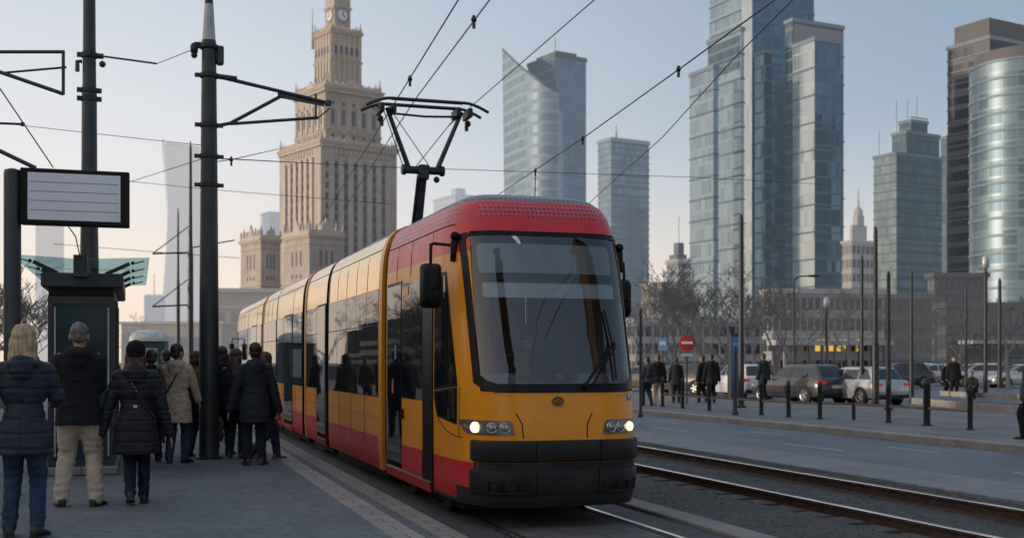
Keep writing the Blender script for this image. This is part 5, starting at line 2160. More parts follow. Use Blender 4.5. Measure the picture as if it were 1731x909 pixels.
def make_car(label, paint):
    root = empty('parked_car', (0, 0, 0), 0, label, 'car', 'cars parked beyond the road')
    b = MB()
    rings = []
    for y, w_, zb, zt in LB:
        half = [(0, zb), (w_ * .72, zb), (w_ * .95, zb + .06), (w_ * 1.0, zb + (zt - zb) * .45), (w_ * .985, zb + (zt - zb) * .75), (w_ * .92, zt - .015), (w_ * .75, zt + .012), (w_ * .35, zt + .03)]
        ring = half + [(0, zt + .035)] + [(-x, z) for x, z in half[1:][::-1]]
        rings.append([(x, y, z) for x, z in ring])
    b.loft(rings)
    zs = [.93, 1.05, 1.2, 1.32, 1.40, 1.445]
    cr = [[cabin(2 * PI * i / 48, z) for i in range(48)] for z in zs]
    cr.append([Vector((p.x * .86, (p.y + .72) * .9 - .72, 1.475)) for p in cr[-1]])
    cr.append([Vector((p.x * .4, (p.y + .72) * .5 - .72, 1.495)) for p in cr[-2]])
    b.loft(cr, caps=True)
    b.build('body', paint, root, 50)

    def pane(name, us, z0, z1, off=.006):
        m_ = MB()
        nu = 8
        c0 = Vector((0, -.7, 1.1))

        def f(i, j):
            p = cabin(us[0] + (us[1] - us[0]) * i, z0 + (z1 - z0) * j)
            d = Vector((p.x, (p.y + .46) * .6, .25)).normalized()
            return p + d * off
        m_.grid(f, nu, 4)
        return m_.build(name, CG, root, 60)
    import_ = None
    # angles where the rounded-box cabin turns its corners
    pane('rear_window', (R(180 + 62), R(360 - 62)), .99, 1.40)
    pane('windscreen', (R(62), R(118)), .96, 1.41)

    def sidepane(y0, y1, y0t, y1t, sx):
        m_ = MB()

        def f(i, j):
            z = 1.0 + .38 * j
            v = (z - .93) / .54
            x = .80 - .20 * v ** 1.3 + .004
            y = (y0 + (y1 - y0) * i) * (1 - j) + (y0t + (y1t - y0t) * i) * j
            yr, yf = -2.12 + .42 * v ** 1.2, 1.20 - .95 * v ** 1.1
            yc, ly = (yr + yf) / 2, (yf - yr) / 2
            q = min(.999, abs(y - yc) / ly)
            x *= (1 - q ** 5.5) ** (1 / 5.5)
            return Vector((sx * (x + .004), y, z))
        m_.grid(f, 6, 4, flip=sx > 0)
        m_.build('side_window', CG, root, 60)
    for sx in (-1, 1):
        sidepane(-1.82, -1.15, -1.52, -1.12, sx)
        sidepane(-1.08, -.18, -1.06, -.20, sx)
        sidepane(-.10, .98, -.12, .36, sx)
    for sx in (-1, 1):
        for yy in (-1.38, 1.36):
            w_ = MB()
            w_.lathe([(.02, 0), (.27, .0), (.325, .03), (.33, .1), (.325, .19), (.27, .22), (.02, .22)], (0, 0, 0), 24)
            w_.v = [Vector((sx * (.70 + p.z), yy + p.x, .33 + p.y)) for p in w_.v]
            wo_ = w_.build('wheel', TYRE, root, 40)
            w_ = MB()
            for q in range(5):
                a = q * 2 * PI / 5
                w_.bar((sx * .925, yy, .33), (sx * .925, yy + .20 * math.cos(a), .33 + .20 * math.sin(a)), .012, .06)
            w_.tube([(sx * .924, yy + .20 * math.cos(a), .33 + .20 * math.sin(a)) for a in [2 * PI * i / 20 for i in range(21)]], .014, 5)
            w_.build('rim', RIM, wo_, 40)
            w_ = MB()
            w_.disc((sx * .84, yy, .345), (sx, 0, 0), .375, .062, 28, .372)
            w_.build('wheel_arch', TYRE, root, 40)
        t_ = MB()
        t_.bbox((sx * .80 - .09, -2.235, .74), (sx * .80 + .09, -2.05, .88), .03)
        t_.bbox((sx * .62 - .13, -2.235, .76), (sx * .62 + .13, -2.15, .87), .02)
        t_.build('tail_lamp', TAIL, root, 40)
        t_ = MB()
        t_.bbox((sx * .68 - .13, 1.95, .58), (sx * .68 + .13, 2.165, .70), .03)
        t_.build('headlight', HEADL, root, 40)
        t_ = MB()
        t_.ball((sx * .98, .78, 1.0), (.10, .06, .075), 10, 7)
        t_.bar((sx * .86, .80, .96), (sx * .95, .79, .98), .04, .03)
        t_.build('wing_mirror', paint, root, 50)
        t_ = MB()
        t_.tube([(sx * .52, -1.5, 1.51), (sx * .52, -1.4, 1.535), (sx * .53, .0, 1.535), (sx * .53, .1, 1.51)], .016, 6)
        t_.build('roof_rail', TYRE, root, 60)
    t_ = MB()
    t_.box((-.26, -2.262, .60), (.26, -2.245, .71))
    t_.build('number_plate', PLATE, root)
    t_ = MB()
    t_.bbox((-.74, -2.262, .28), (.74, -2.1, .42), .03)
    t_.build('bumper_trim', TYRE, root, 40)
    t_ = MB()
    t_.bbox((-.55, 2.12, .32), (.55, 2.235, .50), .02)
    t_.build('grille', TYRE, root, 40)
    return root


car0 = make_car('silver estate car parked with its rear to the road, left of the thickest mast', P_SILVER)
cars = [
    # px, py (ground), heading (deg, 0 = pointing away along the road), paint, scale, label
    (1447, 682, 22, P_SILVER, (1, 1, 1), None),
    (1352, 680, 25, P_GREY, (1.03, 1.03, 1.06), 'dark grey estate car parked beside the silver estate car'),
    (1250, 672, 14, P_WHITE, (1, 1, 1.06), 'white estate car parked with red tail lamps left of the dark grey car'),
    (1152, 666, 48, P_BLACK, (1, 1.0, 1.06), 'black car parked behind the no entry sign'),
    (1084, 660, 70, P_BEIGE, (1, 1, 1), 'champagne car half hidden by the tram, leftmost of the parked row'),
    (1196, 655, 74, P_GREY, (1, 1, 1), 'dark grey car behind the two pedestrians left of the white car'),
    (1575, 651, 96, P_SILVER, (1, 1, 1.05), 'silver car parked side-on left of the standing man'),
    (1655, 653, 88, P_WHITE, (1, 1, 1.08), 'white car parked side-on just right of the standing man'),
    (1725, 655, 94, P_SILVER, (1, 1, 1.05), 'silver car parked side-on at the right edge'),
    (1517, 655, 100, P_BLACK, (1, 1, 1.1), 'black car parked side-on right behind the thickest mast'),
    (1108, 641, 84, P_BLUE, (1, 1, 1), 'dark blue car farther back between tram and no entry sign'),
    (1310, 640, 92, P_WHITE, (1, 1, 1.1), 'white car in the farther row behind the dark grey estate car'),
    (1390, 641, 88, P_BLUE, (1, 1, 1.05), 'dark blue car in the farther row between the two estate cars'),
    (1600, 638, 90, P_WHITE, (1, 1, 1.1), 'white car in the farther row behind the standing man'),
    (1690, 640, 90, P_RED, (1, 1, 1.05), 'dark red car in the farther row at the right'),
    (1548, 645, 90, P_WHITE, (1, 1, 1.08), 'white car in the second row behind the side-on silver car'),
    (1632, 644, 88, P_SILVER, (1, 1, 1.02), 'silver car in the second row right of the crouching person'),
    (1705, 646, 92, P_BLACK, (1, 1, 1.12), 'black car in the second row at the right edge'),
    (1485, 646, 94, P_BLUE, (1, 1, 1.05), 'dark blue car in the second row behind the silver estate car'),
    (1572, 636, 90, P_GREY, (1, 1, 1.05), 'grey car in the farthest row left of the standing man'),
    (1668, 636, 90, P_SILVER, (1, 1, 1.08), 'silver car in the farthest row behind the crouching person'),
    (1455, 637, 90, P_WHITE, (1, 1, 1.1), 'white van-like car in the farthest row behind the thickest mast'),
    (1350, 636, 90, P_BEIGE, (1, 1, 1.02), 'champagne car in the farthest row behind the dark grey estate car'),
    (1270, 645, 88, P_GREY, (1, 1, 1.0), 'dark grey car in the second row behind the white estate car'),
    (1180, 638, 90, P_SILVER, (1, 1, 1.05), 'silver car in the farther row behind the black car'),
]
for i, (px, py, hd, pt, scl_, lab) in enumerate(cars):
    o = car0 if i == 0 else copy_tree(car0, None, {P_SILVER: pt} if pt is not P_SILVER else None)
    p = W(px, py, .02)
    o.location = (p.x, p.y, .02)
    o.rotation_euler = (0, 0, R(hd - 17.6 + 0))
    o.scale = scl_
    if lab:
        o['label'] = lab

# people beyond the road
FG = 'pedestrians beyond the road'
for lab, px, py, z, rz, H_, ct, hem, tr, sh_n, hr, st_, ft, bulk in (
    ('pedestrian in dark clothes with a backpack, left of the pair beside the tram', 1095, 686, .145, 10, 1.72, 'grey_coat', .86, 'dark_jeans', 'shoe_black', HD, 'short', ((-.12, .1), (.12, -.08)), 1.0),
    ('pedestrian in a dark jacket and pale beige trousers beside the tram', 1113, 685, .145, 0, 1.80, 'black_wool', .80, 'chino', 'shoe_tan', HBR, 'short', ((-.08, .12), (.1, -.1)), 1.05),
    ('pedestrian in black standing alone just right of the beige trousered walker', 1143, 681, .145, -30, 1.70, 'dark_coat', .70, 'black_trouser', 'shoe_black', HD, 'short', ((-.1, 0), (.1, .0)), 1.0),
    ('pedestrian in black, left of the pair in front of the white car', 1188, 680, .145, 20, 1.78, 'dark_coat', .72, 'black_trouser', 'shoe_black', HD, 'short', ((-.1, .1), (.1, -.1)), 1.0),
    ('pedestrian in a dark coat, right of the pair in front of the white car', 1203, 681, .145, -12, 1.84, 'black_wool', .66, 'black_trouser', 'shoe_black', HD, 'short', ((-.1, -.1), (.12, .12)), 1.08),
    ('pedestrian in dark clothes between the white car and the dark grey car', 1291, 676, .145, 10, 1.86, 'navy_parka', .78, 'dark_jeans', 'shoe_black', HD, 'short', ((-.1, 0), (.1, .0)), 1.08),
    ('large man in black standing before the parked cars at the right', 1612, 671, .145, 160, 1.78, 'black_wool', .72, 'black_trouser', 'shoe_black', HD, 'short', ((-.13, 0), (.13, .0)), 1.2),
    ('person in black close behind the left shoulder of the large man at the right', 1597, 669, .145, 200, 1.55, 'dark_coat', .70, 'black_trouser', 'shoe_black', HD, 'short', ((-.1, 0), (.1, .0)), 1.0),
    ('pedestrian in dark clothes cut off by the right edge of the picture', 1742, 742, .145, 25, 1.74, 'grey_coat', .74, 'black_trouser', 'shoe_black', HBR, 'short', ((-.1, .1), (.1, -.1)), 1.05),
):
    p = W(px, py, z)
    bp = None
    if 'backpack' in lab:
        def bp(root, j):
            m_ = MB()
            c_ = j['P'] + j['up'] * .33 + Vector((0, -.19, 0))
            m_.loft([ell(c_ + Vector((0, 0, zz)), rx, ry, 14, sq=3) for zz, rx, ry in ((-.2, .10, .06), (-.16, .14, .09), (.1, .14, .09), (.2, .09, .05))])
            mesh_obj('backpack', remesh(m_, .016, 2), C['black_puff'], root)
    person(lab, (p.x, p.y, z), R(rz), H_, FG, ct, hem, 0, True, .0, .02, tr, sh_n, hr, st_, feet=ft, bulk=bulk, vox=.018, extra=bp)
p = W(1646, 674, .145)
person('crouching person in dark clothes right of the large standing man', (p.x, p.y, .145), R(120), 1.66, FG, 'dark_coat', .80, 0, True, .0, .02, 'black_trouser', 'shoe_black', HBR, 'short', seat=.42,
       feet=((-.12, .22, .0), (.14, .10, .0)), hands=((-.2, .42, .55), (.2, .40, .50)), lean=.35, vox=.018)
# ------------------------------------------------------------------ buildings


class Site:
    """a building's own frame: origin at the corner nearest the viewer, +X along its right hand face, +Y along its left hand face"""

    def __init__(s, px, zc, ang):
        q = D(px, 612, zc)
        s.o = Vector((q.x, q.y, 0))
        # right hand face runs to the right and away from the viewer by `ang` degrees
        s.rz = R(ang) - TH
        s.ex = Vector((math.cos(s.rz), math.sin(s.rz), 0))
        s.ey = Vector((-math.sin(s.rz), math.cos(s.rz), 0))

    def hit(s, px, d, base=None):
        """distance along d from base where the picture column px is reached"""
        b = base or s.o
        k = (px - 865.5) / FPX
        cx_ = lambda v: v.x * CS - v.y * SN
        cz_ = lambda v: v.x * SN + v.y * CS
        return (k * cz_(b) - cx_(b)) / (cx_(d) - k * cz_(d))

    def zat(s, py, x=0, y=0):
        w_ = s.o + s.ex * x + s.ey * y
        return CAMZ - (py - 612) / FPX * (w_.x * SN + w_.y * CS)

    def root(s, name, label, cat='building', group=None):
        return empty(name, s.o, s.rz, label, cat, group)


def tower_box(root, x0, x1, y0, y1, z0, z1, m, roof, band=None, ph=3.6, nb=0, parapet=1.2):
    """glass volume: four glazed faces, storey bands and a roof"""
    for nm, a, b_ in (('glass_face', (x0, y0), (x1, y0)), ('glass_face', (x1, y0), (x1, y1)), ('glass_face', (x1, y1), (x0, y1)), ('glass_face', (x0, y1), (x0, y0))):
        q = MB()
        q.quad((*a, z0), (*b_, z0), (*b_, z1), (*a, z1))
        q.build(nm, m, root)
    q = MB()
    e = .35
    q.box((x0 - e, y0 - e, z1), (x1 + e, y1 + e, z1 + parapet))
    q.build('roof', roof, root)
    if band and nb:
        for i in range(nb):
            z = z1 - (i + 1) * (z1 - z0) / nb
            q = MB()
            e = .16
            q.loft([[(x0 - e, y0 - e, zz), (x1 + e, y0 - e, zz), (x1 + e, y1 + e, zz), (x0 - e, y1 + e, zz)] for zz in (z, z + .45)])
            q.build('floor_band', band, root)


# ---------- stone palace with the clock tower
PH = .05
PCOL = (.375, .325, .28)
stone = mat('weathered limestone', PCOL, .85, var=.16, scale=.25, scl=(1, 1, .25), bump=.3, bscale=6, haze=PH, dirt=((.20, .17, .14), .5, .12), hcol=(.60, .55, .53))
stone2 = mat('limestone trim', (.43, .378, .325), .85, var=.14, scale=.6, bump=.3, bscale=6, haze=PH, hcol=(.60, .55, .53))
shade_strip = mat('recessed spandrel stone', (.20, .175, .15), .85, var=.2, scale=.3, haze=PH, hcol=(.60, .55, .53))  # dark tone painted in for the shade of recesses between pilasters
pwin = mat('palace window', (.035, .05, .07), .25, var=.5, scale=.15, haze=.06)
A = 38.0
ZC = 520.0
q = D(571, 612, ZC)
pal = empty('palace_tower', (q.x, q.y, 0), R(A) - TH, 'tall tiered stone palace with a clock tower and pinnacles, warm beige in the low sun', 'palace')
# in its own frame: face at y = -w/2 shows on the right, face at x = -w/2 shows on the left
WIN = []


def pz(py, depth):
    return CAMZ + (612 - py) / FPX * depth


def face_pts(w_, side):
    """returns a function (u along the face from the shared corner, out, z)"""
    h = w_ / 2
    if side == 'R':
        return lambda u, o, z: (-h + u, -h - o, z)
    return lambda u, o, z: (-h - o, -h + u, z)


def fbox(mb, fp, u0, u1, o0, o1, z0, z1):
    a, b_ = fp(u0, o0, z0), fp(u1, o1, z1)
    mb.box(tuple(min(a[i], b_[i]) for i in range(3)), tuple(max(a[i], b_[i]) for i in range(3)))


def stage(root, w_, z0, z1, name='wall', m=None, cx_=0, cy_=0):
    b = MB()
    b.box((cx_ - w_ / 2, cy_ - w_ / 2, z0), (cx_ + w_ / 2, cy_ + w_ / 2, z1))
    return b.build(name, m or stone, root)


def cornice(root, w_, z, d=.9, h=1.6, cx_=0, cy_=0, dent=True):
    b = MB()
    for k, (e, a, c_) in enumerate(((d * .45, z - h, z - h * .55), (d * .75, z - h * .55, z - h * .2), (d, z - h * .2, z))):
        b.box((cx_ - w_ / 2 - e, cy_ - w_ / 2 - e, a), (cx_ + w_ / 2 + e, cy_ + w_ / 2 + e, c_))
    o = b.build('cornice', stone2, root)
    if dent:
        b = MB()
        n = int(w_ / 1.3)
        for side in 'RL':
            fp = face_pts(w_, side)
            for i in range(n):
                u = (i + .5) * w_ / n
                fbox(b, fp, u - .28, u + .28, .02, d * .7, z - h - .55, z - h)
        b.v = [v + Vector((cx_, cy_, 0)) for v in b.v]
        b.build('dentils', stone2, o)
    return o


def pinnacle(root, x, y, z, h, r=.55):
    b = MB()
    b.box((x - r, y - r, z), (x + r, y + r, z + h * .35))
    b.lathe([(r * .95, z + h * .35), (r * .55, z + h * .42), (r * .75, z + h * .5), (r * .35, z + h * .62), (r * .45, z + h * .68), (.08, z + h)], (x, y, 0), 8)
    b.build('pinnacle', stone2, root, 30)


WINMESH = {}


def window(root, fp, u, z, ww, hh, out=.04, frame=True):
    WIN.append((root, fp, u, z, ww, hh, out))


def attic(root, w_, z, h=2.6, cx_=0, cy_=0, n=4, pin=4.0, gable=True):
    """parapet with small pinnacles and a gabled crest in the middle"""
    b = MB()
    e = w_ / 2 - .35
    for a, c_ in (((-e, -e), (e, -e)), ((-e, -e), (-e, e)), ((e, -e), (e, e)), ((-e, e), (e, e))):
        b.box((cx_ + a[0] - .3, cy_ + a[1] - .3, z), (cx_ + c_[0] + .3, cy_ + c_[1] + .3, z + h * .5))
        L = max(abs(c_[0] - a[0]), abs(c_[1] - a[1]))
        k = int(L / 1.5)
        for i in range(k):
            u = (i + .5) / k
            x, y = cx_ + a[0] + (c_[0] - a[0]) * u, cy_ + a[1] + (c_[1] - a[1]) * u
            b.box((x - .42, y - .34, z + h * .5), (x + .42, y + .34, z + h * (.78 + .22 * (i % 2))))
    if gable:
        for side in 'RL':
            fp = face_pts(w_, side)
            g = w_ / 2
            for sgn in (0,):
                gw = w_ * .17
                p_ = [fp(g - gw, .1, z), fp(g + gw, .1, z), fp(g + gw * .55, .1, z + h * .8), fp(g, .1, z + h * 1.7), fp(g - gw * .55, .1, z + h * .8)]
                p2 = [fp(g - gw, -.6, z), fp(g + gw, -.6, z), fp(g + gw * .55, -.6, z + h * .8), fp(g, -.6, z + h * 1.7), fp(g - gw * .55, -.6, z + h * .8)]
                b.loft([[Vector(v) + Vector((cx_, cy_, 0)) for v in p_], [Vector(v) + Vector((cx_, cy_, 0)) for v in p2]])
    b.build('parapet', stone2, root)
    for sx in (-1, 1):
        for sy in (-1, 1):
            pinnacle(root, cx_ + sx * e, cy_ + sy * e, z, pin * 1.25, .6)
            if sx * sy < 0 or (sx < 0 and sy < 0):
                for dx, dy in ((-sx * 2.2, 0), (0, -sy * 2.2)):
                    pinnacle(root, cx_ + sx * e + dx, cy_ + sy * e + dy, z, pin * .85, .42)


# main shaft
wA, wB, wC, wD = 37.4, 27.4, 15.1, 8.0
zA = pz(236, 494)
zB = pz(143, 501)
zC_ = pz(47, 509)
stage(pal, wA, 0, zA)
cornice(pal, wA, zA, 1.1, 2.2)
attic(pal, wA, zA, 1.6, n=4, pin=4.2, gable=False)
zs0, zs1 = 12.0, zA - 8.5
for side in 'RL':
    fp = face_pts(wA, side)
    n = 7 if side == 'R' else 6
    lo, hi = 5.0, wA - 4.6
    if side == 'L':
        lo, hi = 7.6, wA - 5.6
    step = (hi - lo) / (n - 1)
    # pilasters
    for i in range(n):
        b = MB()
        u = lo + step * i
        d = .75 if side == 'L' else .35
        fbox(b, fp, u - step * .27, u + step * .27, .0, d, 10, zA - 7.5)
        fbox(b, fp, u - step * .32, u + step * .32, .0, d + .2, zA - 7.5, zA - 6.6)
        b.build('pilaster', stone2, pal)
    rows = 19
    for i in range(n - 1):
        u = lo + step * (i + .5)
        for r_ in range(rows):
            z = zs1 - 1.5 - r_ * 4.35
            if z < 14:
                continue
            window(pal, fp, u, z, step * .42, 2.9 if side == 'L' else 2.6)
        b = MB()
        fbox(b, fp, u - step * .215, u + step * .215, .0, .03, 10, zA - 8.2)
        b.build('shade_strip', shade_strip, pal)
    if side == 'R':
        for r_ in range(rows):
            z = zs1 - 1.5 - r_ * 4.35
            if z > 14:
                window(pal, fp, 2.9, z, 1.15, 2.5)
    # top frieze windows and blocks above the columns
    for i in range(n * 2 - 1):
        b = MB()
        u = lo + step * i / 2
        fbox(b, fp, u - .5, u + .5, .0, .3, zA - 5.2, zA - 3.2)
        b.build('frieze_block', stone2, pal)
# second tier
stage(pal, wB, zA, zB)
cornice(pal, wB, zB, 1.5, 2.4)
attic(pal, wB, zB, 2.2, pin=4.6)
b = MB()
b.box((-wB / 2 - .8, -wB / 2 - .8, zA), (wB / 2 + .8, wB / 2 + .8, zA + 2.0))
b.build('base_course', stone2, pal)
cornice(pal, wB, zA + 5.2, .5, .8, dent=False)
for side in 'RL':
    fp = face_pts(wB, side)
    n = 5
    for i in range(n):
        u = 3.6 + (wB - 7.2) * i / (n - 1)
        window(pal, fp, u, zA + 11.6, 1.6, 6.6)
        window(pal, fp, u, zA + 3.4, 1.3, 1.5)
        window(pal, fp, u, zA + 17.4, 1.2, 1.5)
    for i in range(n + 1):
        u = 3.6 + (wB - 7.2) * (i - .5) / (n - 1)
        u = max(1.4, min(wB - 1.4, u))
        b = MB()
        fbox(b, fp, u - .75, u + .75, 0, .45, zA + 6, zA + 15.8)
        fbox(b, fp, u - .95, u + .95, 0, .65, zA + 15.8, zA + 16.5)
        b.build('pilaster', stone2, pal)
# third tier
stage(pal, wC, zB, zC_)
cornice(pal, wC, zC_, .9, 1.4)
attic(pal, wC, zC_, 1.7, pin=3.6, gable=False)
cornice(pal, wC, zB + 13.5, .6, .9, dent=False)
for side in 'RL':
    fp = face_pts(wC, side)
    for i in range(5):
        u = 2.4 + (wC - 4.8) * i / 4
        window(pal, fp, u, zB + 17.6, 1.25, 3.4)
    for i in range(6):
        u = max(.7, min(wC - .7, 2.4 + (wC - 4.8) * (i - .5) / 4))
        b = MB()
        fbox(b, fp, u - .45, u + .45, 0, .4, zB + 3, zB + 13)
        fbox(b, fp, u - .42, u + .42, 0, .3, zB + 14, zC_ - 2)
        b.build('pilaster', stone2, pal)
    # gabled crest and obelisks at the foot
    b = MB()
    for g, hgt in ((wC / 2, 5.4), (wC * .12, 7.2), (wC * .88, 7.2)):
        q_ = [fp(g - 1.6 if g == wC / 2 else g - .6, .9, zB), fp(g + 1.6 if g == wC / 2 else g + .6, .9, zB), fp(g + .15, .9, zB + hgt), fp(g - .15, .9, zB + hgt)]
        q2 = [fp(g - 1.6 if g == wC / 2 else g - .6, 0, zB), fp(g + 1.6 if g == wC / 2 else g + .6, 0, zB), fp(g + .15, 0, zB + hgt), fp(g - .15, 0, zB + hgt)]
        b.loft([q_, q2])
    b.build('crest', stone2, pal)
pinnacle(pal, -wC / 2 - .6, wC / 2 + .4, zC_ - 6, 19, .5)
# clock stage and spire
stage(pal, wD, zC_, zC_ + 15)
cornice(pal, wD, zC_ + 11.2, .7, 1.0)
b = MB()
b.lathe([(3.4, zC_ + 15), (3.2, zC_ + 22), (2.2, zC_ + 23), (1.2, zC_ + 34), (.3, zC_ + 62)], (0, 0, 0), 8)
b.build('spire', stone2, pal, 30)
cfm = mat('white clock face', (.52, .55, .58), .4, var=.08, haze=.1)
chm = mat('clock hands', (.05, .05, .06), .5)
for side in 'RL':
    fp = face_pts(wD, side)
    nrm = Vector(fp(0, 1, 0)) - Vector(fp(0, 0, 0))
    cpos = Vector(fp(wD / 2, .05, pz(23, 514)))
    b = MB()
    b.disc(cpos, nrm, 3.0, .3, 32, 2.9)
    cf = b.build('clock_face', cfm, pal, 30)
    b = MB()
    ax = Vector(fp(1, 0, 0)) - Vector(fp(0, 0, 0))
    c2 = cpos + nrm * .34
    b.tube([c2 + (ax * math.cos(a) + Vector((0, 0, 1)) * math.sin(a)) * 2.85 for a in [2 * PI * i / 32 for i in range(33)]], .14, 5)
    for i in range(12):
        a = 2 * PI * i / 12
        d_ = ax * math.cos(a) + Vector((0, 0, 1)) * math.sin(a)
        b.tube([c2 + d_ * 2.2, c2 + d_ * 2.6], .10, 4)
    b.build('clock_dial', chm, cf)
    b = MB()
    b.tube([c2, c2 + Vector((0, 0, 1)) * 1.9 + ax * .3], .15, 5)
    b.tube([c2, c2 + ax * 1.2 - Vector((0, 0, .5))], .18, 5)
    b.build('clock_hand', chm, cf)


# lower wings
def wing(px_l, px_c, px_r, py_top, zc):
    st_ = Site(px_c, zc, A)
    wl = st_.hit(px_l, st_.ey)
    wr = st_.hit(px_r, st_.ex)
    z1 = st_.zat(py_top)
    r_ = pal
    o = Matrix.Rotation(-pal.rotation_euler.z, 3, 'Z') @ (st_.o - Vector(pal.location))
    b = MB()
    b.box((o.x, o.y, 0), (o.x + wr, o.y + wl, z1))
    wb = b.build('wing', stone, pal)
    for e, a, c_ in ((.5, z1 - 1.6, z1 - .8), (.9, z1 - .8, z1), (.4, z1 - 19.5, z1 - 18.9), (.3, z1 - 4.2, z1 - 3.9)):
        b = MB()
        b.box((o.x - e, o.y - e, a), (o.x + wr + e, o.y + wl + e, c_))
        b.build('cornice', stone2, wb)
    fR = lambda u, q_, z: (o.x + u, o.y - q_, z)
    fL = lambda u, q_, z: (o.x - q_, o.y + u, z)
    # crest along both faces
    for fp, L in ((fR, wr), (fL, wl)):
        b = MB()
        k = int(L / 2.6)
        for i in range(k + 1):
            u = L * i / k
            fbox(b, fp, u - .45, u + .45, -.6, .2, z1, z1 + (3.0 if i % 2 == 0 else 2.0))
            q_ = fp(u, -.2, 0)
            b.lathe([(.4, z1 + (3.0 if i % 2 == 0 else 2.0)), (.5, z1 + 3.3), (.06, z1 + (5.2 if i % 2 == 0 else 3.8))], (q_[0], q_[1], 0), 6)
        fbox(b, fp, 0, L, -.5, .1, z1, z1 + 1.4)
        g = L / 2
        gw = min(4.2, L * .2)
        P1 = [fp(g - gw, .25, z1), fp(g + gw, .25, z1), fp(g + gw * .5, .25, z1 + 2.8), fp(g, .25, z1 + 6.0), fp(g - gw * .5, .25, z1 + 2.8)]
        P2 = [fp(g - gw, -.5, z1), fp(g + gw, -.5, z1), fp(g + gw * .5, -.5, z1 + 2.8), fp(g, -.5, z1 + 6.0), fp(g - gw * .5, -.5, z1 + 2.8)]
        b.loft([P1, P2])
        b.build('crest', stone2, wb)
        n = 3
        for i in range(n):
            u = L / 2 + (i - 1) * L * .165
            window(wb, fp, u, z1 - 9.5, L * .075, 6.0)
            window(wb, fp, u, z1 - 16.4, L * .07, 1.6)
            window(wb, fp, u, z1 - 25.5, L * .075, 8.5)
            window(wb, fp, u, z1 - 37, L * .075, 6.0)
    return wb


wing(407, 441, 474, 402, 486)
wing(480, 523, 580, 393, 458)
# windows: the largest as single panes, the rest as one sheet of panes
WIN.sort(key=lambda t_: -t_[4] * t_[5])
rest = MB()
for i, (rt, fp, u, z, ww, hh, out) in enumerate(WIN):
    mb = rest if i >= 96 else MB()
    fbox(mb, fp, u - ww / 2, u + ww / 2, -.05, out, z - hh / 2, z + hh / 2)
    if i < 96:
        b_ = mb.build('window', pwin, rt)
        f_ = MB()
        fbox(f_, fp, u - ww / 2 - .14, u + ww / 2 + .14, -.05, out + .16, z - hh / 2 - .28, z - hh / 2)
        fbox(f_, fp, u - ww / 2 - .1, u + ww / 2 + .1, -.05, out + .14, z + hh / 2, z + hh / 2 + .22)
        fbox(f_, fp, u - .05, u + .05, -.05, out + .05, z - hh / 2, z + hh / 2)
        if rt is pal:
            f_.build('window_frame', stone2, b_)
        else:
            f_.build('window_frame', stone2, rt)
rw = rest.build('windows', pwin, pal)
rw['kind'] = 'stuff'

# long low stone building in front of the palace
st_ = Site(360, 250, 6)
lowm = mat('pale grey stone', (.27, .235, .20), .85, var=.14, scale=.2, haze=.22, dirt=((.16, .14, .12), .5, .15), hcol=(.60, .56, .55))
lowt = mat('pale grey stone trim', (.33, .29, .25), .85, var=.1, scale=.4, haze=.24, hcol=(.60, .56, .55))
loww = mat('dull window', (.09, .10, .115), .3, var=.4, scale=.2, haze=.22)
rt = st_.root('stone_hall', 'long pale stone hall with tall openings below the palace, behind the tram rear')
L = st_.hit(700, st_.ex)
zt = st_.zat(487)
b = MB()
b.box((0, 0, 0), (L, 40, zt))
b.build('wall', lowm, rt)
b = MB()
for z, e, h in ((zt, .6, .8), (zt * .78, .35, .5), (zt * .52, .3, .5), (zt * .40, .45, .6)):
    b.box((-e, -e, z - h), (L + e, 40.5, z))
b.build('cornice', lowt, rt)
for i in range(11):
    u = 1.7 + 3.1 * i
    for z0, z1 in ((.5, zt * .34), (zt * .56, zt * .70)):
        b = MB()
        b.box((u - .75, -.06, z0), (u + .75, .05, z1))
        o = b.build('window', loww, rt)
        b = MB()
        b.box((u + 1.1, -.35, z0), (u + 1.9, .1, z1 + .4))
        b.build('pier', lowt, rt)
st_ = Site(205, 180, -8)
rt = st_.root('stone_hall', 'low hazy building on the skyline right of the shelter')
zt = st_.zat(548)
b = MB()
b.box((0, 0, 0), (16, 20, zt))
b.build('wall', lowm, rt)
b = MB()
b.box((-.3, -.3, zt), (16.3, 20, zt + .4))
b.build('cornice', lowt, rt)
for i in range(7):
    for z in (1.6, 4.0):
        b = MB()
        b.box((1.0 + 2.1 * i, -.05, z), (2.2 + 2.1 * i, .05, z + 1.5))
        b.build('window', loww, rt)
st_ = Site(260, 330, 10)
rt = st_.root('water_tower', 'small hazy box topped tower right of the shelter roof')
zt = st_.zat(498)
b = MB()
b.box((-1.2, 0, 0), (1.2, 2.4, zt - 9))
b.build('shaft', mat('hazy tower', (.3, .3, .32), .8, haze=.6), rt)
b = MB()
b.bbox((-2.6, -1, zt - 9), (2.6, 4, zt), .4)
b.tube([(0, 1, zt), (0, 1, zt + 6)], .15, 5)
b.build('head', mat('hazy tower head', (.3, .31, .33), .8, haze=.6), rt)
st_ = Site(60, 420, 20)
rt = st_.root('pale_block', 'pale hazy tower block behind the display sign')
zt = st_.zat(352)
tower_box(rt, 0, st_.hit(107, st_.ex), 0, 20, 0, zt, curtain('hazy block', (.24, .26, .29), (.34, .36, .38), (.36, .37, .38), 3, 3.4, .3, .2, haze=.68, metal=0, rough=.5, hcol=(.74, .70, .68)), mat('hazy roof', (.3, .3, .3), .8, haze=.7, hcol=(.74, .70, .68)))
st_ = Site(770, 560, 30)
rt = st_.root('pale_block', 'pale grey block with a roof box between pantograph and tram roof')
zt = st_.zat(332)
hz1 = curtain('hazy office', (.20, .24, .29), (.28, .33, .38), (.33, .36, .4), 3, 3.4, .3, .2, haze=.5, metal=.1, rough=.4, hcol=(.62, .64, .70))
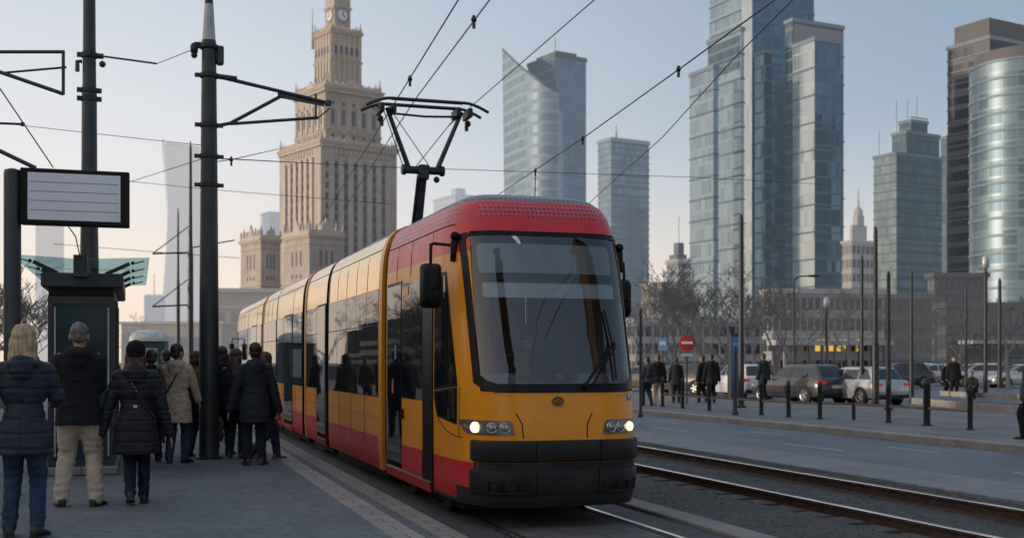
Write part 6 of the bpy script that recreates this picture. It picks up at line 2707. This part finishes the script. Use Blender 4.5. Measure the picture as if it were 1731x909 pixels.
hzr = mat('hazy office roof', (.25, .29, .34), .8, haze=.5, hcol=(.62, .64, .70))
tower_box(rt, 0, st_.hit(798, st_.ex), 0, st_.hit(733, st_.ey), 0, zt, hz1, hzr)
b = MB()
b.box((2, 3, zt + 1), (7, 8, zt + 4.5))
b.build('roof_box', hzr, rt)
st_ = Site(455, 640, 30)
rt = st_.root('pale_block', 'pale hazy tower block just left of the palace shaft')
zt = st_.zat(361)
tower_box(rt, 0, st_.hit(480, st_.ex), 0, st_.hit(441, st_.ey), 0, zt, hz1, hzr)

# ---------- glass towers
def roofm(name, c, hz):
    return mat(name, c, .7, var=.1, scale=.3, haze=hz, hcol=(.55, .58, .64))


# pale far tower with a concave flank
st_ = Site(300, 620, 18)
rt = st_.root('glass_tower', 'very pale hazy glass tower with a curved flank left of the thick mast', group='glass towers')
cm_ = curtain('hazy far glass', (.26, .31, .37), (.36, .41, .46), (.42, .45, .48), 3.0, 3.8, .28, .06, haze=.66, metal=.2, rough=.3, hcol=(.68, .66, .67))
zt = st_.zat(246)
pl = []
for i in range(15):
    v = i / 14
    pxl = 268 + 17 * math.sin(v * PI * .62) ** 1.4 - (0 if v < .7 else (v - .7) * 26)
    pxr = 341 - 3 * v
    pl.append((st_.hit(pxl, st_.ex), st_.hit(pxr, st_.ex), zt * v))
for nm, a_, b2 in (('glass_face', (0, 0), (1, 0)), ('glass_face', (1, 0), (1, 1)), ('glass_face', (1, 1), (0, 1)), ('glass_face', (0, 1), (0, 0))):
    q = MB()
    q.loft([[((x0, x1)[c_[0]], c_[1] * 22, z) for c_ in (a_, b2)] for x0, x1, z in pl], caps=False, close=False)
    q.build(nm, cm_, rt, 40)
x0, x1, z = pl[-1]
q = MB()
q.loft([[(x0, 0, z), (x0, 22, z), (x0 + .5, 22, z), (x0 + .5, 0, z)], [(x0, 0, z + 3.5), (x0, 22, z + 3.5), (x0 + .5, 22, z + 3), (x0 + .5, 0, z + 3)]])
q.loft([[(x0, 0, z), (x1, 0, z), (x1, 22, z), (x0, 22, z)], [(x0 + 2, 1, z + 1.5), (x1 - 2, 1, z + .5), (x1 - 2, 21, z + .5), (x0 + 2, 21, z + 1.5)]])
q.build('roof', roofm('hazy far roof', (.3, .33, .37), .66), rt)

# sail topped tower
st_ = Site(945, 430, 32)
rt = st_.root('glass_tower', 'blue grey glass tower with a sweeping pointed sail top above the tram roof', group='glass towers')
HT = .15
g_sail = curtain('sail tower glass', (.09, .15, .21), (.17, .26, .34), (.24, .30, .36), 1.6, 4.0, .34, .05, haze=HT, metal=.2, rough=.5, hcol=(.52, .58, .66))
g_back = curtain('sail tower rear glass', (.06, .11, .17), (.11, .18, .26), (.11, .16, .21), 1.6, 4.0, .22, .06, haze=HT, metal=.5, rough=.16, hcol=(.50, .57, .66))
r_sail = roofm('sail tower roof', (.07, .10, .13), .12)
# curved sail: plan curve from the dark seam to the far left tip
NS = 16
zt0 = st_.zat(160)
wl = 1.0
cols = []
for i in range(NS + 1):
    u = i / NS
    px = 945 - (945 - 856) * u
    dep = 430 + 26 * u - 10 * math.sin(PI * u)
    pyt = 157 - (157 - 86) * (u ** 1.35)
    lean = (1 - 0) * 7 * u
    P0 = D(px, 612, dep)
    P1 = D(px - lean, pyt, dep)
    cols.append((P0, P1))
inv = Matrix.Rotation(-st_.rz, 3, 'Z')
tl = lambda v: inv @ (v - st_.o)
q = MB()
q.grid(lambda i, j: tl(cols[int(round(i * NS))][0].lerp(cols[int(round(i * NS))][1], j) + Vector((0, 0, -cols[int(round(i * NS))][0].z * (1 - j)))), NS, 12)
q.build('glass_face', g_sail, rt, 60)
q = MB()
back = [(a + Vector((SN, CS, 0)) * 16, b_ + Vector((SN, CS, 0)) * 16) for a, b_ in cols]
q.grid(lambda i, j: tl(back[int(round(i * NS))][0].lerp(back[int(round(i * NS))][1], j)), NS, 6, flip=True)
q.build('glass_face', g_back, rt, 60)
q = MB()
q.loft([[tl(c_[1]) for c_ in cols], [tl(c_[1] + Vector((0, 0, 1.2))) for c_ in cols], [tl(c_[1] + Vector((0, 0, 1.2))) for c_ in back], [tl(c_[1]) for c_ in back]], caps=False, close=False)
q.loft([[tl(v) for v in cols[-1]], [tl(v) for v in back[-1]]], caps=False, close=False)
q.build('roof', r_sail, rt)
# rear block
s2 = Site(938, 446, 30)
d_ = inv @ (s2.o - st_.o)
wr, wl = s2.hit(992, s2.ex), s2.hit(895, s2.ey)
z1 = s2.zat(97)
tower_box(rt, d_.x, d_.x + wr, d_.y, d_.y + wl, 0, z1, g_back, r_sail, parapet=1.5)
q = MB()
q.box((d_.x + 2, d_.y + 2, z1 + 1.5), (d_.x + wr - 3, d_.y + wl - 3, z1 + 3.2))
q.tube([(d_.x + 1.5, d_.y + 2, z1), (d_.x + 1.5, d_.y + 2, z1 + 8)], .15, 5)
q.build('roof_box', r_sail, rt)
q = MB()
a_, b2 = tl(D(944, 612, 428)), tl(D(952, 612, 431))
q.loft([[(a_.x, a_.y, z), (b2.x, b2.y, z), (b2.x + 1, b2.y + 3, z), (a_.x + 1, a_.y + 3, z)] for z in (0, zt0 - 6)])
q.build('dark_fin', curtain('sail tower dark seam', (.05, .09, .14), (.09, .14, .2), (.1, .14, .18), 2, 4, .2, .05, haze=.22, hcol=(.5, .57, .66)), rt)

# square tower behind the tram mirror
st_ = Site(1033, 400, 30)
rt = st_.root('glass_tower', 'plain square blue glass tower with a roof antenna right of the sail topped tower', group='glass towers')
g3 = curtain('square tower glass', (.09, .15, .22), (.19, .27, .35), (.12, .17, .22), 1.5, 3.6, .2, .08, haze=.14, metal=.55, rough=.14, hcol=(.50, .57, .66))
r3 = roofm('square tower roof', (.16, .2, .25), .24)
wr, wl = st_.hit(1097, st_.ex), st_.hit(1011, st_.ey)
z1 = st_.zat(238)
tower_box(rt, 0, wr, 0, wl, 0, z1, g3, r3, mat('square tower floor band', (.11, .15, .19), .5, haze=.16), nb=34)
q = MB()
q.tube([(wr * .4, 6, z1), (wr * .4, 6, z1 + 4.5)], .35, 6)
q.tube([(wr * .4, 6, z1 + 4.5), (wr * .4, 6, z1 + 7)], .15, 6)
q.box((wr * .3, 4, z1 + 1.1), (wr * .6, 9, z1 + 2.2))
q.build('antenna', r3, rt)

# tallest tower: clustered glass volumes
HT = .09
hc4 = (.40, .53, .66)
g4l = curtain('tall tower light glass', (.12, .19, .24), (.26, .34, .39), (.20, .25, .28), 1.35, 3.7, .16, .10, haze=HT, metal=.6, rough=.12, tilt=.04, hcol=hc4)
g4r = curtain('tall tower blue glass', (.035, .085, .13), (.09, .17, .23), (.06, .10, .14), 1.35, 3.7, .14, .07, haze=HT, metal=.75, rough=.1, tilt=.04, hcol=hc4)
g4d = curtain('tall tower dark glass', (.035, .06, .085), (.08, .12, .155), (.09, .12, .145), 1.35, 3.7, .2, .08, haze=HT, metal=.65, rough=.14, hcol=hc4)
g4b = curtain('tall tower bright strip', (.30, .36, .38), (.42, .47, .48), (.30, .33, .34), 1.35, 3.7, .10, .08, haze=HT, metal=.6, rough=.12, hcol=hc4)
r4 = roofm('tall tower roof', (.14, .18, .22), HT)
b4 = mat('tall tower floor band', (.07, .105, .13), .45, haze=HT, hcol=hc4)
st_ = Site(1272, 300, 26)
rt = st_.root('glass_tower', 'tallest tower, a cluster of stepped glass shafts rising out of the picture', group='glass towers')
wl = st_.hit(1200, st_.ey)
wr = st_.hit(1376, st_.ex)
z1 = st_.zat(-70)


def fq(m, a, b_, z0, z1, name='glass_face', rt_=None):
    q = MB()
    q.quad((*a, z0), (*b_, z0), (*b_, z1), (*a, z1))
    return q.build(name, m, rt_ or rt)


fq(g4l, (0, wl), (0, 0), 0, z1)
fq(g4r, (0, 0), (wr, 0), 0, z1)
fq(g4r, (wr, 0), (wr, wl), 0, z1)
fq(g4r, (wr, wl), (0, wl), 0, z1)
q = MB()
q.box((-.3, -.3, z1), (wr + .3, wl + .3, z1 + 1.5))
q.build('roof', r4, rt)
for i in range(26):
    z = z1 - (i + 1) * z1 / 26
    q = MB()
    e = .16
    q.loft([[(-e, -e, zz), (wr + e, -e, zz), (wr + e, wl + e, zz), (-e, wl + e, zz)] for zz in (z, z + .4)])
    q.build('floor_band', b4, rt)
# bright vertical strip at the corner
q = MB()
e1 = st_.hit(1256, st_.ey)
q.box((-.5, -.4, 0), (-.17, e1, z1 - 2))
q.build('corner_strip', g4b, rt)


def block(px_l, px_c, px_r, py, zc, ml, mr, topband=None, ang=26, rt_=None, nb=0, bm=None):
    s2 = Site(px_c, zc, ang)
    rt2 = rt_ or rt
    d_ = Matrix.Rotation(-rt2.rotation_euler.z, 3, 'Z') @ (s2.o - Vector(rt2.location))
    wl2, wr2 = s2.hit(px_l, s2.ey), s2.hit(px_r, s2.ex)
    zt = s2.zat(py)
    x, y = d_.x, d_.y
    fq(ml, (x, y + wl2), (x, y), 0, zt, rt_=rt2)
    fq(mr, (x, y), (x + wr2, y), 0, zt, rt_=rt2)
    fq(mr, (x + wr2, y), (x + wr2, y + wl2), 0, zt, rt_=rt2)
    fq(ml, (x + wr2, y + wl2), (x, y + wl2), 0, zt, rt_=rt2)
    q = MB()
    q.box((x - .25, y - .25, zt), (x + wr2 + .25, y + wl2 + .25, zt + .9))
    q.build('roof', topband or r4, rt2)
    for i in range(nb):
        z = zt - (i + 1) * zt / nb
        q = MB()
        q.loft([[(x - .14, y - .14, zz), (x + wr2 + .14, y - .14, zz), (x + wr2 + .14, y + wl2 + .14, zz), (x - .14, y + wl2 + .14, zz)] for zz in (z, z + .4)])
        q.build('floor_band', bm or b4, rt2)
    return x, y, wr2, wl2, zt


x, y, wr2, wl2, zt = block(1196, 1252, 1258, 52, 284, g4l, g4b, nb=14)
q = MB()
q.box((x - .12, y + .5, zt - 9), (x - .02, y + wl2 - .4, zt - 1))
q.build('louvre', g4d, rt)
block(1166, 1206, 1214, 116, 276, g4l, g4l, nb=14)
x, y, wr2, wl2, zt = block(1327, 1340, 1426, 37, 284, g4d, g4d, nb=12)
q = MB()
q.box((x + .3, y - .14, zt - 11), (x + wr2 - .3, y - .03, zt - .6))
q.build('top_screen', mat('tall tower grey screen', (.15, .18, .21), .5, haze=HT, var=.08), rt)
block(1340, 1377, 1421, 69, 274, g4b, g4r, nb=12)
block(1276, 1294, 1304, 90, 290, g4r, g4d)

# mid right tower with a stepped top
HT = .08
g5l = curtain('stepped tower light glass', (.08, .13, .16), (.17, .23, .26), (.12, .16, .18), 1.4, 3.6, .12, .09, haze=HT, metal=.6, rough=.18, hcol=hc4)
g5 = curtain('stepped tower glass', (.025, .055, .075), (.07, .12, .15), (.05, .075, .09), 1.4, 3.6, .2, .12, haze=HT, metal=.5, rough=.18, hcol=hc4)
r5 = roofm('stepped tower roof', (.10, .12, .14), HT)
b5 = mat('stepped tower band', (.06, .09, .105), .5, haze=HT, hcol=hc4)
st_ = Site(1516, 330, 30)
rt = st_.root('glass_tower', 'mid height dark glass tower with a stepped crown and thin antennas', group='glass towers')
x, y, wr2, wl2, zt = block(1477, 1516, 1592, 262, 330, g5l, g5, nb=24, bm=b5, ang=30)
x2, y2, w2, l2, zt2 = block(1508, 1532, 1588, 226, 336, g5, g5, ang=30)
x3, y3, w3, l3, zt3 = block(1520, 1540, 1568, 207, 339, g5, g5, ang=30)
for a_ in (x + 1, x2 + 1, x3 + 2, x3 + w3 - 1):
    q = MB()
    zz = zt if a_ == x + 1 else zt2
    q.tube([(a_, y3 + 3, zz), (a_, y3 + 3, zz + random.uniform(7, 13))], .10, 4)
    q.build('antenna', r5, rt)
q = MB()
for i in range(9):
    a_ = x3 + w3 * i / 8
    q.tube([(a_, y3, zt3), (a_, y3, zt3 + 1.6)], .12, 4)
q.tube([(x3, y3, zt3 + 1.6), (x3 + w3, y3, zt3 + 1.6)], .14, 4)
q.build('roof_rail', r5, rt)
block(1590, 1600, 1640, 235, 360, g5, g5, ang=30)

# dark banded tower at the right edge
HT = .04
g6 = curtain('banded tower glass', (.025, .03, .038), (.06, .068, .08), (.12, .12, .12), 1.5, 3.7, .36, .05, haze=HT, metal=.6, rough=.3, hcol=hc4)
g6r = curtain('banded tower shaded glass', (.025, .035, .05), (.045, .052, .062), (.08, .085, .09), 1.5, 3.7, .36, .05, haze=HT, metal=.6, rough=.3, hcol=hc4)  # same glass coloured darker for the right face, its shaded side
r6 = roofm('banded tower roof', (.09, .092, .098), HT)
b6 = mat('banded tower concrete band', (.15, .148, .145), .6, haze=HT, hcol=hc4)
st_ = Site(1673, 280, 30)
rt = st_.root('glass_tower', 'dark office tower with pale horizontal bands and a flat grey top at the right edge', group='glass towers')
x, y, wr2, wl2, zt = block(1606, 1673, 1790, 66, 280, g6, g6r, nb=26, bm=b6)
q = MB()
q.box((x + .4, y + .4, zt + .9), (x + wr2, y + wl2 * .86, zt + 5.2))
q.build('roof_storey', r6, rt)

# round glass tower in front of it
HT = .08
st_ = Site(1772, 240, 0)
rt = st_.root('round_glass_tower', 'round pale green blue glass tower with thin floor rings at the right edge', group='glass towers')
rad = 11.0
cz = 0
z1 = st_.zat(92)
m7, t, p = newmat('round tower glass')
tc = t.new('ShaderNodeTexCoord').outputs['Object']
sp = t.new('ShaderNodeSeparateXYZ')
t.link(tc, sp.inputs[0])
ang = t.math('MULTIPLY', t.math('ARCTAN2', sp.outputs[1], sp.outputs[0]), 46 / (2 * PI))
wz = t.math('DIVIDE', sp.outputs[2], 3.6)
cb = t.new('ShaderNodeCombineXYZ')
t.link(t.math('FLOOR', ang), cb.inputs[0])
t.link(t.math('FLOOR', wz), cb.inputs[1])
wn = t.new('ShaderNodeTexWhiteNoise', noise_dimensions='2D')
t.link(cb.outputs[0], wn.inputs['Vector'])
c_ = t.ramp(wn.outputs['Value'], [(.1, (.055, .10, .13)), (.9, (.14, .20, .245))])
vl = t.math('LESS_THAN', t.math('FRACT', ang), .08)
hb = t.math('LESS_THAN', t.math('FRACT', wz), .14)
c_ = t.mix(t.math('MAXIMUM', vl, hb), c_, (.16, .2, .21))
t.link(c_, p.inputs['Base Color'])
p.inputs['Metallic'].default_value = .5
p.inputs['Roughness'].default_value = .42
paint_haze(t, p, HT, hc4)
q = MB()
q.loft([[(rad * math.cos(2 * PI * i / 64), rad + rad * math.sin(2 * PI * i / 64), z) for i in range(64)] for z in (0, z1)], caps=False)
q.build('glass_drum', m7, rt, 170)
bm7 = mat('round tower ring', (.12, .17, .19), .5, haze=HT, metal=.1)
nb = int(z1 / 3.6)
for i in range(nb):
    z = z1 - i * 3.6
    q = MB()
    rr = rad + .22
    q.loft([[(rr_ * math.cos(2 * PI * i_ / 64), rad + rr_ * math.sin(2 * PI * i_ / 64), zz) for i_ in range(64)] for rr_, zz in ((rad, z - .5), (rr, z - .5), (rr, z), (rad - .1, z))], caps=(i == 0))
    q.build('floor_ring', bm7, rt, 30)
q = MB()
q.lathe([(rad * .9, z1), (rad * .9, z1 + 2.5), (rad * .5, z1 + 3)], (0, rad, 0), 40)
q.build('roof', r6, rt, 30)

# ---------- lower buildings at street level on the right
def office(label, px_l, px_c, px_r, py, zc, wallc, winc, ang, rows, cols, haze=.1, cols_l=4, name='office_block', lit=()):
    s2 = Site(px_c, zc, ang)
    r_ = s2.root(name, label, group='lower buildings beyond the car park')
    wl2, wr2 = s2.hit(px_l, s2.ey), s2.hit(px_r, s2.ex)
    zt = s2.zat(py)
    wm = mat(label[:20] + ' wall', wallc, .8, var=.14, scale=.2, haze=haze, dirt=(tuple(c_ * .6 for c_ in wallc), .5, .3), hcol=(.50, .52, .58))
    tm = mat(label[:20] + ' trim', tuple(min(1, c_ * 1.25) for c_ in wallc), .8, haze=haze, hcol=(.50, .52, .58))
    gm = dark_glass(label[:20] + ' glass', winc, .06, .03)
    q = MB()
    q.box((0, 0, 0), (wr2, wl2, zt))
    q.build('wall', wm, r_)
    q = MB()
    q.box((-.3, -.3, zt), (wr2 + .3, wl2 + .3, zt + .5))
    q.build('roof', tm, r_)
    ph = (zt - .3) / rows
    k = 0
    for j in range(rows):
        z = .3 + ph * j
        for face, n, L in (('R', cols, wr2), ('L', cols_l, wl2)):
            for i in range(n):
                if k >= 96:
                    continue
                k += 1
                u0, u1 = L * (i + .14) / n, L * (i + .86) / n
                q = MB()
                a_, b2 = z + ph * .24, z + ph * .80
                if face == 'R':
                    q.box((u0, -.03, a_), (u1, .04, b2))
                else:
                    q.box((-.03, u0, a_), (.04, u1, b2))
                mm = gm
                if (face, j, i) in lit:
                    mm = LIT
                q.build('window', mm, r_)
        q = MB()
        q.box((-.12, -.12, z + ph * .88), (wr2 + .12, wl2 + .12, z + ph * .96))
        q.build('string_course', tm, r_)
    return r_, s2, wr2, wl2, zt


LIT = emit('yellow lit shop window', (1.0, .62, .10), .75, (.5, .35, .1))
office('brownish low office block right of the tram mirror, partly in low sun', 1085, 1120, 1172, 482, 170, (.19, .155, .135), (.03, .035, .045), 26, 6, 6, .14)
r_, s2, wr2, wl2, zt = office('grey block with a small roof tower behind the brownish office block', 1128, 1146, 1168, 441, 260, (.22, .225, .24), (.06, .075, .09), 26, 12, 4, .28, 3)
q = MB()
q.box((.4, 1, zt), (3.0, 4, zt + 1.6))
q.box((.9, 1.2, zt + 1.6), (2.4, 3, zt + 4.2))
q.tube([(1.6, 2, zt + 4.2), (1.6, 2, zt + 10)], .08, 4)
q.build('roof_tower', r5, r_)
r_, s2, wr2, wl2, zt = office('cream tiered building with a spire between the two glass towers', 1424, 1440, 1478, 410, 230, (.25, .245, .245), (.08, .09, .10), 26, 9, 5, .20, 3)
q = MB()
q.box((1, 1, zt + .5), (wr2 - 1, wl2 - 1, zt + 3.6))
q.box((2, 2, zt + 3.6), (wr2 - 2, wl2 - 2, zt + 5.4))
q.lathe([(.9, zt + 5.4), (.8, zt + 6.6), (.2, zt + 7.4), (.05, zt + 11)], (wr2 / 2, wl2 / 2, 0), 8)
q.build('spire', roofm('spire roof', (.28, .27, .26), .2), r_)
lit = {('R', 1, i) for i in (6, 7, 8, 9, 10)} | {('R', 1, i) for i in (12,)}
r_, s2, wr2, wl2, zt = office('long low pale building with yellow lit windows behind the parked cars', 1290, 1306, 1492, 496, 112, (.27, .27, .275), (.025, .03, .035), 8, 4, 16, .07, 2, lit=lit)
q = MB()
q.box((-.6, -2.4, zt * .40), (wr2, 0, zt * .46))
q.build('awning', mat('pale awning', (.36, .37, .38), .6), r_)
for i in range(9):
    q = MB()
    q.box((.3 + wr2 * i / 9, -2.2, 0), (.55 + wr2 * i / 9, -1.95, zt * .40))
    q.build('column', mat('pale column', (.3, .3, .3), .7) if i == 0 else colm, r_)
    colm = bpy.data.objects[r_.children[-1].name].data.materials[0]
r_, s2, wr2, wl2, zt = office('mid grey low building with a flat roof right of the yellow lit building', 1478, 1494, 1575, 505, 126, (.10, .105, .115), (.03, .045, .06), 8, 4, 7, .08, 2)
r_, s2, wr2, wl2, zt = office('taller dark low building behind the right hand lamp masts', 1568, 1580, 1668, 468, 140, (.055, .06, .07), (.03, .045, .06), 5, 6, 9, .08, 2)
r_, s2, wr2, wl2, zt = office('dark glassy low building behind the standing man at the right', 1585, 1600, 1790, 520, 108, (.06, .065, .075), (.03, .045, .06), 4, 3, 16, .05, 2)
q = MB()
q.box((wr2 * .1, -3, zt * .50), (wr2 * .62, 0, zt * .55))
q.build('canopy', mat('grey canopy', (.3, .31, .32), .6), r_)
r_, s2, wr2, wl2, zt = office('grey low building glimpsed between tram flank and bare trees', 1060, 1075, 1300, 545, 120, (.20, .20, .205), (.03, .035, .04), 6, 3, 16, .10, 2)

# street behind the viewer and on the sunny side: seen in the tram's glass; terraces added to shade the street
for lab, x0, x1, y0, y1, h, col in (
        ('dark brick house far along the left side street, first beyond the terrace', -62, -48, 112, 150, 12.0, (0.07, 0.05, 0.04)),
        ('dark grey house far along the left side street, second beyond the terrace', -64, -50, 152, 185, 8.5, (0.05, 0.05, 0.05)),
        ('brown house far along the left side street, third beyond the terrace', -68, -54, 190, 235, 14.0, (0.08, 0.06, 0.045)),
        ('low brown house far along the left side street, fourth beyond the terrace', -72, -58, 240, 300, 9.0, (0.06, 0.05, 0.04)),
        ('dark house far along the left side street, fifth beyond the terrace', -84, -66, 310, 400, 15.0, (0.06, 0.055, 0.05)),
        ('dark office far along the left side street, last beyond the terrace', -110, -88, 420, 560, 17.0, (0.06, 0.06, 0.06)),

        ('dark brown office slab behind the viewer, seen only in the windscreen', -16, -4, -46, -34, 54, (.10, .06, .035)),
        ('tall brown office slab behind the viewer on the right, seen only in the windscreen', 38, 52, -44, -32, 66, (.13, .075, .04)),
        ('low terrace across the side street left of the platform, seen only in the tram windows', -52, -40, -20, 22, 11.0, (.16, .13, .11)),
        ('taller terrace house left of the platform, seen only in the tram windows', -54, -40, 22.5, 44, 15.0, (.20, .16, .13)),
        ('far terrace left of the platform, seen only in the tram windows', -58, -44, 44.5, 110, 5.6, (.15, .13, .12))):
    r_ = empty('street_building', ((x0 + x1) / 2, (y0 + y1) / 2, 0), 0, lab, 'building', 'buildings reflected in the tram')
    a_, b2 = (x1 - x0) / 2, (y1 - y0) / 2
    q = MB()
    q.box((-a_, -b2, -.2), (a_, b2, h))
    q.build('wall', mat(lab[:18] + ' render', col, .85, var=.2, scale=.3), r_)
    q = MB()
    q.box((-a_ - .3, -b2 - .3, h), (a_ + .3, b2 + .3, h + .5))
    q.build('roof', M['t_under'], r_)
    gm = dark_glass(lab[:18] + ' pane', (.02, .024, .03), .1, .03)
    k = 0
    fx = x1 < 0
    L = 2 * b2 if fx else 2 * a_
    n = int(L / 3.2)
    for j in range(int(h / 3.4)):
        for i in range(n):
            k += 1
            if k > 96:
                break
            u = -L / 2 + L * (i + .5) / n
            q = MB()
            if fx:
                q.box((a_ - .03, u - .6, 1 + 3.3 * j), (a_ + .04, u + .6, 2.7 + 3.3 * j))
            else:
                q.box((u - .6, b2 - .03, 1 + 3.3 * j), (u + .6, b2 + .04, 2.7 + 3.3 * j))
            q.build('window', gm, r_)
